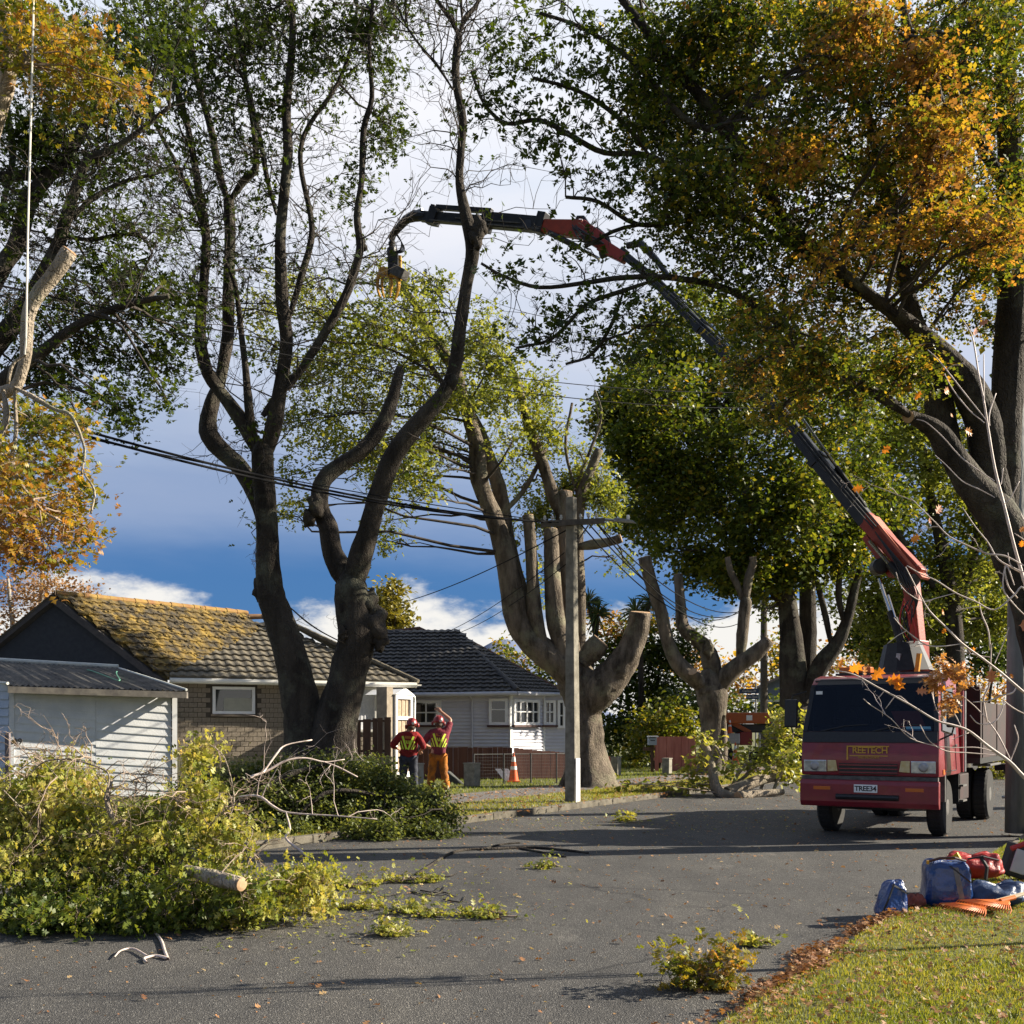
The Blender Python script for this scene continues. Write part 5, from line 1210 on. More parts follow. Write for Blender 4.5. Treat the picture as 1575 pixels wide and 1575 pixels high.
g = MB(); beam(g, cb(606, 415, -.12), cb(624, 424, -.12), .22, .24); wb(g, 'saw_box', M_grime, grap, bevel=.02)
g = MB(); g.box(cb(613, 405, .1), (.14, .2, .30)); wb(g, 'cylinder_guard', M_yel, grap, bevel=.02)
for (pts, r) in ((((592, 412), (582, 425), (581, 445), (585, 457)), .06), (((594, 416), (588, 428), (588, 446), (591, 458)), .05), (((601, 428), (602, 438), (601, 448), (600, 457)), .05), (((612, 424), (613, 438), (611, 450), (607, 462)), .06)):
    g = MB(); P_ = catmull([cb(x, y, -.18 if i_ else -.05) for i_, (x, y) in enumerate(pts)], 4); n = len(P_)
    g.tube([Vector(q) for q in P_], [r * (1 - .65 * i / n) for i in range(n)], 6); wb(g, 'tine', M_yel, grap)
g = MB(); beam(g, cb(588, 418), cb(614, 424), .14, .3); wb(g, 'tine_bracket', M_yel, grap, bevel=.02)

# ------------------------------------------------------------------ people
def skin_mesh(name, joints, edges, root, sub=2):
    me = bpy.data.meshes.new('s'); names = list(joints); ix = {k: i for i, k in enumerate(names)}
    me.from_pydata([joints[k][0] for k in names], [(ix[a], ix[b]) for a, b in edges], [])
    o = bpy.data.objects.new('s', me); link(o); o.modifiers.new('sk', 'SKIN')
    for i, k in enumerate(names):
        r = joints[k][1]; r = (r, r) if isinstance(r, (int, float)) else r
        me.skin_vertices[0].data[i].radius = r; me.skin_vertices[0].data[i].use_root = (k == root)
    sm = o.modifiers.new('ss', 'SUBSURF'); sm.levels = sub; sm.render_levels = sub
    dg = bpy.context.evaluated_depsgraph_get(); dg.update()
    out = bpy.data.meshes.new_from_object(o.evaluated_get(dg)); bpy.data.objects.remove(o); out.name = name; out.materials.clear()
    return out
M_skin = mat('skin', (.42, .24, .16), (.36, .19, .12), .55, 12)
M_helm = mat('helmet_red', (.24, .028, .03), (.18, .022, .024), .35, 6)
M_jean = mat('work_denim', (.018, .022, .035), (.032, .036, .05), .85, 10, .3, 60)
M_chap = mat('chaps_orange', (.40, .14, .012), (.07, .03, .012), .85, 5, .5, 30, contrast=(.45, .7))
M_boot = mat('boot_leather', (.035, .028, .022), (.06, .05, .04), .7, 12)
M_lime = mat('reflective_lime', (.62, .78, .06), (.52, .68, .05), .5, 20)
M_silver = mat('reflective_silver', (.6, .6, .5), None, .4)
def hand(J, E, w, key, d, side, curl):
    """palm, four fingers of different length and a thumb at the side of the palm"""
    d = Vector(d).normalized(); w = Vector(w); s = Vector(side); s = (s - d * s.dot(d)).normalized(); c = Vector(curl).normalized()
    J[key + 'palm'] = (tuple(w + d * .055), (.040, .020)); E.append((key, key + 'palm'))
    for i, (o, l) in enumerate(((-.030, .070), (-.010, .080), (.010, .075), (.028, .058))):
        b = w + d * .085 + s * o
        J[f'{key}k{i}'] = (tuple(b), .0115); E.append((key + 'palm', f'{key}k{i}'))
        J[f'{key}m{i}'] = (tuple(b + d * l * .45 + c * l * .25), .009); E.append((f'{key}k{i}', f'{key}m{i}'))
        J[f'{key}t{i}'] = (tuple(b + d * l * .65 + c * l * .70), .008); E.append((f'{key}m{i}', f'{key}t{i}'))
    b = w + d * .035 - s * .042
    J[key + 'th0'] = (tuple(b), .012); E.append((key + 'palm', key + 'th0'))
    J[key + 'th1'] = (tuple(b + d * .035 - s * .022 + c * .012), .010); E.append((key + 'th0', key + 'th1'))
    J[key + 'th2'] = (tuple(b + d * .058 - s * .018 + c * .03), .008); E.append((key + 'th1', key + 'th2'))
def worker(loc, rz, label, armL, armR, legs, head, shirtm, pantm, h=1.0, lean=0.0, chaps=False):
    th = thing('person', label, 'person', loc, rz, None)
    S = lambda p: (p[0] * h, p[1] * h, p[2] * h)
    J = {}; E = []
    def j(k, p, r): J[k] = (S(p), r)
    j('pel', (0, 0, .96), (.135, .095)); j('spi', (lean * .3, .01, 1.14), (.125, .09)); j('che', (lean * .7, .02, 1.34), (.145, .10)); j('nek', (lean, .02, 1.475), .055)
    hx, hy = head
    j('hb', (lean + hx * .5, .035 + hy * .3, 1.555), (.072, .078)); j('hm', (lean + hx * .9, .04 + hy * .8, 1.635), (.078, .095)); j('ht', (lean + hx * 1.15, .035 + hy, 1.71), (.058, .066))
    j('nose', (lean + hx * .9 - .0, .145 + hy, 1.635 + hy * .2), .012)
    E += [('pel', 'spi'), ('spi', 'che'), ('che', 'nek'), ('nek', 'hb'), ('hb', 'hm'), ('hm', 'ht'), ('hm', 'nose')]
    for sd, arm, sx in (('L', armL, -1), ('R', armR, 1)):
        j('sh' + sd, (lean + sx * .175, .01, 1.42 + (.04 if arm[0][2] > 1.45 else 0)), .058); E.append(('che', 'sh' + sd))
        j('el' + sd, arm[0], .042); j('wr' + sd, arm[1], .028); E += [('sh' + sd, 'el' + sd), ('el' + sd, 'wr' + sd)]
        e, w = Vector(S(arm[0])), Vector(S(arm[1])); hand(J, E, w, 'wr' + sd, w - e, (sx * -1, 0, .2), (0, .6, -.6) if arm[1][2] < 1.5 else (-1, .3, -.4))
    for sd, lg, sx in (('L', legs[0], -1), ('R', legs[1], 1)):
        j('hp' + sd, (sx * .095, 0, .90), .088); j('kn' + sd, lg[0], .062); j('an' + sd, lg[1], .042)
        j('to' + sd, (lg[1][0] + sx * .02, lg[1][1] + .15, .04), .035); E += [('pel', 'hp' + sd), ('hp' + sd, 'kn' + sd), ('kn' + sd, 'an' + sd), ('an' + sd, 'to' + sd)]
    me = skin_mesh('body', J, E, 'pel'); put('body', me, M_skin, th, True)
    # loose shirt
    K = {}; F = []
    def k_(n_, p, r): K[n_] = (S(p), r)
    k_('hem', (lean * .1, 0, .84), (.205, .15)); k_('wai', (lean * .25, .0, 1.03), (.195, .145)); k_('mid', (lean * .5, .01, 1.2), (.205, .145)); k_('che', (lean * .75, .015, 1.35), (.21, .135)); k_('col', (lean, .02, 1.47), (.085, .075))
    F += [('hem', 'wai'), ('wai', 'mid'), ('mid', 'che'), ('che', 'col')]
    for sd, arm, sx in (('L', armL, -1), ('R', armR, 1)):
        up = .05 if arm[0][2] > 1.45 else 0
        k_('sh' + sd, (lean + sx * .185, .01, 1.40 + up), .086)
        a = Vector((lean + sx * .185, .01, 1.40 + up)); e = Vector(arm[0]); f = a.lerp(e, .80)
        k_('sl' + sd, tuple(f), .082); k_('sm' + sd, tuple(a.lerp(e, .45)), .088); F += [('che', 'sh' + sd), ('sh' + sd, 'sm' + sd), ('sm' + sd, 'sl' + sd)]
        if arm[0][2] < 1.45:
            w = Vector(arm[1]); k_('sk' + sd, tuple(e), .070); k_('sq' + sd, tuple(e.lerp(w, .35)), .066); F += [('sl' + sd, 'sk' + sd), ('sk' + sd, 'sq' + sd)]
    ms = skin_mesh('shirt', K, F, 'mid')
    # cloth folds
    for v in ms.vertices:
        c = v.co; f = math.sin(c.z * 31 + c.x * 17 + c.y * 9) * .5 + math.sin(c.z * 17 - c.x * 29) * .5
        v.co = c + v.normal * f * .007
    sh = put('shirt', ms, shirtm, th, True)
    # trousers
    K = {}; F = []
    k_('pel', (0, 0, .93), (.155, .115)); 
    for sd, lg, sx in (('L', legs[0], -1), ('R', legs[1], 1)):
        k_('hp' + sd, (sx * .10, 0, .86), .125); kn, an = Vector(lg[0]), Vector(lg[1])
        k_('th' + sd, tuple(Vector((sx * .095, 0, .86)).lerp(kn, .5)), .112); k_('kn' + sd, tuple(kn), .096); k_('ca' + sd, tuple(kn.lerp(an, .5)), .094); k_('an' + sd, tuple(kn.lerp(an, .93)), .090)
        F += [('pel', 'hp' + sd), ('hp' + sd, 'th' + sd), ('th' + sd, 'kn' + sd), ('kn' + sd, 'ca' + sd), ('ca' + sd, 'an' + sd)]
    mt_ = skin_mesh('trousers', K, F, 'pel')
    for v in mt_.vertices:
        c = v.co; v.co = c + v.normal * (.006 * math.sin(c.z * 38 + c.x * 14) + .005 * math.sin(c.z * 23 - c.y * 30))
    put('trousers', mt_, pantm, th, True)
    for sd, lg, sx in (('L', legs[0], -1), ('R', legs[1], 1)):
        K = {}; F = []; an = Vector(lg[1])
        k_('top', (an.x, an.y, .24), .062); k_('ank', (an.x, an.y, .11), .060); k_('heel', (an.x, an.y - .02, .055), .052); k_('ball', (an.x + sx * .015, an.y + .11, .045), (.05, .042)); k_('toe', (an.x + sx * .02, an.y + .18, .04), (.042, .034))
        F = [('top', 'ank'), ('ank', 'heel'), ('heel', 'ball'), ('ball', 'toe')]
        put('boot', skin_mesh('boot', K, F, 'ank'), M_boot, th, True)
    # helmet with ear defenders
    hc = Vector(S((lean + hx * 1.0, .035 + hy * .9, 1.66))); tilt = Matrix.Rotation(-hx * 2.2, 3, 'Y') @ Matrix.Rotation(hy * 3.0, 3, 'X')
    pr = []
    for i in range(9):
        a = i / 8 * math.pi / 2; pr.append((.122 * math.cos(a) if i < 8 else .004, .125 * math.sin(a)))
    g = MB(); g.lathe((0, 0, 0), [(.128, -.055), (.126, -.02)] + pr, 20); g.v = [tuple(hc + tilt @ (Vector(v) * Vector((1, 1.14, 1)) if False else Vector((v[0], v[1] * 1.15, v[2])))) for v in g.v]
    hl = g.build('helmet', M_helm, th, local=True, smooth=True)
    g = MB(); g.hexa([hc + tilt @ Vector(q) for q in ((-.09, .12, -.035), (.09, .12, -.035), (.07, .205, -.055), (-.07, .205, -.055))], [hc + tilt @ Vector(q) for q in ((-.09, .12, -.02), (.09, .12, -.02), (.07, .205, -.042), (-.07, .205, -.042))]); g.build('peak', M_helm, hl, local=True)
    g = MB()
    for rr in (-.05, 0, .05): g.tube([hc + tilt @ Vector((rr, -.14 + .28 * t, .045 + .085 * math.sin(math.pi * t))) for t in (0.05, .25, .5, .75, .95)], .006, 5)
    g.build('ridge', M_helm, hl, local=True)
    for sx in (-1, 1):
        g = MB(); g.lathe((0, 0, 0), [(.02, -.03), (.048, -.022), (.050, .01), (.035, .024)], 14, 'x'); g.v = [tuple(hc + tilt @ (Vector((sx * .135, .0, -.065)) + Vector(v))) for v in g.v]
        e_ = g.build('ear_muff', M_helm, hl, local=True)
    g = MB(); g.lathe((0, 0, 0), [(.03, -.006), (.03, .008), (.01, .01)], 12, 'y'); g.v = [tuple(hc + tilt @ (Vector((.05, -.142, -.03)) + Vector(v))) for v in g.v]; g.build('badge', M_silver, hl, local=True)
    # hair at the nape
    g = MB(); g.lathe(hc + Vector((0, -.035, -.10)), [(.062, -.045), (.082, -.02), (.088, .03)], 14); g.build('hair', mat('hair_brown', (.05, .03, .02), (.08, .05, .03), .8, 30), th, local=True, smooth=True)
    # reflective chevrons laid on the back of the shirt
    bv = BVHTree.FromPolygons([v.co.copy() for v in ms.vertices], [tuple(p.vertices) for p in ms.polygons])
    def stripe(a, b, w, m, nm='stripe'):
        n = 8; V = []
        dx, dz = b[0] - a[0], b[1] - a[1]; l = math.hypot(dx, dz); px, pz = -dz / l * w / 2, dx / l * w / 2
        for i in range(n + 1):
            t = i / n
            for sgn in (1, -1):
                x, z = (a[0] + dx * t + px * sgn), (a[1] + dz * t + pz * sgn)
                hit = bv.ray_cast(Vector((x * h, -1, z * h)), Vector((0, 1, 0)))
                y = hit[0].y if hit[0] else 0; V.append((x * h, y - .008, z * h))
        g = MB(); g.add(V, [(2 * i, 2 * i + 1, 2 * i + 3, 2 * i + 2) for i in range(n)]); g.build(nm, m, sh, local=True)
    lx = lean * .6
    stripe((lx - .120, 1.375), (lx - .025, 1.085), .044, M_lime); stripe((lx + .135, 1.365), (lx + .012, 1.075), .044, M_lime)
    stripe((lx - .155, 1.27), (lx - .098, 1.085), .022, M_lime); stripe((lx + .162, 1.26), (lx + .078, 1.075), .022, M_lime)
    stripe((lx - .17, 1.17), (lx - .148, 1.085), .020, M_lime); stripe((lx + .165, 1.165), (lx + .125, 1.075), .020, M_lime)
    stripe((lx - .040, 1.28), (lx - .012, 1.205), .018, M_lime); stripe((lx + .012, 1.28), (lx + .012, 1.205), .016, M_lime); stripe((lx + .058, 1.275), (lx + .036, 1.205), .016, M_lime)
    stripe((lx - .07, 1.352), (lx + .075, 1.342), .058, mat('vest_print', (.36, .13, .02), (.30, .09, .02), .7, 40), 'print')
    return th
M_shred = mat('shirt_red', (.30, .014, .014), (.13, .009, .011), .9, 5, .6, 18)
M_shplum = mat('shirt_plum', (.22, .032, .046), (.10, .02, .03), .9, 5, .6, 18)
w1p = at(628, 1228, 24.6); w1p.z = .1; w2p = at(674, 1226, 25.4); w2p.z = .1
legs1 = (((-.12, .02, .49), (-.15, -.02, .09)), ((.12, .03, .49), (.14, .0, .09)))
worker(w1p, R_(-4), 'worker in a bright red shirt, lime chevrons, red helmet and dark jeans, looking up', ((-.36, -.03, 1.15), (-.22, .24, 1.06)), ((.35, -.02, 1.14), (.24, .23, 1.04)), legs1, (.07, -.045), M_shred, M_jean, 1.0, .01)
legs2 = (((-.15, .04, .50), (-.17, .0, .09)), ((.13, .03, .50), (.20, -.04, .09)))
worker(w2p, R_(3), 'worker in a plum shirt and orange chaps, right arm raised above the red helmet', ((-.33, .06, 1.16), (-.24, .26, 1.10)), ((.28, .10, 1.68), (.06, .14, 1.86)), legs2, (-.02, -.05), M_shplum, M_chap, 1.04, .03, True)

# ------------------------------------------------------------------ bags and rakes on the right verge
M_bblue = mat('bag_blue', (.004, .040, .18), (.003, .022, .095), .30, 5, 1.0, 10, coat=.6)
M_bnavy = mat('bag_navy', (.012, .026, .07), (.02, .045, .11), .4, 5, .6, 16)
M_bred = mat('bag_red', (.38, .018, .014), (.24, .014, .012), .45, 5, .5, 14)
M_strap = mat('strap_black', (.015, .015, .017), (.03, .03, .03), .7, 20)
def bag(name, label, c, size, rz, m, top=.75, sag=.1, crease=.03, tilt=(0, 0), straps=(), seed=0, sq=.42):
    rs = random.Random(seed); th = thing(name, label, 'bag', c, rz)
    nu, nv = 44, 26; V = []
    ph = [rs.uniform(0, 6) for _ in range(6)]
    for i in range(nv + 1):
        v = i / nv; el = (v - .5) * math.pi; ce, se = math.cos(el), math.sin(el)
        cz = math.copysign(abs(se) ** sq, se); cr = max(abs(ce), 1e-4) ** sq
        for k in range(nu):
            a = 2 * math.pi * k / nu; ca, sa = math.cos(a), math.sin(a)
            x = math.copysign(abs(ca) ** sq, ca) * cr; y = math.copysign(abs(sa) ** sq, sa) * cr
            z = (cz + 1) / 2; wdt = 1 + (top - 1) * z
            rg = lambda q: 1 - 2 * abs(math.sin(q))
            fold = crease * (rg(2.5 * a + 2 * z + ph[0]) * .6 + rg(5.3 * a - 4 * z + ph[1]) * .5 + rg(5 * z + 1.3 * a + ph[2]) * .6 + rg(9 * z - 3.1 * a + ph[3]) * .35)
            X = x * size[0] / 2 * wdt * (1 + fold) + tilt[0] * z; Y = y * size[1] / 2 * wdt * (1 + fold) + tilt[1] * z
            Z = z * size[2] * (1 - sag * (1 - abs(x)) * z + fold * .6)
            V.append((X, Y, Z))
    F = [(i * nu + k, i * nu + (k + 1) % nu, (i + 1) * nu + (k + 1) % nu, (i + 1) * nu + k) for i in range(nv) for k in range(nu)]
    b = MB(); b.add(V, F); o = b.build('shell', m, th, local=True, smooth=True)
    bv = BVHTree.FromPolygons([Vector(v) for v in V], F)
    for (p0, p1, w, m_) in straps:        # straps wrap the shell, cast from outside
        pts = []
        for t in np.linspace(0, 1, 9):
            x = (p0[0] + (p1[0] - p0[0]) * t); z = p0[1] + (p1[1] - p0[1]) * t
            hit = bv.ray_cast(Vector((x, -2, z)), Vector((0, 1, 0)))
            if hit[0]: pts.append(hit[0] + Vector((0, -.004, 0)))
        if len(pts) > 2:
            g = MB(); Vs = []
            for q in pts: Vs += [q + Vector((-w / 2, 0, 0)), q + Vector((w / 2, 0, 0)), q + Vector((w / 2, .012, 0)), q + Vector((-w / 2, .012, 0))]
            g.add(Vs, [(4 * i + a_, 4 * i + (a_ + 1) % 4, 4 * i + 4 + (a_ + 1) % 4, 4 * i + 4 + a_) for i in range(len(pts) - 1) for a_ in range(4)]); g.build('strap', m_, th, local=True)
    return th
p = gp(1368, 1410, .06)
b1 = bag('kit_bag', 'small blue kit bag slumped against the kerb, nearest the road', p, (.27, .26, .32), R_(10), M_bblue, .55, .05, .05, (.05, .0), (((-.02, .29), (.12, .20), .03, M_strap),), 3, .5)
MB().tube([p + Vector((-.115, -.07, .02)), p + Vector((-.06, -.1, .17)), p + Vector((.0, -.08, .29))], .008, 5).build('seam', M_strap, b1)
p = gp(1455, 1392, .1)
b2 = bag('kit_bag', 'big upright glossy blue kit bag with grey straps behind the orange rakes', p, (.42, .34, .41), R_(-8), M_bblue, .84, .06, .035, (.0, .0), (((.04, .39), (.10, .03), .045, mat('strap_grey', (.10, .11, .10), (.16, .16, .15), .7, 20)), ((.0, .36), (.17, .22), .02, M_strap), ((.16, .34), (.19, .24), .015, M_strap)), 5, .33)
MB().tube([p + Vector((-.17, -.1, .39)), p + Vector((-.08, -.13, .425)), p + Vector((.04, -.13, .43)), p + Vector((.14, -.1, .40))], .012, 6).build('zip_edge', mat('zip_brown', (.07, .03, .02), None, .6), b2)
MB().box(p + Vector((-.18, -.12, .385)), (.02, .02, .03)).build('zip_tag', M_yel, b2)
p = gp(1530, 1393, .1)
b3 = bag('duffel_bag', 'collapsed dark navy duffel bag at the right edge under the rake handles', p, (.62, .42, .26), R_(6), M_bnavy, .7, .35, .07, (.05, .05), (), 9, .8)
p = gp(1508, 1362, .1)
b4 = bag('gear_bag', 'open red gear bag with a yellow corner on top of the heap', p + Vector((0, .15, .05)), (.62, .38, .30), R_(-5), M_bred, .8, .25, .08, (-.02, 0), (), 12, .75)
MB().prism([p + Vector((-.29, -.02, .27)), p + Vector((-.23, -.06, .33)), p + Vector((-.16, -.06, .20)), p + Vector((-.2, -.02, .20))], (.02, .03, 0)).build('corner_patch', mat('patch_yellow', (.65, .40, .02), None, .5), b4)
MB().tube([p + Vector((-.02, -.10, .30)), p + Vector((.03, -.14, .20)), p + Vector((.02, -.13, .08))], .018, 6).build('strap', M_strap, b4)
MB().tube([p + Vector((-.14, -.09, .27)), p + Vector((.0, -.12, .30)), p + Vector((.16, -.08, .26))], .010, 6).build('zip_edge', M_strap, b4)
p = gp(1566, 1356, .1); k_ = thing('tool_case', 'black and grey tool case with red trim cut off by the right edge', 'case', p)
rr = Matrix.Rotation(R_(18), 3, 'Y')
MB().box(p + Vector((.06, .1, .19)), (.30, .18, .34), rr).build('shell', M_strap, k_, bevel=.03)
MB().box(p + Vector((.02, .0, .20)), (.15, .02, .24), rr).build('panel', mat('case_grey', (.35, .36, .37), (.42, .43, .43), .5, 6), k_, bevel=.01)
MB().tube([p + Vector((-.06, .02, .33)), p + Vector((.1, .02, .39)), p + Vector((.25, .02, .40))], .028, 8).build('trim', M_bred, k_)
# red cushions of cloth beside the small bag
p = gp(1408, 1396, .1); bag('rag', 'crumpled red brown rag between the two blue bags', p, (.20, .16, .14), 0.3, mat('rag_rust', (.22, .05, .03), (.14, .04, .03), .8, 7), .7, .2, .1, (0, 0), (), 21, .8)
# plastic leaf rakes
def rake(p, rz, label, hl, up):
    th = thing('leaf_rake', label, 'rake', p, rz, None); M_rk = mat('rake_orange', (.72, .17, .02), (.62, .14, .02), .4, 8)
    nt_ = 22
    g = MB()
    fan = [(-.30, 0), (-.26, .05), (.26, .05), (.30, 0)]
    for i in range(nt_):
        t = i / (nt_ - 1); x = -.30 + .60 * t
        ti = MB().tube([(x * .12, .20, .05), (x * .62, .09, .045), (x * .96, .0, .03), (x, -.025, .004)], [.006, .006, .005, .004], 4); ti.build('tine', M_rk, th, local=True)
    g = MB(); g.hexa([(-.05, .24, .035), (.05, .24, .035), (.18, .085, .035), (-.18, .085, .035)], [(-.04, .24, .06), (.04, .24, .06), (.17, .085, .05), (-.17, .085, .05)]); g.build('fan', M_rk, th, local=True)
    MB().tube([(0, .18, .055), (0, .34, .075)], .02, 8).build('socket', M_rk, th, local=True)
    MB().tube([(0, .30, .07), (0, hl, .07 + up)], .013, 8).build('handle', mat('rake_handle', (.55, .42, .26), (.6, .5, .36), .5, 6), th, local=True)
    return th
rake(gp(1478, 1403, .105), R_(-72), 'orange plastic leaf rake lying lowest on the grass, head towards the road', 1.6, .22)
rake(gp(1515, 1402, .12) + Vector((0, .02, .02)), R_(-68), 'orange plastic leaf rake lying upon the other, its handle under the red bag', 1.6, .24)
# ------------------------------------------------------------------ trees
G_VERGE = 'street trees on the verge'
# the big forked tree
t = Tree('oak_tree', 'big forked dark tree with sparse bare crown in front of the block house', 22.0, (492, 1215), 'tree')
t.slim = .76
t.limb([(484, 1235, 74), (480, 1200, 58), (473, 1130, 42), (463, 1080, 33), (450, 1015, 29), (430, 955, 26), (416, 915, 24), (412, 870, 21), (411, 820, 19), (407, 757, 19), (404, 715, 19), (404, 695, 18)], .1, -.1, sides=18, knobby=.05)
t.limb([(500, 1235, 70), (505, 1190, 50), (515, 1120, 40), (530, 1060, 34), (542, 1010, 33), (548, 975, 32), (541, 930, 29), (541, 900, 27)], -.1, -.2, sides=18, knobby=.05)
t.knob(574, 962, 26, -.1); t.knob(566, 930, 20, -.1); t.knob(585, 985, 14, -.2); t.knob(400, 905, 13); t.knob(528, 975, 9, -.5)
t.limb([(404, 715, 16), (420, 660, 15), (431, 600, 14), (441, 525, 13), (434, 467, 13), (431, 367, 11), (437, 300, 10.5), (443, 233, 10), (440, 167, 9.5), (447, 100, 8), (450, 33, 7), (442, -40, 6)], 0, -.8)
t.limb([(442, 600, 9), (485, 535, 9), (528, 462, 9), (545, 417, 9), (554, 380, 8), (549, 333, 7), (556, 277, 6), (559, 200, 6), (572, 150, 5), (568, 83, 4), (572, 17, 4), (575, -40, 3)], -.2, -1)
t.knob(557, 378, 9, -.4)
t.limb([(441, 500, 8), (465, 420, 7), (480, 353, 6), (464, 267, 5), (463, 227, 5), (477, 190, 4.5), (520, 127, 4), (545, 50, 3), (550, -30, 2.5)], .1, .5)
t.limb([(404, 712, 14), (380, 660, 14), (351, 619, 13), (320, 575, 13), (308, 520, 12), (312, 450, 10), (317, 367, 9), (305, 290, 8), (290, 200, 6), (270, 130, 5), (240, 60, 4), (220, -20, 3)], .1, .9)
t.limb([(402, 810, 9), (390, 757, 14), (368, 718, 15), (338, 690, 16), (320, 662, 16), (326, 620, 13), (338, 585, 12), (350, 520, 12), (351, 467, 12), (354, 367, 11), (352, 310, 11)], .3, 1.2)
t.limb([(352, 312, 9), (338, 270, 8), (325, 200, 7), (305, 130, 6), (292, 50, 5), (285, -20, 4)], 1.2, 1.6)
t.limb([(352, 312, 9), (375, 278, 8), (393, 258, 7), (392, 215, 6), (386, 170, 5), (376, 100, 4), (380, 20, 3)], 1.2, .6)
t.limb([(394, 690, 10), (384, 640, 8), (378, 570, 7), (372, 520, 6), (362, 440, 5), (345, 400, 4)], 0, .4)
t.limb([(404, 640, 9), (430, 605, 9), (452, 580, 8)], -.1, -.1)
t.limb([(425, 330, 5), (410, 270, 5), (400, 213, 5), (385, 150, 4), (372, 90, 3), (360, 10, 3)], 0, .6)
t.limb([(317, 367, 6), (300, 315, 5), (270, 250, 4), (240, 190, 4), (228, 130, 3)], .6, 1.4)
t.limb([(545, 905, 20), (530, 885, 21), (512, 850, 18), (504, 810, 17), (491, 778, 16), (497, 740, 15), (520, 718, 14), (560, 690, 13), (588, 652, 13), (604, 612, 12), (614, 572, 10)], 0, .9, cut=False)
t.knob(476, 797, 12); t.knob(486, 780, 15); t.knob(522, 872, 9)
t.limb([(543, 915, 24), (550, 870, 21), (566, 815, 18), (584, 755, 17), (607, 700, 17), (640, 655, 16), (680, 608, 15), (699, 565, 14), (708, 500, 13), (718, 435, 12), (727, 383, 14), (716, 330, 12), (707, 283, 8.5), (709, 233, 8), (712, 183, 8), (702, 133, 8), (701, 90, 8), (706, 57, 7)], -.2, -1.0, sides=14)
t.knob(737, 352, 13, -.9); t.knob(733, 366, 12, -.9); t.knob(697, 587, 8, -.9)
t.limb([(706, 57, 5), (692, 27, 5), (672, 0, 4), (655, -40, 3)], -1, -1.2); t.limb([(706, 57, 5), (715, 28, 5), (734, 5, 4), (745, -40, 3)], -1, -.7); t.limb([(712, 40, 3), (709, 0, 3), (712, -40, 2)], -1, -.9)
t.limb([(697, 138, 3), (672, 100, 3), (652, 77, 2.5), (628, 45, 2), (612, 10, 1.5)], -1, -1.2)
leafy = [(260, 60), (310, 20), (360, 60), (420, 80), (330, 150), (250, 140), (480, 40), (520, 60), (300, 220), (400, 160), (360, 200), (470, 110), (430, 20), (560, 40), (600, 30), (280, 100), (390, 30), (340, 90), (500, 90)]
t.bare(leafy, .026, 9, leaf=.42, spread=.5, tint=.05)
t.bare([(x + rng.uniform(-30, 30), y + rng.uniform(-30, 40)) for x, y in leafy], .018, 9, leaf=.22, spread=.55, tint=.05)
t.bare([(590, 110), (600, 200), (590, 225), (530, 130), (545, 270), (610, 110), (520, 300)], .014, 4, leaf=.8, spread=.45, tint=.1)
t.bare([(250, 330), (270, 400), (300, 300), (220, 300), (260, 260), (330, 260), (400, 330), (395, 400), (410, 300), (470, 300), (280, 370), (240, 420), (500, 350), (480, 420), (390, 470), (370, 350), (340, 330), (210, 250), (230, 280), (250, 300), (300, 330), (320, 400), (290, 440), (240, 360), (270, 320), (310, 280), (410, 420), (380, 380), (460, 330), (500, 300), (450, 400), (520, 400), (350, 420)], .018, 11, leaf=.05, spread=.55, tint=.06)
t.bare([(640, 170), (650, 110), (630, 60), (740, 120), (590, 30), (730, 150)], .012, 3, leaf=.12, spread=.35)
t.bare([(400, 740), (560, 360), (572, 290), (755, 400), (530, 760)], .01, 2, leaf=.1, spread=.3)
t.limb([(447, 935, 2), (470, 955, 1.6), (495, 972, 1.3), (530, 990, 1)], -.5, -.6, sides=6)
t.bare([(475, 945), (520, 968)], .01, 3)
t.crown([(300, 465, 40, 20), (390, 655, 14, 6), (600, 195, 22, 10), (575, 90, 25, 8), (500, 55, 40, 14), (400, 40, 50, 20), (300, 60, 60, 24), (250, 110, 50, 18), (330, 130, 45, 16), (250, 30, 50, 20), (350, 10, 50, 18), (440, 120, 35, 10)], size=.12, per=12, tint=.05, tsd=.06, templ=LEAFO, bare=.35)
t.twiggy(270, .16, (.8, 2.4), .014, 6.0, leaf=.05)
t.done()

# dark tree whose trunk stands off the left edge
t = Tree('oak_tree', 'dark leafy tree reaching in from beyond the left edge behind the rope', 19.0, at(-175, 1200, 19.0) * Vector((1, 1, 0)), 'tree')
t.limb([(-175, 1275, 45), (-165, 1100, 36), (-150, 900, 34), (-110, 740, 30), (-60, 620, 24), (-20, 545, 18), (10, 510, 15), (40, 470, 13), (62, 430, 11), (90, 375, 10), (100, 340, 9), (115, 295, 8), (134, 248, 7), (177, 228, 5), (220, 197, 4), (260, 165, 3)], 0, -.2, sides=14)
t.limb([(-80, 650, 20), (-40, 500, 16), (0, 417, 13), (24, 378, 13), (43, 315, 12), (63, 283, 11), (102, 244, 9), (134, 185, 7), (150, 150, 5), (165, 90, 4), (170, 20, 3)], .2, .8)
t.limb([(-60, 270, 8), (0, 272, 8), (47, 268, 8), (79, 260, 7), (110, 240, 6)], .6, .9)
t.limb([(98, 345, 7), (118, 328, 4.5), (146, 303, 4), (189, 280, 3), (236, 268, 2.5), (275, 255, 2)], 0, .6); t.limb([(92, 368, 7), (110, 365, 3.5), (142, 369, 3), (189, 360, 3), (225, 366, 2)], 0, .4)
t.limb([(-100, 700, 14), (0, 590, 11), (60, 545, 9), (120, 500, 7), (190, 470, 5), (260, 455, 4)], -.4, -.6)
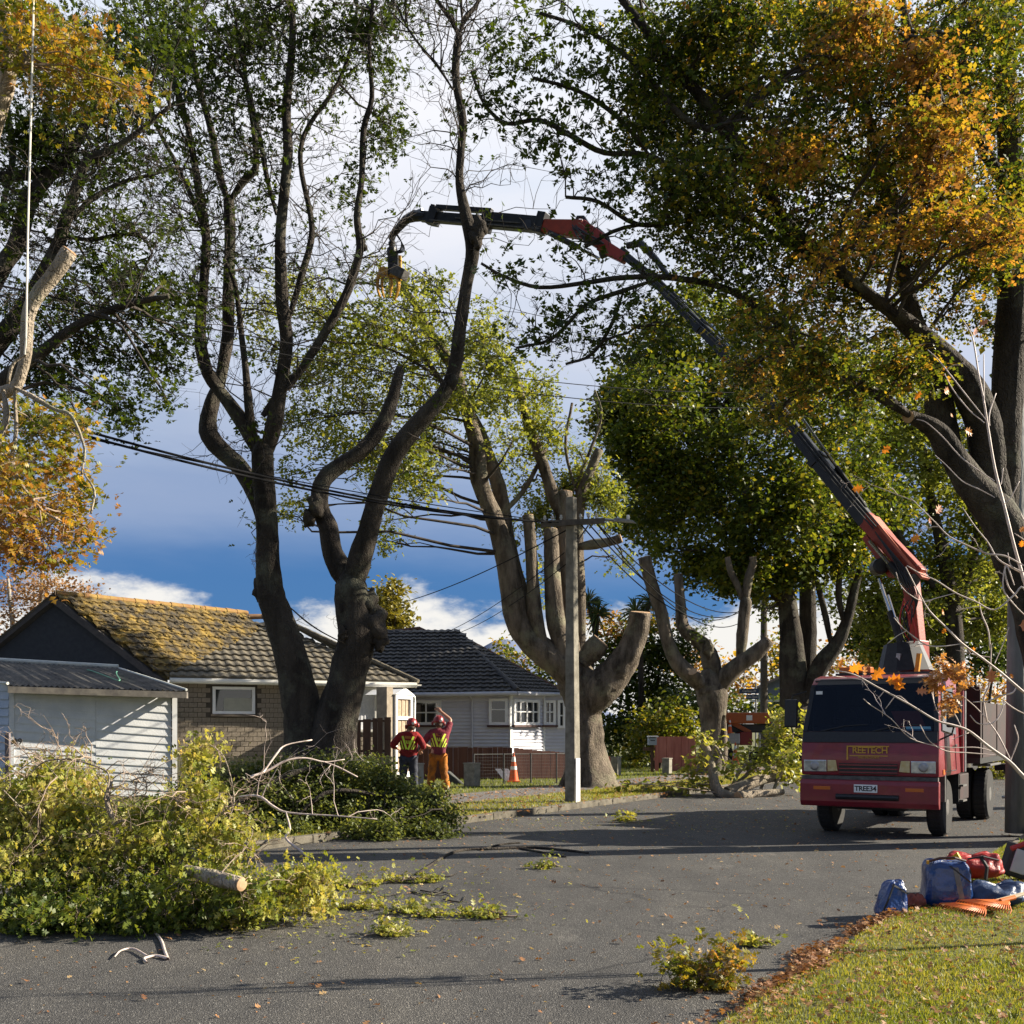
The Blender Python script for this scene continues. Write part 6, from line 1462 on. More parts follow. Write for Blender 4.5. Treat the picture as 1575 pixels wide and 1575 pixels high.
t.limb([(0, 330, 6), (20, 240, 5), (10, 150, 5), (30, 60, 4)], 1, 1.2); t.limb([(50, 240, 4), (75, 170, 4), (85, 110, 3)], .8, 1)
dk = [(60, 480, 60), (110, 520, 60), (170, 470, 55), (220, 500, 55), (270, 470, 40), (150, 560, 45), (200, 570, 45), (90, 590, 40), (250, 560, 40), (60, 570, 40), (150, 420, 35), (210, 430, 35), (170, 620, 30), (200, 650, 22, 8), (120, 640, 22, 8), (255, 610, 20, 8), (290, 520, 25, 10), (230, 470, 30), (110, 470, 40),
      (60, 150, 60), (110, 60, 60), (180, 60, 60), (190, 130, 55), (240, 90, 50), (30, 230, 40), (80, 210, 40), (130, 260, 35), (160, 190, 40), (220, 30, 50), (20, 30, 60), (280, 30, 50), (20, 340, 25, 8), (60, 200, 35)]
t.crown(dk, size=.125, per=16, tint=.10, tsd=.09, templ=LEAFO, cl=19, bare=.12)
t.bare([(250, 330), (200, 320), (160, 350), (230, 390), (130, 390), (60, 330), (200, 420), (270, 290), (170, 230), (230, 250), (90, 430), (30, 300), (20, 380), (150, 330), (180, 340), (210, 350), (250, 380), (270, 350), (160, 300), (190, 260)], .016, 7, leaf=.15, spread=.4)
t.twiggy(200, .16, (.8, 2.2), .012, 5.0, leaf=.12)
t.done()

# nearer sunlit tree, only its limbs come into the picture on the left
t = Tree('oak_tree', 'near sunlit tree at the left edge with a sawn pale limb and orange leaves', 10.5, at(-420, 1200, 10.5) * Vector((1, 1, 0)), 'tree', bark=M_bark_lit, twig=mat('twig_lit', (.22, .16, .11), (.34, .26, .2), .85, 9))  # the twig colour carries the sunlight too
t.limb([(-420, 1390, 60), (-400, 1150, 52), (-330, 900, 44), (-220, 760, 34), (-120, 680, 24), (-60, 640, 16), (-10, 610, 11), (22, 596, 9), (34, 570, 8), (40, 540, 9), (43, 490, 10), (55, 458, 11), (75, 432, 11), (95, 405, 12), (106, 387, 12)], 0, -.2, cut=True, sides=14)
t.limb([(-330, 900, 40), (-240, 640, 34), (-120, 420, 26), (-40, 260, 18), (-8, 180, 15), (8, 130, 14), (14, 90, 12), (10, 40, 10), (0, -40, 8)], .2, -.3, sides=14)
t.limb([(8, 105, 8), (35, 98, 7), (42, 80, 5)], -.3, -.3)
t.limb([(22, 596, 4), (50, 610, 4), (85, 630, 3), (110, 640, 2.5), (130, 690, 2), (125, 730, 1.5)], -.2, -.4)
t.limb([(5, 600, 5), (10, 640, 5), (0, 690, 4), (10, 740, 3)], -.2, -.3); t.limb([(22, 600, 4), (25, 660, 3), (20, 720, 3), (60, 780, 2), (90, 800, 2)], -.2, -.5); t.limb([(130, 730, 2), (145, 755, 2), (140, 790, 1.5)], -.4, -.5)
t.limb([(40, 545, 3), (20, 560, 2.5), (12, 590, 2.5)], -.3, -.3)
fo = [(20, 640, 35, 16, .35), (70, 660, 40, 18, .42), (110, 665, 35, 14, .45), (20, 720, 45, 22, .5), (70, 730, 45, 22, .52), (110, 720, 35, 16, .55), (20, 790, 45, 24, .72), (65, 790, 40, 20, .66), (100, 780, 35, 14, .6), (15, 840, 35, 20, .8), (45, 850, 28, 14, .72), (105, 830, 28, 12, .62), (85, 860, 18, 7, .68), (140, 820, 16, 6, .62), (125, 760, 20, 7, .6), (-10, 740, 50, 20, .6), (-10, 820, 50, 20, .75)]
t.crown(fo, size=.072, per=15, tsd=.17, templ=LEAFO, sig=.08, twig_r=.004, br=.012, dY=(-.5, .5))
fo = [(30, 40, 45, 16, 0.47), (80, 40, 45, 16, 0.49), (120, 60, 35, 12, 0.54), (60, 100, 40, 14, 0.49), (110, 110, 40, 14, 0.46), (150, 100, 30, 9, 0.51), (170, 140, 28, 9, 0.52), (200, 150, 22, 6, 0.55), (120, 150, 35, 9, 0.44), (80, 150, 35, 9, 0.40), (140, 140, 30, 9, 0.49), (10, 80, 30, 11, 0.47), (40, 10, 40, 14, 0.47), (215, 140, 15, 4, 0.59)]
t.crown(fo, size=.072, per=15, tsd=.17, templ=LEAFO, sig=.09, twig_r=.004, br=.012, dY=(-.5, .5))
t.done()

# pollard with leafy long limbs
t = Tree('pollard_tree', 'half pollarded tree with tall leafy leaning limb directly behind the concrete pole', 29.5, (905, 1221), 'tree', bark=M_bark_pale, leaf=M_leaf_olive)
t.limb([(908, 1228, 62), (905, 1205, 44), (902, 1165, 31), (899, 1120, 27), (897, 1090, 27), (893, 1060, 30), (885, 1035, 28)], 0, .1, sides=20, knobby=.10)
for a in (-48, -30, -12, 14, 34): t.limb([(905 + a, 1226, 8), (905 + a * .72, 1205, 10), (904 + a * .45, 1175, 10), (902 + a * .3, 1140, 7)], -.35 if abs(a) < 25 else 0, -.3 if abs(a) < 25 else 0, sides=8)
t.limb([(893, 1062, 28), (862, 1022, 23), (818, 988, 21), (795, 952, 19), (786, 900, 18), (776, 850, 16), (761, 800, 14), (744, 760, 13), (736, 730, 14), (734, 690, 13), (724, 650, 11), (711, 610, 10), (699, 570, 9), (660, 510, 7), (640, 470, 6), (622, 447, 5)], 0, -.6, sides=14)
t.limb([(812, 975, 12), (800, 920, 14), (788, 870, 13), (778, 820, 12), (772, 775, 12), (764, 740, 11), (750, 700, 10), (738, 665, 9), (726, 640, 7)], .4, .1, sides=12)
t.limb([(706, 640, 6), (692, 605, 6)], -.4, -.4, cut=True); t.limb([(690, 600, 5), (660, 560, 4), (630, 520, 3)], -.4, -.6)
t.limb([(838, 1000, 15), (824, 955, 12), (819, 900, 10), (816, 840, 9), (812, 793, 9)], -.2, -.3, cut=True)
t.limb([(873, 1020, 18), (857, 965, 15), (850, 900, 13), (848, 850, 12), (847, 815, 11)], -.2, .0, cut=True)
t.limb([(886, 1012, 15), (874, 940, 12), (869, 870, 11), (867, 820, 11), (867, 790, 12), (869, 757, 12)], .3, .4, cut=True)
t.limb([(862, 795, 10), (851, 765, 10), (842, 735, 9), (830, 700, 9), (815, 660, 8), (805, 625, 6), (797, 590, 5), (785, 560, 4), (770, 540, 3)], .3, .3)
t.limb([(893, 1010, 13), (890, 920, 12), (888, 850, 10), (889, 795, 9), (896, 755, 9), (909, 722, 7), (921, 693, 7)], .7, .9, cut=True)
t.limb([(885, 842, 8), (910, 838, 8), (935, 834, 7), (955, 828, 7)], .4, .2, cut=True)
t.limb([(895, 1020, 20), (912, 1000, 18), (924, 986, 15)], -.2, -.3, cut=True)
t.limb([(903, 1100, 27), (920, 1064, 27), (945, 1034, 24), (968, 1002, 20), (982, 965, 17), (985, 942, 16)], -.1, -.4, cut=True, sides=14, knobby=.09)
t.limb([(762, 800, 6), (805, 755, 4), (840, 690, 3)], 0, .6)
t.limb([(799, 600, 3), (760, 570, 3), (735, 560, 2)], .3, .3); t.limb([(880, 760, 3), (905, 700, 2.5), (925, 640, 2), (915, 600, 1.5)], 1, 1); t.limb([(890, 770, 3), (870, 690, 2.5), (880, 620, 2)], 1, 1.2)
fl = [(470, 580, 35), (520, 560, 45), (500, 640, 40), (560, 620, 50), (540, 690, 40), (480, 690, 30, 10), (590, 680, 45), (600, 740, 40), (560, 560, 45), (610, 560, 50), (640, 620, 45), (520, 500, 40), (570, 500, 45), (620, 470, 45), (600, 420, 30, 14), (660, 520, 45), (640, 720, 35), (650, 760, 25, 10), (600, 800, 30, 12), (590, 830, 22, 9), (700, 560, 40), (740, 530, 35), (670, 450, 30, 12), (700, 620, 35), (440, 650, 25, 10), (450, 730, 22, 8), (430, 790, 20, 7), (395, 480, 30, 12), (440, 440, 35, 14), (420, 540, 35, 12), (480, 460, 35, 14), (460, 780, 14, 5), (690, 700, 30, 12), (650, 680, 35), (750, 490, 25, 9),
      (780, 610, 40), (820, 610, 35), (830, 660, 35), (780, 670, 35, 12), (850, 700, 35, 12), (760, 720, 25, 9), (890, 740, 30), (920, 740, 35), (935, 770, 28), (860, 760, 28), (830, 790, 28), (850, 820, 26, 10), (900, 700, 25, 9), (800, 700, 25, 9), (770, 560, 30), (745, 620, 30), (800, 750, 22, 8), (930, 800, 20, 8), (870, 800, 22, 8), (830, 880, 18, 5), (800, 930, 14, 4), (790, 830, 16, 5), (820, 920, 14, 4), (775, 810, 14, 4), (960, 870, 14, 4), (945, 860, 12, 3), (810, 970, 10, 3)]
fl = [(f + (None,) * (5 - len(f)) + (rng.uniform(.6, 2.0),)) if (f[0] > 740 and f[1] > 690) else f for f in fl]
t.crown(fl, size=.17, per=18, tint=.36, tsd=.13, templ=LEAFN, cl=30, sig=.2, dY=(-3.2, 1.8), bare=.08)
t.bare([(900, 640), (915, 610), (930, 650), (880, 560), (855, 640), (560, 470), (600, 640)], .012, 4, leaf=.25, spread=.4, tint=.3)
t.done()

# bare pollard
t = Tree('pollard_tree', 'bare pollarded tree cut back to pale stubs between red fence panel and truck', 37.0, (1095, 1196), 'tree', bark=M_bark_pale)
t.limb([(1095, 1202, 34), (1095, 1180, 24), (1096, 1140, 19), (1097, 1105, 19), (1095, 1072, 24), (1092, 1055, 22)], 0, 0, sides=16, knobby=.08)
t.limb([(1092, 1064, 18), (1068, 1044, 13), (1042, 1020, 12), (1027, 988, 10), (1018, 945, 10), (1007, 912, 10), (998, 885, 10), (991, 857, 10)], -.1, -.5, cut=True)
t.limb([(1080, 1052, 10), (1070, 1040, 8), (1066, 1033, 8)], -.5, -.7, cut=True)
t.limb([(1100, 1056, 19), (1094, 1020, 15), (1085, 995, 12), (1066, 980, 11), (1050, 963, 10), (1047, 930, 8), (1043, 884, 7)], .1, .3, cut=True); t.knob(1090, 997, 10, -.2)
t.limb([(1106, 1066, 15), (1118, 1040, 14), (1140, 1020, 13), (1165, 1002, 12), (1183, 984, 9)], -.1, -.5, cut=True)
t.limb([(1138, 1020, 10), (1141, 985, 9), (1144, 950, 9), (1147, 926, 9)], .1, .2)
t.limb([(1145, 930, 6), (1134, 900, 5), (1124, 880, 5), (1119, 858, 4.5)], .2, .3, cut=True); t.limb([(1147, 930, 8), (1150, 895, 7), (1158, 868, 6), (1158, 857, 6)], .2, .1, cut=True)
t.limb([(1111, 1100, 10), (1110, 1140, 9), (1108, 1190, 10)], -.2, -.2)
t.bare([(1085, 960), (1080, 975)], .008, 2, leaf=.7, spread=.3, tint=.15)
t.done()

# dark green tree further down the left verge
t = Tree('oak_tree', 'tall dense dark green tree with twin trunks behind the red truck', 41.0, (1232, 1183), 'tree')
t.limb([(1226, 1195, 30), (1224, 1120, 23), (1220, 1040, 21), (1215, 960, 16), (1205, 890, 12), (1196, 830, 9), (1190, 760, 7)], 0, 0, sides=14)
t.limb([(1238, 1100, 16), (1241, 1010, 14), (1242, 940, 13), (1242, 870, 11), (1246, 790, 8), (1250, 700, 6)], .3, .8)
t.limb([(1236, 1080, 18), (1262, 1024, 14), (1288, 990, 11), (1304, 950, 8), (1312, 915, 7), (1322, 880, 5)], -.3, -.8)
t.limb([(1300, 965, 6), (1290, 920, 5), (1292, 880, 4)], -.6, -.8); t.limb([(1280, 1000, 5), (1270, 950, 5), (1258, 900, 4)], -.5, -.6)
t.limb([(1215, 950, 9), (1170, 880, 8), (1120, 800, 7), (1080, 720, 5)], 0, -1); t.limb([(1200, 860, 8), (1150, 760, 7), (1100, 640, 5)], .3, .5)
fl = [(1000, 610, 75), (1070, 550, 85), (975, 690, 50), (1050, 700, 90), (1000, 790, 60), (1090, 800, 85), (1160, 700, 95), (1180, 590, 85), (1130, 520, 70), (1060, 480, 60), (1240, 780, 70), (1180, 820, 75), (1290, 690, 70), (1130, 880, 45), (1070, 870, 40), (960, 620, 40), (945, 650, 28), (1260, 640, 70), (1300, 790, 55), (1030, 640, 70), (1110, 620, 80), (1200, 760, 70), (1010, 720, 60), (960, 740, 35, 10), (1030, 850, 30, 10), (1160, 890, 35), (1210, 870, 50), (960, 570, 35, 12), (1100, 720, 90), (1150, 640, 90), (1050, 770, 70), (1140, 780, 80), (1010, 540, 50), (1230, 560, 70), (980, 790, 30, 10), (1290, 850, 40), (1185, 930, 30, 10), (1010, 830, 22, 8), (1120, 910, 16, 6), (1340, 760, 60), (1250, 900, 35, 10)]
t.crown(fl, size=.20, per=30, tint=.25, tsd=.12, templ=LEAF4, cl=64, sig=.26, dY=(-3, 3), br=.05)
t.done()

# bright green tree behind the crane
t = Tree('oak_tree', 'sunlit yellow green tree behind the crane boom on the right', 47.0, (1468, 1178), 'tree', leaf=M_leaf_olive)
t.limb([(1468, 1190, 24), (1468, 1090, 17), (1469, 1010, 14), (1465, 930, 12), (1450, 850, 9), (1430, 760, 7), (1415, 680, 5)], 0, 0)
t.limb([(1467, 960, 9), (1490, 880, 8), (1510, 800, 6), (1520, 720, 5)], 0, .6); t.limb([(1460, 930, 8), (1410, 870, 7), (1370, 800, 5), (1345, 740, 4)], 0, -.6)
fl = [(1400, 640, 70), (1480, 720, 65), (1370, 720, 70), (1440, 790, 65), (1500, 800, 60), (1350, 800, 60), (1420, 870, 60), (1480, 890, 60), (1530, 880, 50), (1340, 640, 60), (1450, 640, 60), (1330, 870, 50), (1390, 930, 50), (1450, 960, 45), (1530, 760, 50), (1310, 580, 50), (1380, 570, 60), (1510, 660, 60), (1540, 950, 45), (1340, 940, 45), (1400, 980, 35), (1560, 820, 50), (1290, 750, 50), (1320, 690, 60), (1500, 960, 40), (1360, 1000, 30), (1300, 930, 40, 12), (1430, 720, 60)]
t.crown(fl, size=.22, per=24, tint=.36, tsd=.13, templ=LEAF4, cl=52, sig=.3, dY=(-2.5, 2.5), br=.05)
t.done()

# big oak on the right whose crown hangs over the truck
t = Tree('oak_tree', 'large autumn oak at the upper right with green, yellow and orange leaves over the truck', 16.0, at(1660, 1200, 16.0) * Vector((1, 1, 0)), 'tree')
t.limb([(1665, 1295, 50), (1650, 1180, 42), (1622, 1060, 36), (1590, 940, 32), (1560, 860, 30), (1540, 800, 30), (1500, 752, 25), (1470, 708, 20), (1448, 672, 17), (1430, 655, 14), (1404, 642, 10), (1397, 641, 10)], 0, -.6, cut=True, sides=14)
t.limb([(1560, 860, 26), (1535, 790, 27), (1522, 730, 26), (1515, 660, 26), (1490, 600, 25), (1462, 560, 20), (1420, 520, 17), (1380, 485, 12), (1330, 450, 9), (1250, 400, 7), (1180, 330, 5)], .2, -.8, sides=14)
t.limb([(1480, 730, 14), (1458, 690, 20), (1446, 640, 22), (1440, 590, 20), (1425, 545, 18), (1405, 490, 14), (1390, 420, 10), (1370, 320, 8), (1340, 200, 6), (1320, 80, 5)], 0, .6)
t.limb([(1550, 820, 24), (1545, 700, 24), (1548, 620, 24), (1556, 520, 25), (1560, 420, 24), (1556, 300, 21), (1550, 150, 16), (1540, -20, 12)], .3, .3, sides=14)
t.limb([(1555, 450, 16), (1500, 330, 12), (1440, 200, 9), (1400, 60, 7), (1380, -40, 5)], .2, -.5); t.limb([(1556, 300, 14), (1500, 200, 10), (1470, 60, 7)], 0, -.8)
t.limb([(1404, 642, 8), (1370, 620, 8), (1335, 598, 8), (1300, 580, 7), (1255, 548, 6), (1220, 520, 5), (1190, 490, 4)], -.6, -1)
t.limb([(1380, 485, 10), (1300, 420, 8), (1200, 330, 8), (1120, 200, 9), (1070, 140, 9), (1045, 110, 9), (1010, 65, 8), (992, 43, 7), (958, 0, 6), (930, -40, 4)], -.8, -1.4)
t.limb([(1120, 210, 5), (1050, 180, 5), (980, 100, 4), (900, 45, 3), (830, 20, 2.5)], -1.3, -1.6)
t.limb([(1180, 330, 5), (1080, 290, 5), (1000, 240, 4.5), (930, 235, 4), (880, 210, 4), (830, 185, 3.5), (780, 190, 3), (745, 160, 2.5), (725, 110, 2)], -.8, -1.2)
t.limb([(1000, 240, 4), (950, 180, 3.5), (890, 140, 3), (820, 120, 2.5)], -1, -1.2)
t.limb([(1250, 400, 6), (1130, 330, 5), (1050, 340, 4), (980, 345, 3.5), (920, 310, 3), (870, 303, 2.5)], -.8, -1); t.limb([(1050, 340, 4), (960, 350, 3), (900, 380, 2.5)], -.9, -1.2)
t.limb([(1220, 520, 5), (1130, 450, 5), (1040, 428, 4.5), (960, 427, 4), (900, 435, 3.5), (830, 442, 3), (775, 425, 2.5), (740, 405, 2)], -1, -1.2)
t.limb([(1010, 430, 4), (950, 450, 3.5), (900, 470, 3), (850, 520, 2.5), (795, 535, 2)], -1, -1.3); t.limb([(960, 445, 3), (940, 500, 3), (910, 545, 2.5), (870, 560, 2)], -1, -1)
Gd, Ol, Ye, Or = .24, .34, .50, .66
up = [(1040, 160, 70, None, Gd), (1100, 100, 70, None, Gd), (1080, 220, 75, None, Gd), (1160, 160, 80, None, Gd), (1150, 60, 75, None, Ol), (1220, 80, 70, None, Ol), (1280, 40, 60, None, .52), (1330, 40, 60, None, .60), (1290, 90, 60, None, 0.42), (1400, 60, 60, None, 0.49), (1430, 90, 40, None, 0.55), (1350, 110, 60, None, Ol), (1480, 70, 70, None, 0.24), (1540, 60, 70, None, 0.34), (1210, 180, 80, None, Gd), (1190, 250, 50, None, .52), (1230, 245, 40, None, 0.53), (1150, 260, 75, None, Gd), (1290, 170, 75, None, Gd), (1380, 170, 60, None, 0.36), (1420, 210, 55, None, 0.53), (1460, 190, 45, None, 0.61), (1440, 250, 55, None, 0.61), (1370, 250, 50, None, 0.50), (1310, 240, 70, None, 0.24), (1500, 150, 60, None, 0.30), (1550, 170, 55, None, 0.40), (1100, 300, 80, None, Gd), (1170, 340, 80, None, Gd), (1040, 280, 60, None, Gd), (1260, 310, 75, None, Ol), (1330, 350, 65, None, 0.50), (1400, 345, 60, None, 0.53), (1470, 350, 55, None, 0.53), (1540, 350, 50, None, 0.57), (1450, 300, 50, None, 0.63), (1520, 400, 50, None, 0.44), (1430, 410, 60, None, 0.50), (1350, 420, 65, None, 0.46), (1280, 400, 70, None, 0.46), (1200, 420, 80, None, 0.24), (1120, 400, 70, None, Gd), (1060, 370, 50, 16, Gd), (1020, 330, 45, 14, Gd), (1010, 500, 30, 8, .2), (1150, 500, 35, 14, .36), (1200, 500, 70, None, 0.36), (1270, 490, 70, None, 0.36), (1340, 510, 60, None, 0.32), (1400, 560, 40, None, 0.36), (1150, 570, 45, 16, .44), (1200, 590, 55, None, 0.50), (1190, 640, 30, 12, .56), (1130, 575, 28, 10, .40), (1260, 570, 50, None, 0.48), (1230, 620, 30, 10, .52), (1310, 600, 40, 14, .40), (1470, 470, 50, 16, .3), (1530, 500, 40, 14, .3), (1560, 300, 50, None, 0.40), (1010, 200, 50, 16, Gd), (990, 130, 45, 14, Gd), (1000, 60, 50, 14, .16), (1060, 40, 60, None, 0.20), (1360, 300, 55, None, 0.40), (1490, 260, 45, 12, .4), (1560, 440, 40, 10, .3), (1440, 130, 55, None, 0.60), (1240, 20, 60, None, 0.40), (1180, 10, 60, None, 0.28), (1480, 10, 70, None, 0.30), (1560, 10, 60, None, 0.30), (1110, 20, 60, None, 0.24), (1010, 120, 60, None, .16), (1040, 240, 55, None, .16), (980, 60, 45, 16, .14), (1090, 60, 60, None, .2), (1000, 180, 40, 16, .14), (1120, 150, 70, None, .2), (1070, 330, 50, 20, .2), (1290, 90, 26, 20, .72, -2.2), (1340, 30, 26, 20, .74, -2.2), (1410, 90, 24, 18, .76, -2.2), (1440, 105, 18, 12, .7, -2.2), (1190, 245, 26, 18, .70, -2.2), (1235, 240, 20, 14, .72, -2.2), (1400, 200, 24, 18, .72, -2.2), (1440, 215, 24, 18, .76, -2.2), (1430, 270, 24, 18, .76, -2.2), (1465, 235, 18, 12, .74, -2.2), (1400, 350, 26, 16, .7, -2.2), (1330, 350, 24, 14, .66, -2.2), (1470, 340, 26, 16, .72, -2.2), (1540, 360, 24, 14, .74, -2.2), (1270, 400, 18, 10, .66, -2.2)]
t.crown([(f[0], f[1], f[2], f[3] if f[3] is None or len(f) < 6 else int(f[3] * .8), f[4] if len(f) > 5 or f[4] < .4 else f[4] - .10) + tuple(f[5:]) for f in up], size=.115, per=21, tsd=.20, templ=LEAFN, cl=36, sig=.15, dY=(-2.0, 1.6), shell=.25, bare=.05)
sp = [(930, 60, 45, 10), (880, 40, 35, 8), (860, 100, 40, 9), (810, 60, 35, 8), (790, 100, 30, 7), (920, 120, 40, 10), (960, 170, 40, 10), (900, 190, 40, 10), (850, 200, 35, 8), (800, 175, 30, 6), (760, 160, 25, 5), (930, 260, 35, 8), (970, 280, 35, 9), (830, 220, 25, 5), (760, 80, 25, 5), (870, 260, 20, 4), (960, 220, 40, 10), (880, 480, 30, 7), (850, 520, 25, 6), (910, 470, 28, 7), (930, 530, 30, 8), (810, 520, 18, 4), (960, 490, 35, 10), (990, 440, 30, 8), (980, 560, 30, 8), (740, 190, 16, 3), (830, 10, 40, 8)]
t.crown(sp, size=.115, per=9, tint=.10, tsd=.06, templ=LEAFO, sig=.11, dY=(-1.8, -.8), br=.014, twig_r=.006)
t.bare([(900, 350), (860, 370), (940, 300), (980, 380), (870, 390), (900, 290), (860, 440), (800, 420), (830, 470), (770, 440), (950, 470), (900, 520), (880, 540), (960, 370), (920, 400), (750, 170), (780, 140), (1000, 380), (950, 330)], .012, 6, leaf=.06, spread=.4, dY=(-1.6, -.8))
t.twiggy(50, .06, (.5, 1.3), .007, 5.0, leaf=.03)
t.done()

# street oak added beyond the right edge, its crown shaped to shade the verge opposite
for (Y0, X0, hgt, lab) in ((23.6, 14.6, 19.0, 'tall street oak added for shade, mostly beyond the right edge, behind the timber pole'),):
    t = Tree('oak_tree', lab, Y0, (X0, Y0, 0), 'tree')
    q = lambda x, z: (CXP + FPX * (X0 + x) / Y0, HOR - FPX * (z - CAMH) / Y0); sc_ = FPX / Y0
    t.limb([(*q(0, 0), .5 * sc_), (*q(0, 2), .38 * sc_), (*q(-.2, 5), .30 * sc_), (*q(-.3, 9), .24 * sc_), (*q(-.2, 15), .1 * sc_)], 0, 0)
    t.limb([(*q(-.1, 6), .2 * sc_), (*q(-1.5, 9.5), .15 * sc_), (*q(-3, 13), .08 * sc_)], 0, -1); t.limb([(*q(-.1, 7), .2 * sc_), (*q(1.5, 10.5), .15 * sc_), (*q(3, 14), .08 * sc_)], 0, 1)
    fl = []
    for k in range(52):
        u_ = rng.normal(0, 1, 3); u_ /= np.linalg.norm(u_); u_ *= rng.uniform(.35, 1) ** .5
        x_, y_ = q(u_[0] * 4.4, 13.6 + u_[2] * 5.0); fl.append((x_, y_, 1.15 * sc_, 11, .36 + rng.normal(0, .12), u_[1] * 4.0))
    t.crown(fl, size=.2, per=15, tint=.25, tsd=.12, cl=26, sig=.28, br=.04)
    t.done()

# ------------------------------------------------------------------ shrubs and small trees behind
def bush(name, label, Y, base, blobs, cat='bush', leaf=None, size=.14, per=15, tint=.3, tsd=.12, cl=22, sig=.2, stems=((0, 0),), bark=None, dY=(-1, 1), templ=LEAF4, bare=0.0, twig=None, br=.02):
    t = Tree(name, label, Y, base, cat, leaf=leaf, bark=bark, twig=twig); t.split = len(stems) > 1
    bx, by = base; top = min(b[1] for b in blobs)
    for dx, _ in stems: t.limb([(bx + dx * .3, by, 6 * 30 / Y), (bx + dx * .6, by * .6 + top * .4, 4 * 30 / Y), (bx + dx, by * .15 + top * .85, 2 * 30 / Y)], 0, 0, sides=7)
    t.crown(blobs, size=size, per=per, tint=tint, tsd=tsd, cl=cl, sig=sig, dY=dY, templ=templ, bare=bare, br=br)
    return t.done()
bush('shrub', 'tall dark brown green shrub between the concrete pole and the bare pollard', 47, (985, 1172), [(935, 1000, 35), (975, 980, 40), (1000, 1030, 45), (950, 1050, 40), (1010, 1080, 40), (960, 1100, 40), (940, 1130, 28), (1020, 1010, 35), (1040, 1060, 40), (930, 960, 22, 10, .7), (960, 965, 22, 10, .74), (1010, 960, 22, 10, .6), (1040, 1000, 30), (1060, 1090, 40), (990, 1120, 35)], 'shrub', leaf=M_leaf, size=.22, per=18, tint=.10, tsd=.14, cl=40, sig=.3, stems=((-30, 0), (0, 0), (35, 0)))
bush('shrub', 'bright green shrub behind the letterbox and red fence panel', 42, (1010, 1184), [(990, 1140, 24), (1000, 1110, 24), (1025, 1095, 26), (1050, 1110, 24), (980, 1165, 18), (1040, 1120, 22), (1015, 1125, 22), (1065, 1125, 18, 10), (975, 1120, 16, 10)], 'shrub', leaf=M_leaf, size=.18, per=15, tint=.36, tsd=.1, cl=26, sig=.22, stems=((-15, 0), (15, 0)))
bush('conifer_tree', 'golden upright conifer above the dark tiled roof', 62, (600, 1160), [(600, 905, 12, 14), (590, 925, 16, 16), (608, 930, 16, 16), (578, 945, 16, 14), (610, 955, 18, 16), (594, 950, 18, 16), (572, 965, 14, 10), (600, 975, 20, 16), (620, 960, 10, 8)], 'conifer', leaf=leafmat('leaf_golden', [(0, (.07, .075, .012)), (.5, (.18, .16, .025)), (1, (.30, .25, .05))], .3), size=.30, per=20, tint=.5, tsd=.2, cl=16, sig=.35, stems=((0, 0), (-12, 0), (8, 0)))
M_birch_leaf = leafmat('leaf_birch', [(0, (.14, .07, .03)), (.5, (.30, .16, .07)), (1, (.40, .26, .13))], .35)
t = Tree('birch_tree', 'russet half bare birch far behind the dark gable on the left', 60, (60, 1160), 'tree', leaf=M_birch_leaf, bark=M_conc, twig=M_twig_pale); t.split = True
t.limb([(62, 1170, 6), (62, 1000, 5), (64, 900, 3), (66, 870, 1.5)], 0, 0); t.limb([(20, 1170, 5), (22, 1000, 4), (15, 920, 3), (12, 885, 1.5)], 0, 0); t.limb([(100, 1170, 5), (98, 1000, 3), (95, 905, 1.5)], 0, 0)
t.crown([(60, 890, 30, 22), (30, 920, 35, 24), (90, 905, 30, 20), (120, 915, 22, 12), (10, 960, 35, 22), (60, 940, 35, 20), (5, 905, 26, 16), (140, 912, 14, 6), (20, 1000, 26, 14)], size=.20, per=18, tint=.5, tsd=.25, sig=.4, dY=(-2, 2), bare=.05)
t.done()
bush('shrub', 'autumn tinted shrub over the right end of the dark tiled roof', 48, (820, 1170), [(780, 1005, 20, 14, .4), (805, 1020, 24, 16, .46), (835, 1030, 24, 16, .3), (815, 1050, 28), (850, 1060, 26), (770, 995, 12, 7, .5)], 'shrub', leaf=M_leaf, size=.2, per=13, tint=.25, tsd=.14, cl=18, sig=.25, stems=((-20, 0), (10, 0)))
for i, (bx, lab, bl, tn) in enumerate(((1130, 'russet hedge tree seen low between the bare pollard limbs', [(1070, 1010, 28), (1110, 1030, 30), (1150, 1040, 28), (1080, 1050, 30), (1130, 1070, 26), (1040, 1020, 20)], .72), (1205, 'yellowing bushy tree behind the second power pole', [(1185, 1010, 22), (1205, 990, 24), (1195, 1035, 24), (1215, 1020, 22)], .5), (1310, 'brown orange tree low behind the truck cab', [(1280, 1010, 26), (1320, 1000, 28), (1350, 1015, 26), (1300, 1040, 28), (1340, 1040, 28)], .74), (1520, 'brown bushy tree low behind the truck tray', [(1490, 1040, 28), (1530, 1050, 28), (1560, 1030, 28), (1510, 1075, 28), (1550, 1080, 28)], .7), (1440, 'russet tree low behind the crane column', [(1430, 1030, 26), (1460, 1050, 26), (1400, 1045, 26), (1440, 1075, 28), (1390, 1080, 26)], .66))):
    bush('bushy_tree', lab, 78 + 2 * i, (bx, 1155), bl, 'tree', leaf=M_leaf, size=.36, per=12, tint=tn, tsd=.15, cl=18, sig=.5, stems=((-20, 0), (15, 0)), dY=(-2, 2), bare=.1)
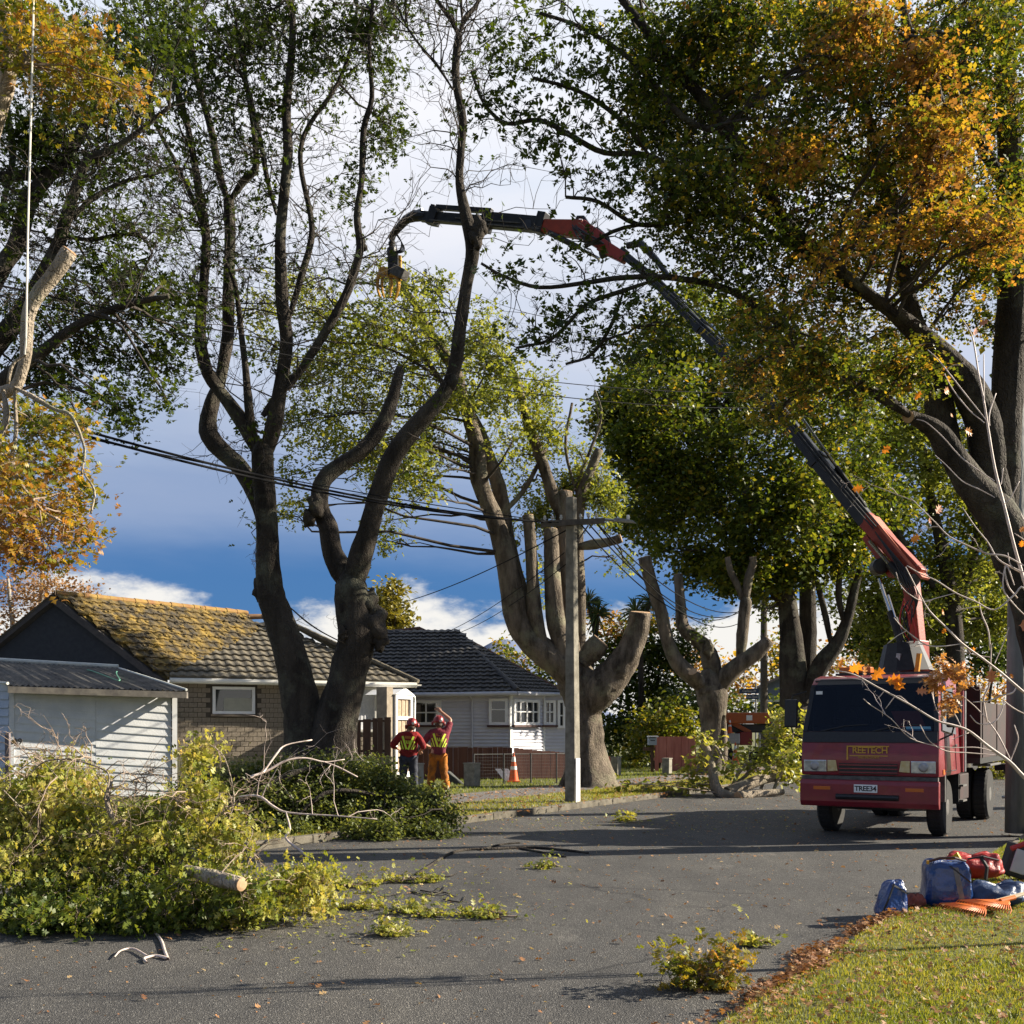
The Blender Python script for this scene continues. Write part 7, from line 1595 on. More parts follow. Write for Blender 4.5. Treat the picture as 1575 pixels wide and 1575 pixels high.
bush('bushy_tree', 'dense dark evergreen tree right behind the crane column', 56, (1500, 1170), [(1450, 900, 40), (1500, 890, 40), (1550, 900, 40), (1440, 960, 40), (1490, 960, 45), (1540, 960, 45), (1565, 1010, 35), (1410, 930, 35), (1350, 940, 35), (1380, 980, 35), (1330, 980, 30), (1520, 1010, 30), (1420, 1000, 25)], 'tree', leaf=M_leaf, size=.28, per=21, tint=.08, tsd=.08, cl=34, sig=.4, stems=((-60, 0), (0, 0), (40, 0)), dY=(-2, 2))
for i, (bx, lab, bl) in enumerate(((1110, 'clipped dark green hedge bush beyond the orange chipper', [(1100, 1085, 24), (1130, 1090, 24), (1160, 1092, 20), (1190, 1090, 22), (1215, 1090, 18)]), (1370, 'dark green bush beyond the truck, left of the crane column', [(1280, 1085, 28), (1330, 1085, 28), (1380, 1085, 28), (1240, 1085, 22)]))):
    bush('bush', lab, 62 + 3 * i, (bx, 1160), bl, 'bush', leaf=M_leaf, size=.28, per=14, tint=.2, tsd=.12, cl=18, sig=.35, stems=((-20, 0), (20, 0)))
bush('bush', 'leafy yellow green bush in the sun behind the truck tray', 36, (1545, 1195), [(1530, 1170, 22, 16), (1550, 1150, 20, 14), (1552, 1185, 20, 14), (1520, 1190, 16, 12, .6), (1555, 1110, 16, 10), (1553, 1130, 16, 10)], 'bush', leaf=M_leaf_fresh, size=.16, per=14, tint=.5, tsd=.15, sig=.18, stems=((-12, 0), (8, 0)), dY=(-.4, .4))
# cabbage trees: bursts of sword leaves on thin stems
M_sword = leafmat('sword_leaf', [(0, (.03, .055, .02)), (.6, (.09, .13, .04)), (1, (.25, .25, .09))], .15, .4)
def cabbage(label, Y, stem, heads, n=90, ln=.75, cat='cabbage tree'):
    b = at(stem[0][0], stem[0][1], Y); b.z = 0; th = thing('cabbage_tree', label, cat, b)
    a = Acc(); lv = Leaves()
    for (hx, hy) in heads:
        P = catmull([at(x, y, Y) for x, y in stem] + [at(hx, hy, Y)], 4); a.tubes(P[None], np.linspace(.14, .07, len(P))[None], 7)
        c = np.array(at(hx, hy, Y)); d = rng.normal(0, 1, (n, 3)); d[:, 2] += .25; d /= np.linalg.norm(d, axis=1, keepdims=True)
        s = np.cross(d, rng.normal(0, 1, (n, 3))); s /= np.linalg.norm(s, axis=1, keepdims=True); L_ = ln * rng.uniform(.7, 1.15, (n, 1)); w = .028 * Y / 40
        mid = c + d * L_ * .6; tip = c + d * L_; tip[:, 2] -= .22 * L_[:, 0]
        V = np.stack([c + d * .05 - s * w * .6, c + d * .05 + s * w * .6, mid + s * w, mid - s * w, tip], 1).reshape(-1, 3)
        k = np.arange(n)[:, None] * 5; F4 = (k + np.array([[0, 1, 2, 3]])); lv.V.append(V); lv.T.append(np.repeat(np.clip(rng.normal(.35, .25, n), 0, 1), 5))
        F3 = np.concatenate([k + np.array([[0, 1, 2]]), k + np.array([[0, 2, 3]]), k + np.array([[3, 2, 4]])]); lv.F.append(F3 + lv.n); lv.n += 5 * n
    a.build('trunk', M_bark, th); lv.build('leaves', M_sword, th); return th
cabbage('cabbage tree with spiky heads seen just right of the concrete pole', 43, ((908, 1170), (908, 1040), (916, 985)), ((905, 926), (920, 945)), 80, .80)
cabbage('drooping cabbage tree in front of the dark shrub left of the bare pollard', 45, ((985, 1172), (986, 1050), (984, 980)), ((978, 940), (1000, 925)), 80, .80)
cabbage('low flax like cabbage tree above the bright shrub', 43.5, ((1046, 1175), (1046, 1120)), ((1044, 1082),), 110, 1.05)

# ------------------------------------------------------------------ cut brush lying on the road and verge
def clampz(o, z0=.012):
    me = o.data; co = np.empty(len(me.vertices) * 3, dtype=np.float32); me.vertices.foreach_get('co', co); co = co.reshape(-1, 3)
    oz = WL.get(o.name, Vector()).z; lo = co[:, 2] + oz < z0; co[lo, 2] = z0 - oz + np.abs(rng.normal(0, .02, lo.sum())); me.vertices.foreach_set('co', co.ravel()); me.update()
def finish(t, **k):
    r = t.done(**k)
    for c in r.children:
        if c.name.startswith(('foliage', 'twigs')): clampz(c)
    return r
LS = .55
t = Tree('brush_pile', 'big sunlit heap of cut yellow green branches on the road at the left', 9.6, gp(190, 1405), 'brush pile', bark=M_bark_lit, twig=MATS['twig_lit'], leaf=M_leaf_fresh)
for l in ([(120, 1385, 7), (180, 1300, 7), (165, 1235, 8), (172, 1200, 4)], [(20, 1380, 6), (70, 1320, 5), (150, 1280, 4), (190, 1262, 3)], [(60, 1390, 6), (100, 1300, 4), (30, 1240, 3), (5, 1215, 2)], [(300, 1370, 5), (260, 1300, 4), (232, 1262, 3)], [(330, 1380, 6), (345, 1300, 4), (352, 1260, 3), (360, 1225, 2), (345, 1165, 1.5), (318, 1142, 1)],
          [(230, 1253, 2.2), (262, 1246, 2), (280, 1228, 1.5)], [(355, 1240, 2), (330, 1262, 2), (300, 1300, 2)], [(395, 1330, 2.5), (386, 1300, 2), (372, 1275, 1.8)], [(375, 1350, 2.4), (390, 1300, 2)], [(240, 1390, 4), (150, 1350, 4), (70, 1310, 3)], [(40, 1196, 1.6), (68, 1172, 2.4), (105, 1168, 2.6), (140, 1176, 2.6), (163, 1186, 2.6), (168, 1200, 2.6), (160, 1230, 3)], [(8, 1200, 1.4), (60, 1165, 1.4), (100, 1162, 1.2), (140, 1165, 1)], [(40, 1150, 1), (60, 1165, 1.2), (88, 1195, 1.4)], [(200, 1240, 2), (222, 1224, 2), (225, 1205, 1.6), (212, 1186, 1.3)], [(225, 1205, 1), (205, 1200, 1)], [(180, 1232, 1.6), (215, 1224, 2.6), (260, 1230, 2.2), (285, 1218, 1.6)], [(310, 1380, 6), (420, 1360, 6), (500, 1352, 2)]):
    l = [(x, y, r * LS) for x, y, r in l]
    t.limb(l, random.uniform(-.3, .6), random.uniform(-.3, .6), sides=6)
t.limb([(285, 1336, 12), (330, 1350, 12), (370, 1360, 11.5)], -.55, -.85, cut=True)
fl = []  # tint drops row by row: sunlit top, darker foot put into leaf colour
for y, xs, r, ty, dy in ((1205, (10, 35, 62, 90, 128), 18, .52, .8), (1222, (15, 55, 100, 135), 24, .52, .7), (1258, (10, 45, 80, 120, 165), 30, .52, .5), (1285, (10, 40, 90, 140), 30, .48, .6), (1300, (15, 65, 115, 165, 215, 255), 32, .44, .25), (1345, (20, 75, 130, 185, 240, 290, 345, 380), 34, .36, 0), (1386, (20, 75, 130, 185, 235, 285, 330, 375), 28, .20, -.35), (1410, (10, 60, 110, 160, 210, 250), 18, .18, -.45)):
    for x in xs:
        if random.random() < .05 or (300 < x < 385 and 1335 < y < 1372): continue
        fl.append((x + random.uniform(-16, 16), y + random.uniform(-14, 10), r * random.uniform(.6, 1.05), None, ty + random.uniform(-.2, .16), dy + random.uniform(-.25, .25)))
fl += [(300, 1165, 8, 4, .45, .6), (312, 1150, 6, 3, .5, .6), (290, 1228, 13, 8, .4, .5), (318, 1216, 12, 7, .36, .5), (300, 1252, 14, 9, .36, .5), (335, 1285, 14, 9, .4, .3), (225, 1252, 12, 8, .2, .4), (368, 1280, 14, 8, .45, .2), (430, 1368, 24, 22, .4, -.1), (460, 1362, 24, 20, .42, -.1), (495, 1356, 16, 14, .44, 0), (370, 1400, 24, 18, .35, -.4), (400, 1385, 20, 16, .36, -.3), (350, 1312, 20, 12, .45, .3)]
t.crown(fl, size=.062, per=18, tsd=.19, templ=LEAFN, cl=34, sig=.06, twig_r=.003, br=.006, sub=3, flat=.8, upb=-.2, droop=.5)
t.crown([(x, y, r * 1.15, 7, tt + .12, dy_ - .25) for x, y, r, _, tt, dy_ in fl], size=.062, per=18, tsd=.16, templ=LEAFO, sig=.06, twig_r=.003, br=.005, sub=2, flat=.8, upb=-.3, droop=.6)
t.twiggy(70, .06, (.2, .5), .0055, .25, fork=5)
t.bare([(40, 1190), (100, 1180), (150, 1190), (210, 1200), (230, 1235), (60, 1250), (130, 1290), (200, 1310), (90, 1340), (260, 1300), (300, 1330), (340, 1250), (380, 1300), (180, 1240), (270, 1225), (30, 1320), (150, 1370), (240, 1380), (330, 1390), (400, 1340), (60, 1160), (110, 1150), (20, 1165), (190, 1185), (250, 1190), (340, 1170), (375, 1230), (300, 1260), (210, 1270)], .007, 5, spread=.45, dY=(-.6, .2))
finish(t)
t = Tree('brush_pile', 'dark green shaded heap of cut shrubbery at the foot of the forked tree', 17.2, gp(520, 1290), 'brush pile', leaf=M_leaf_dark, twig=M_twig)
for l in ([(300, 1290, 6), (380, 1230, 5), (450, 1190, 4), (520, 1170, 2)], [(340, 1280, 6), (430, 1265, 5), (560, 1250, 4), (680, 1245, 2)], [(420, 1300, 5), (500, 1220, 4), (600, 1225, 3)], [(400, 1290, 4), (420, 1220, 3), (350, 1190, 2)]): t.limb(l, random.uniform(-.6, .6), random.uniform(-.6, .6), sides=6)
fl = []
for y, x0, x1, st, r, dy in ((1188, 400, 590, 40, 20, .9), (1206, 310, 620, 40, 24, .7), (1232, 300, 665, 40, 30, .3), (1262, 300, 690, 40, 30, 0), (1286, 310, 695, 40, 20, -.6)):
    for x in range(x0, x1, st): fl.append((x + random.uniform(-10, 10), y + random.uniform(-5, 5) + (0 if x < 600 else (x - 600) * .12 if y < 1240 else -4), r, None, .25 + .35 * (x > 520) * random.random() + random.uniform(-.12, .12), dy + random.uniform(-.4, .4)))
fl += [(330, 1300, 18, 16, .3, -.6), (365, 1303, 18, 16, .25, -.7), (400, 1302, 16, 16, .3, -.7), (300, 1292, 20, 16, .3, -.3), (540, 1188, 22, 20, .5, .6), (580, 1195, 22, 20, .5, .6), (620, 1212, 20, 20, .5, .4), (660, 1232, 20, 20, .45, .2), (685, 1262, 16, 16, .4, 0)]
t.crown(fl, size=.062, per=24, tint=.36, tsd=.14, templ=LEAF4, cl=50, sig=.08, twig_r=.005, br=.01)
finish(t)
t = Tree('branch', 'pale bare forked branch lying over the dark shrubbery heap', 16.2, gp(430, 1275), 'branch', bark=M_twig_pale, twig=M_twig_pale)
t.limb([(385, 1195, 2.2), (410, 1186, 2), (440, 1170, 1.9), (470, 1166, 1.6), (500, 1172, 1.3), (530, 1168, .8)], 0, .6, sides=6); t.limb([(405, 1188, 2.4), (425, 1160, 1.8), (440, 1146, 1.2), (480, 1138, 1)], 0, .6, sides=5); t.limb([(500, 1172, 1.6), (520, 1180, 1.4), (550, 1195, 1)], .4, .4, sides=5)
t.limb([(350, 1228, 1.8), (395, 1224, 2.2), (420, 1240, 2), (445, 1250, 1.6), (520, 1255, 1.1), (580, 1260, .7)], -.4, -.6, sides=6); t.limb([(440, 1250, 2), (446, 1275, 1.8), (440, 1290, 1.8), (470, 1315, 2), (484, 1335, 2.6), (500, 1340, 3.2), (528, 1346, 3.6)], -.6, -3.4, sides=6, cut=True)
t.bare([(440, 1215), (470, 1200), (560, 1170), (410, 1135), (490, 1205), (520, 1150), (600, 1255), (460, 1150)], .008, 3)
finish(t)
# branches and brush by the truck
t = Tree('brush_pile', 'sunlit heap of leafy branches and sawn limbs beside the front of the truck', 27.2, gp(1165, 1222), 'brush pile', bark=M_bark_lit, twig=MATS['twig_lit'], leaf=M_leaf_fresh)
t.limb([(1118, 1219, 9), (1150, 1207, 9), (1178, 1197, 8), (1205, 1196, 6)], -.6, .4, cut=False, sides=10); t.limb([(1205, 1218, 8), (1160, 1222, 8), (1135, 1226, 9)], -.5, -1.0, cut=True, sides=10)
t.limb([(1130, 1224, 10), (1105, 1218, 9), (1096, 1190, 7), (1090, 1160, 6), (1082, 1142, 5)], -.8, -.4, sides=9)
t.limb([(1125, 1210, 4), (1135, 1190, 3), (1150, 1172, 2)], -.4, 0, sides=6); t.limb([(1130, 1205, 3), (1150, 1190, 3), (1155, 1170, 2)], -.2, 0, sides=6); t.limb([(1190, 1215, 5), (1215, 1150, 4), (1222, 1095, 2)], 0, .6, sides=6); t.limb([(1170, 1215, 5), (1190, 1150, 4), (1200, 1105, 2)], .2, .6, sides=6)
t.limb([(1094, 1165, 2.5), (1100, 1148, 2.5), (1112, 1170, 2), (1112, 1185, 1.5)], -.6, -.5, sides=5)
fl = [(1205, 1112, 14, 14, .45), (1216, 1102, 12, 12, .5), (1196, 1135, 16, 16, .4), (1214, 1138, 16, 16, .45), (1208, 1165, 18, 18, .4), (1190, 1168, 16, 14, .36), (1216, 1188, 15, 14, .4), (1172, 1160, 12, 8, .34), (1160, 1178, 11, 7, .32), (1100, 1150, 9, 5, .5), (1072, 1172, 10, 6, .52), (1086, 1132, 9, 5, .45), (1064, 1190, 9, 5, .5), (1140, 1162, 8, 4, .3), (1085, 1205, 10, 6, .4), (1060, 1212, 10, 6, .4), (1030, 1212, 8, 4, .45), (990, 1210, 7, 3, .4), (960, 1205, 7, 3, .4), (1122, 1182, 9, 5, .34)]
t.crown(fl, size=.15, per=13, tsd=.14, templ=LEAF4, sig=.13, twig_r=.008, br=.016, dY=(-.7, .9))
finish(t)
# loose sprigs scattered on the asphalt
def sprig(px, py, w, label, h=.06, n=26, tint=.45, size=.055, up=False):
    p = gp(px, py); t = Tree('sprig', label, p.y, (p.x, p.y, 0), 'sprig', leaf=M_leaf_fresh if not up else M_leaf, twig=MATS['twig_lit'], bark=MATS['twig_lit'])
    hh = h * FPX / p.y
    t.limb([(px - w * .5, py - 1, 1.3), (px, py - hh * .5, 1.2), (px + w * .45, py - hh * .7, .8)], 0, random.uniform(-.15, .15), sides=5)
    if up:
        for dx, dyy in ((-.32, 1.0), (.1, 1.25), (.36, .9), (-.1, .6)): t.limb([(px, py - 2, 1.3), (px + w * dx * .6, py - hh * .5 * dyy, 1), (px + w * dx, py - hh * dyy, .7)], 0, random.uniform(-.1, .1), sides=4)
    bl = [(px + w * random.uniform(-.5, .5), py - hh * random.uniform(.1, .9 if not up else 1.1), max(4, w * .16), max(3, n // 5), tint + random.uniform(-.08, .08), random.uniform(-.08, .08)) for _ in range(5 if not up else 9)]
    t.crown(bl, size=size, per=9, tsd=.1, templ=LEAFO, sig=.03, twig_r=.002, br=.003, sub=2)
    return finish(t)
for args in ((1083, 1520, 105, 'upright bushy oak sprig standing on the road near the leaf filled gutter', .20, 46, .50, .055, True),
             (586, 1440, 50, 'flat green sprig nearest the camera in the middle of the road'), (627, 1404, 28, 'small round green sprig left of two others on the road', .05, 16),
             (668, 1408, 36, 'small dark green sprig right beside a rounder one', .04, 18), (727, 1408, 30, 'thin yellow sprig lying right of the pair on the road', .03, 14), (757, 1411, 26, 'tiny yellow leaf cluster at the right end of the row of sprigs', .03, 10),
             (552, 1366, 66, 'long leafy sprig just right of the front brush heap', .07, 26), (618, 1358, 36, 'yellow brown twig tuft on the shaded edge of the road', .06, 16), (664, 1356, 26, 'small yellow leaf tuft right of the brown twig tuft', .03, 9),
             (545, 1398, 60, 'loose spray of yellow leaves between heap and road middle', .05, 20), (486, 1405, 26, 'little green sprig below the tip of the front heap', .04, 10), (966, 1264, 28, 'little green and yellow tuft on the far road left of the truck', .10, 12, .45, .08),
             (838, 1335, 22, 'single small green tuft in the middle of the far road', .03, 9), (1160, 1456, 18, 'tiny green leaf tuft right above the upright sprig', .02, 7)):
    sprig(*args)
t = Tree('twig', 'bent pale forked twig lying on the road below the front brush heap', 8.6, gp(225, 1470), 'twig', bark=M_twig_pale, twig=M_twig_pale)
def on_road(pts, z=.012):
    P = []
    for x, y, r in pts: P.append(list(gp(x, y, z)) + [r * gy(y, z) / FPX])
    return P
def road_twig(t, pts, z=.012):
    P = catmull(on_road(pts, z), 4); t.skel += list(P[:, :3]); V, q = batch_tubes(P[None, :, :3], P[None, :, 3], 6); t.tr.V.append(V); t.tr.Q.append(q + t.tr.n); t.tr.n += len(V)
    if t.split: t.tr.build('stick', t.bark, t.root); t.tr = Acc()
road_twig(t, [(231, 1424, 2.4), (247, 1445, 2.6), (253, 1462, 2.6), (258, 1475, 2.8)]); road_twig(t, [(258, 1474, 2.6), (240, 1470, 2.2), (222, 1474, 2.2), (226, 1480, 1.4)], .014); road_twig(t, [(226, 1470, 1.6), (205, 1459, 1.6), (186, 1462, 1.4), (176, 1472, 1)], .02)
t.done()
t = Tree('twig', 'long thin dark fallen branch across the shaded part of the road', 15, gp(800, 1308), 'twig')
road_twig(t, [(640, 1345, 2), (700, 1310, 2.4), (760, 1306, 3), (820, 1304, 3), (880, 1309, 2.4), (905, 1312, 1.5)]); road_twig(t, [(740, 1307, 2), (770, 1299, 1.6), (800, 1296, 1.2)]); road_twig(t, [(800, 1305, 2), (840, 1312, 1.6), (870, 1318, 1.2)])
t.done()
t = Tree('twig', 'knot of thin brown twigs on the road beyond the row of sprigs', 11.5, gp(640, 1372), 'twig'); t.split = True
for _ in range(9):
    x, y = random.uniform(540, 690), random.uniform(1348, 1385); road_twig(t, [(x, y, 1.2), (x + random.uniform(15, 30), y + random.uniform(-6, 6), 1), (x + random.uniform(30, 55), y + random.uniform(-10, 8), .6)])
t.done()

# ------------------------------------------------------------------ near bare sapling on the right
Ys = 8.0
sb = at(1660, 1300, Ys); sb.z = .1
t = Tree('sapling', 'thin bare pale sapling with a few orange leaves in front of the truck', Ys, tuple(sb), 'sapling', bark=M_twig_pale, twig=M_twig_pale)
t.limb([(1660, 1450, 9), (1650, 1350, 8), (1630, 1250, 7), (1600, 1215, 5), (1575, 1195, 3.2), (1553, 1172, 2.8), (1520, 1148, 2.3), (1490, 1124, 1.9), (1465, 1115, 1.7), (1440, 1108, 1.5), (1400, 1084, 1.4), (1350, 1057, 1.2), (1315, 1038, 1.0), (1285, 1031, .8)], 0, -.3, sides=8)
L_ = [([(1640, 1290, 7), (1625, 1100, 6), (1600, 980, 5), (1577, 900, 4.2), (1560, 840, 3.8), (1545, 780, 3.6), (1530, 720, 3.2), (1520, 660, 2.8), (1513, 615, 2.4), (1505, 575, 2), (1498, 530, 1.8), (1492, 510, 1.4), (1476, 486, 1)], 0, .2),
      ([(1516, 645, 1.8), (1480, 600, 1.6), (1455, 568, 1.4), (1440, 550, 1.2), (1427, 538, .9)], 0, .2), ([(1514, 650, 1.6), (1490, 630, 1.4), (1465, 598, 1.2), (1453, 575, .9)], 0, .2), ([(1514, 620, 1.4), (1513, 570, 1.4), (1513, 545, 1)], 0, .1),
      ([(1522, 655, 1.6), (1522, 635, 1.6), (1532, 605, 1.2)], 0, .1), ([(1530, 740, 1.6), (1500, 720, 1.6), (1475, 700, 1.5), (1450, 672, 1.4), (1425, 650, 1.1), (1410, 645, .8)], 0, .2), ([(1530, 765, 1.7), (1505, 752, 1.5), (1480, 740, 1.3), (1455, 715, 1.2), (1438, 700, .8)], 0, .2),
      ([(1575, 870, 2.6), (1545, 855, 2.4), (1520, 852, 2.2), (1490, 840, 1.9), (1460, 825, 1.6), (1440, 805, 1.4), (1420, 785, 1.2), (1400, 765, 1)], 0, .1), ([(1590, 890, 2.6), (1560, 875, 2.4), (1535, 860, 2), (1520, 835, 1.6), (1500, 810, 1.3), (1480, 780, 1)], .1, .2),
      ([(1545, 870, 1.8), (1550, 900, 1.8), (1565, 920, 1.6)], 0, 0), ([(1600, 960, 3), (1575, 905, 2.4), (1560, 915, 2.2), (1530, 938, 2), (1500, 925, 1.8), (1470, 912, 1.7), (1440, 893, 1.6), (1415, 882, 1.4), (1395, 870, 1.2)], -.1, -.1), ([(1470, 912, 1.4), (1440, 920, 1.4), (1420, 925, 1.3), (1400, 915, 1.2), (1385, 900, 1), (1378, 880, .8)], -.1, -.2),
      ([(1600, 1080, 4), (1575, 1065, 3.4), (1540, 1035, 3), (1510, 1012, 2.7), (1480, 990, 2.4), (1455, 965, 2.2), (1430, 940, 1.8), (1415, 915, 1.6), (1402, 890, 1.3), (1393, 872, 1)], -.1, -.3), ([(1480, 990, 1.8), (1450, 994, 1.7), (1425, 992, 1.6), (1400, 975, 1.4), (1385, 962, 1.2), (1375, 950, .9)], -.2, -.3), ([(1395, 970, 1), (1380, 978, 1), (1365, 990, .8)], -.3, -.3),
      ([(1560, 900, 2), (1548, 870, 2), (1543, 905, 1.8), (1560, 930, 1.5), (1580, 950, 1.2)], 0, 0), ([(1525, 990, 1.8), (1523, 1030, 2), (1521, 1055, 2.2), (1513, 1075, 2.2), (1518, 1110, 2)], 0, 0), ([(1505, 920, 1.2), (1510, 945, 1.6), (1520, 970, 1.8), (1523, 1000, 1.8)], 0, 0),
      ([(1565, 1052, 2.2), (1558, 1065, 2.2), (1540, 1070, 2), (1520, 1078, 1.8), (1497, 1080, 1.4)], 0, -.1), ([(1545, 1072, 1.6), (1540, 1095, 1.6), (1527, 1112, 1.5), (1505, 1113, 1.4), (1492, 1100, 1)], 0, -.1), ([(1555, 1170, 2.2), (1540, 1140, 2), (1528, 1120, 1.6), (1505, 1092, 1.3), (1480, 1070, 1)], 0, .1),
      ([(1540, 1162, 1.6), (1490, 1158, 1.5), (1455, 1155, 1.3), (1430, 1140, 1), (1415, 1115, .8)], 0, -.2), ([(1540, 1160, 1.6), (1505, 1150, 1.4), (1470, 1150, 1.2), (1440, 1148, .9)], .1, 0), ([(1555, 1168, 1.6), (1562, 1150, 1.6), (1566, 1135, 1.5), (1560, 1115, 1.2)], 0, 0), ([(1480, 1122, 1.4), (1472, 1105, 1.2), (1465, 1090, 1), (1480, 1085, .8)], 0, 0), ([(1465, 1137, 1), (1490, 1127, 1)], 0, 0),
      ([(1455, 1115, 1.2), (1440, 1090, 1), (1433, 1065, .8)], 0, .1), ([(1400, 1084, 1.1), (1380, 1070, 1), (1362, 1090, .9)], -.2, -.2), ([(1440, 1148, 1.2), (1400, 1135, 1), (1370, 1105, .9), (1340, 1085, .7), (1328, 1075, .6)], 0, -.2), ([(1360, 1063, 1), (1350, 1075, .8)], -.2, -.2), ([(1330, 1046, 1), (1300, 1042, .8), (1283, 1040, .6)], -.2, -.3),
      ([(1530, 1020, 1.4), (1545, 985, 1.2), (1552, 965, 1)], 0, 0), ([(1600, 830, 2), (1575, 800, 1.8), (1570, 790, 1.5)], 0, 0), ([(1600, 860, 2), (1580, 835, 1.5), (1560, 820, 1)], 0, 0), ([(1575, 880, 2), (1555, 870, 1.5), (1550, 850, 1)], 0, 0), ([(1545, 775, 1.6), (1555, 765, 1.4), (1568, 740, 1)], 0, 0), ([(1540, 745, 1.2), (1543, 720, 1)], 0, 0), ([(1580, 1100, 2), (1560, 1090, 1.6), (1540, 1075, 1.2)], .1, .1)]
for pts, a, b in L_: t.limb([(x, y, r * .62) for x, y, r in pts], a, b, sides=6)
t.bare([(1420, 870), (1450, 850), (1470, 940), (1500, 1050), (1440, 1020), (1530, 880), (1480, 560), (1400, 1000), (1330, 1060), (1500, 830), (1470, 1000), (1420, 950), (1380, 1120), (1400, 830), (1310, 730)], .004, 3, spread=.35, dY=(-.1, .2))
root = t.done()
# its last leaves, each one a leaf
me_o = {}
def big_leaf_mesh():
    T = [(0, 0, 0), (.05, .12, .01), (.30, .22, .03), (.13, .34, .01), (.42, .52, .05), (.15, .60, .01), (.30, .84, .03), (.08, .82, 0), (0, 1.05, -.05)]
    V = [(0, -.25, 0)] + [(x, y, z) for x, y, z in T] + [(-x, y, z) for x, y, z in T[1:-1]] + [(0, .34, -.02), (0, .6, -.02), (0, .82, -.03)]
    # indices: 1..9 right side, 10..16 left side, 17..19 midrib
    F = [(1, 2, 17), (2, 3, 17), (3, 4, 17), (4, 5, 18), (17, 4, 18), (5, 6, 18), (6, 7, 19), (18, 6, 19), (7, 8, 19), (8, 9, 19), (10, 1, 17), (11, 10, 17), (12, 11, 17), (13, 12, 18), (12, 17, 18), (14, 13, 18), (15, 14, 19), (14, 18, 19), (16, 15, 19), (9, 16, 19)]
    me = bpy.data.meshes.new('leaf'); me.from_pydata(V, [], F); me.update(); return me
LM = big_leaf_mesh(); M_lo = mat('leaf_orange', (.62, .17, .01), (.52, .25, .02), .5, 8); M_lr = mat('leaf_russet', (.45, .14, .06), (.5, .22, .10), .6, 8)
nt_ = M_lo.node_tree; tr_ = nt_.nodes.new('ShaderNodeBsdfTranslucent'); tr_.inputs['Color'].default_value = (.9, .28, .02, 1); mx_ = nt_.nodes.new('ShaderNodeMixShader'); mx_.inputs[0].default_value = .45
nt_.links.new(nt_.nodes['Principled BSDF'].outputs[0], mx_.inputs[1]); nt_.links.new(tr_.outputs[0], mx_.inputs[2]); nt_.links.new(mx_.outputs[0], nt_.nodes['Material Output'].inputs['Surface'])
LM.materials.append(M_lo); LM2 = LM.copy(); LM2.materials.clear(); LM2.materials.append(M_lr)
for (px, py, sz, a, k) in ((1406, 616, 14, 20, 0), (1452, 604, 14, 60, 0), (1310, 753, 16, 80, 0), (1356, 697, 14, 50, 0), (1400, 833, 17, 60, 0), (1484, 661, 16, 100, 0), (1449, 944, 11, 60, 0), (1450, 975, 8, 20, 0), (1490, 1001, 9, 70, 0), (1568, 818, 10, 50, 0), (1571, 842, 10, 0, 0), (1566, 962, 26, 90, 1), (1305, 1032, 22, 70, 0), (1290, 1028, 14, 20, 0), (1340, 1046, 22, 40, 0), (1362, 1048, 22, 80, 0), (1372, 1044, 20, 130, 0), (1330, 1040, 14, 0, 0), (1378, 1062, 14, 30, 0), (1408, 1063, 16, 90, 1), (1441, 1061, 14, 80, 0), (1525, 1052, 20, 0, 1), (1529, 1068, 14, 40, 1), (1557, 1044, 8, 0, 0), (1478, 1026, 14, 60, 0), (1462, 640, 8, 60, 0), (1428, 800, 14, 90, 1), (1440, 790, 16, 40, 1), (1460, 805, 12, 80, 1), (1497, 516, 12, 30, 1), (1505, 500, 14, 80, 1)):
    o = bpy.data.objects.new('leaf', LM2 if k else LM); link(o); o.parent = root; s_ = sz * 1.2 * Ys / FPX
    o.location = at(px, py, Ys - .05) - WL[root.name]; o.scale = (s_, s_, s_); o.rotation_euler = (R_(90 + random.uniform(-35, 35)), R_(a), R_(random.uniform(-40, 40)))
lv = Leaves()
for cx0, cy0, r_, n_c in ((1450, 1032, 12, 40), (1470, 1042, 14, 50), (1440, 1052, 12, 40), (1462, 1078, 14, 45), (1480, 1030, 10, 25), (1455, 1092, 10, 22), (1447, 1015, 8, 16), (1430, 1045, 8, 16), (1485, 1050, 8, 14)):
    c = np.array(at(cx0, cy0, Ys)); lv.add(c + rng.normal(0, r_ * Ys / FPX * .55, (n_c, 3)), .055, .62 + rng.normal(0, .15, n_c), LEAFO)
lv.build('dead_leaves', leafmat('leaf_dead', [(0, (.18, .07, .02)), (.5, (.38, .17, .05)), (1, (.50, .33, .16))], .35), root)

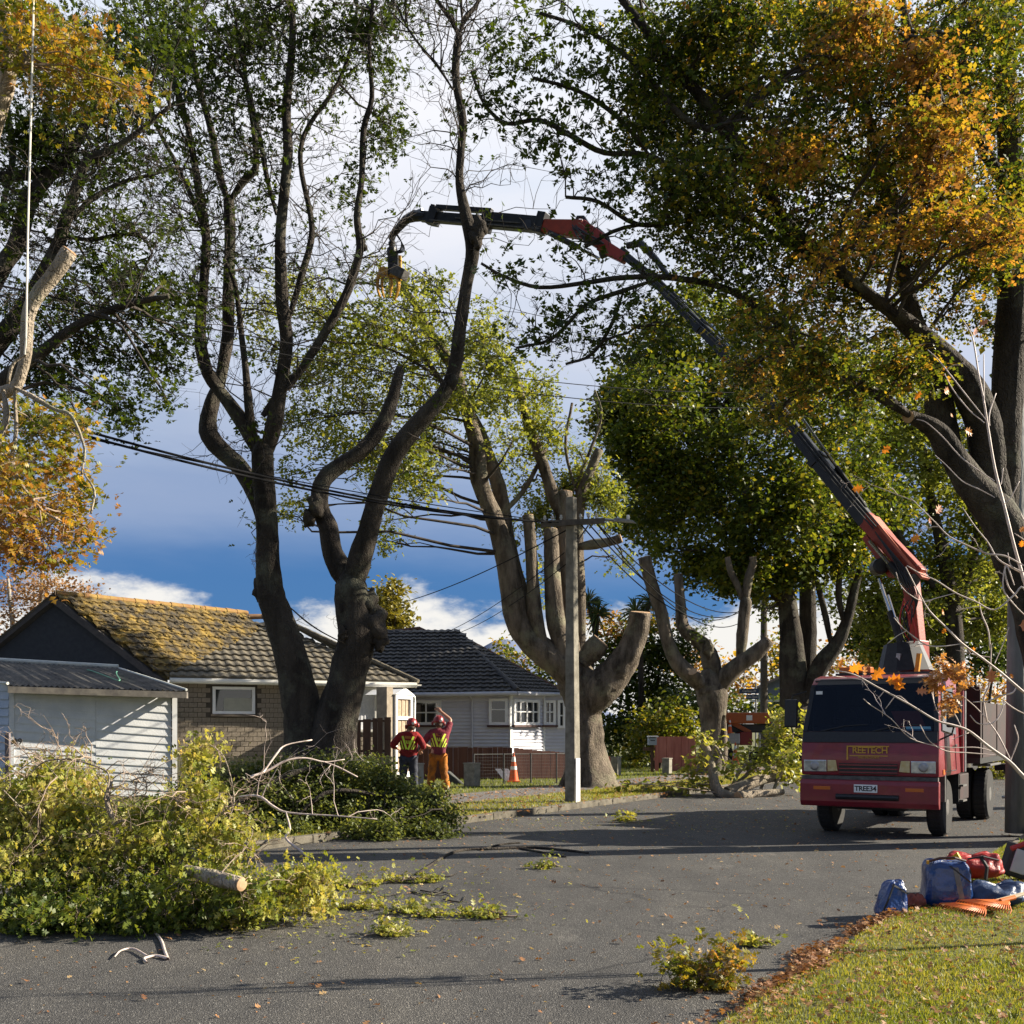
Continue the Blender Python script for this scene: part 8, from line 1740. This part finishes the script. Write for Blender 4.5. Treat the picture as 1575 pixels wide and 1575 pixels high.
# ------------------------------------------------------------------ rope and overhead lines
M_rope = mat('rope_white', (.62, .58, .52), (.72, .68, .6), .8, 40); M_cable = mat('cable_black', (.008, .008, .009), None, .9, spec=.1)
r_pts = [at(52, -60, 10.0), at(51, 40, 10.0), at(47, 200, 10.0), at(43, 350, 10.0), at(41, 460, 10.0), at(40, 520, 10.05), at(38, 545, 10.1)]
tag(MB().tube(r_pts, .009, 6).build('rope', M_rope), 'white climbing rope hanging straight down in front of the left trees', 'rope')
def cable(p, q, sag, r, label, n=24, group='overhead lines'):
    P = []
    for i in range(n + 1):
        t_ = i / n; a = Vector(p).lerp(Vector(q), t_); a.z -= sag * 4 * t_ * (1 - t_); P.append(a)
    o = MB().tube(P, r, 5).build('cable', M_cable, smooth=True); tag(o, label, 'cable', group); return o
LABC = 'black overhead line sagging across the street between the power poles'
Ya = 12.5
c1 = at(838, 803, Yp - .12); c2 = at(905, 801, Yp - .12)
cable(at(-250, 548, Ya), c1, .32, .020, 'upper thick black cable of the sagging pair left of the concrete pole')
cable(at(-250, 556, Ya), at(850, 803.5, Yp - .12), .36, .020, 'lower thick black cable of the sagging pair left of the concrete pole')
cable(at(-250, 585, Ya + 2), at(863, 804, Yp - .12), .18, .010, 'thin single line just above the thick pair of cables at the left')
cable(at(-250, 385, 13), at(1200, 602, 34), .55, .010, 'upper of the two thin grey lines high across the trees')
cable(at(-250, 398, 13), at(1230, 625, 34), .60, .010, 'lower of the two thin grey lines high across the trees')
cable(at(893, 806, Yp), at(1162, 914, Y2 - .1), 1.6, .016, 'leftmost line running down from the concrete pole to the far pole')
cable(at(905, 805, Yp), at(1170, 914, Y2 - .1), 1.5, .016, 'middle line running down from the concrete pole to the far pole')
cable(at(917, 804, Yp), at(1184, 913, Y2 - .1), 1.35, .016, 'rightmost line running down from the concrete pole to the far pole')
cable(at(917, 804, Yp), at(1166, 934, Y2 - .1), 1.5, .016, 'lowest line strung to the second crossarm of the far pole')
cable(at(618, 927, 38), at(872, 815, Yp), .15, .014, 'service line from the dark tiled roof up to the concrete pole')
cable(at(672, 978, 39.5), at(868, 850, Yp + .1), .2, .010, 'left of two thin service lines rising from the dark roof')
cable(at(692, 978, 39.5), at(870, 868, Yp + .1), .2, .010, 'right of two thin service lines rising from the dark roof')
cable(at(1186, 936, Y2), at(1320, 900, 75), .6, .02, 'line leaving the far pole towards the dark tree')
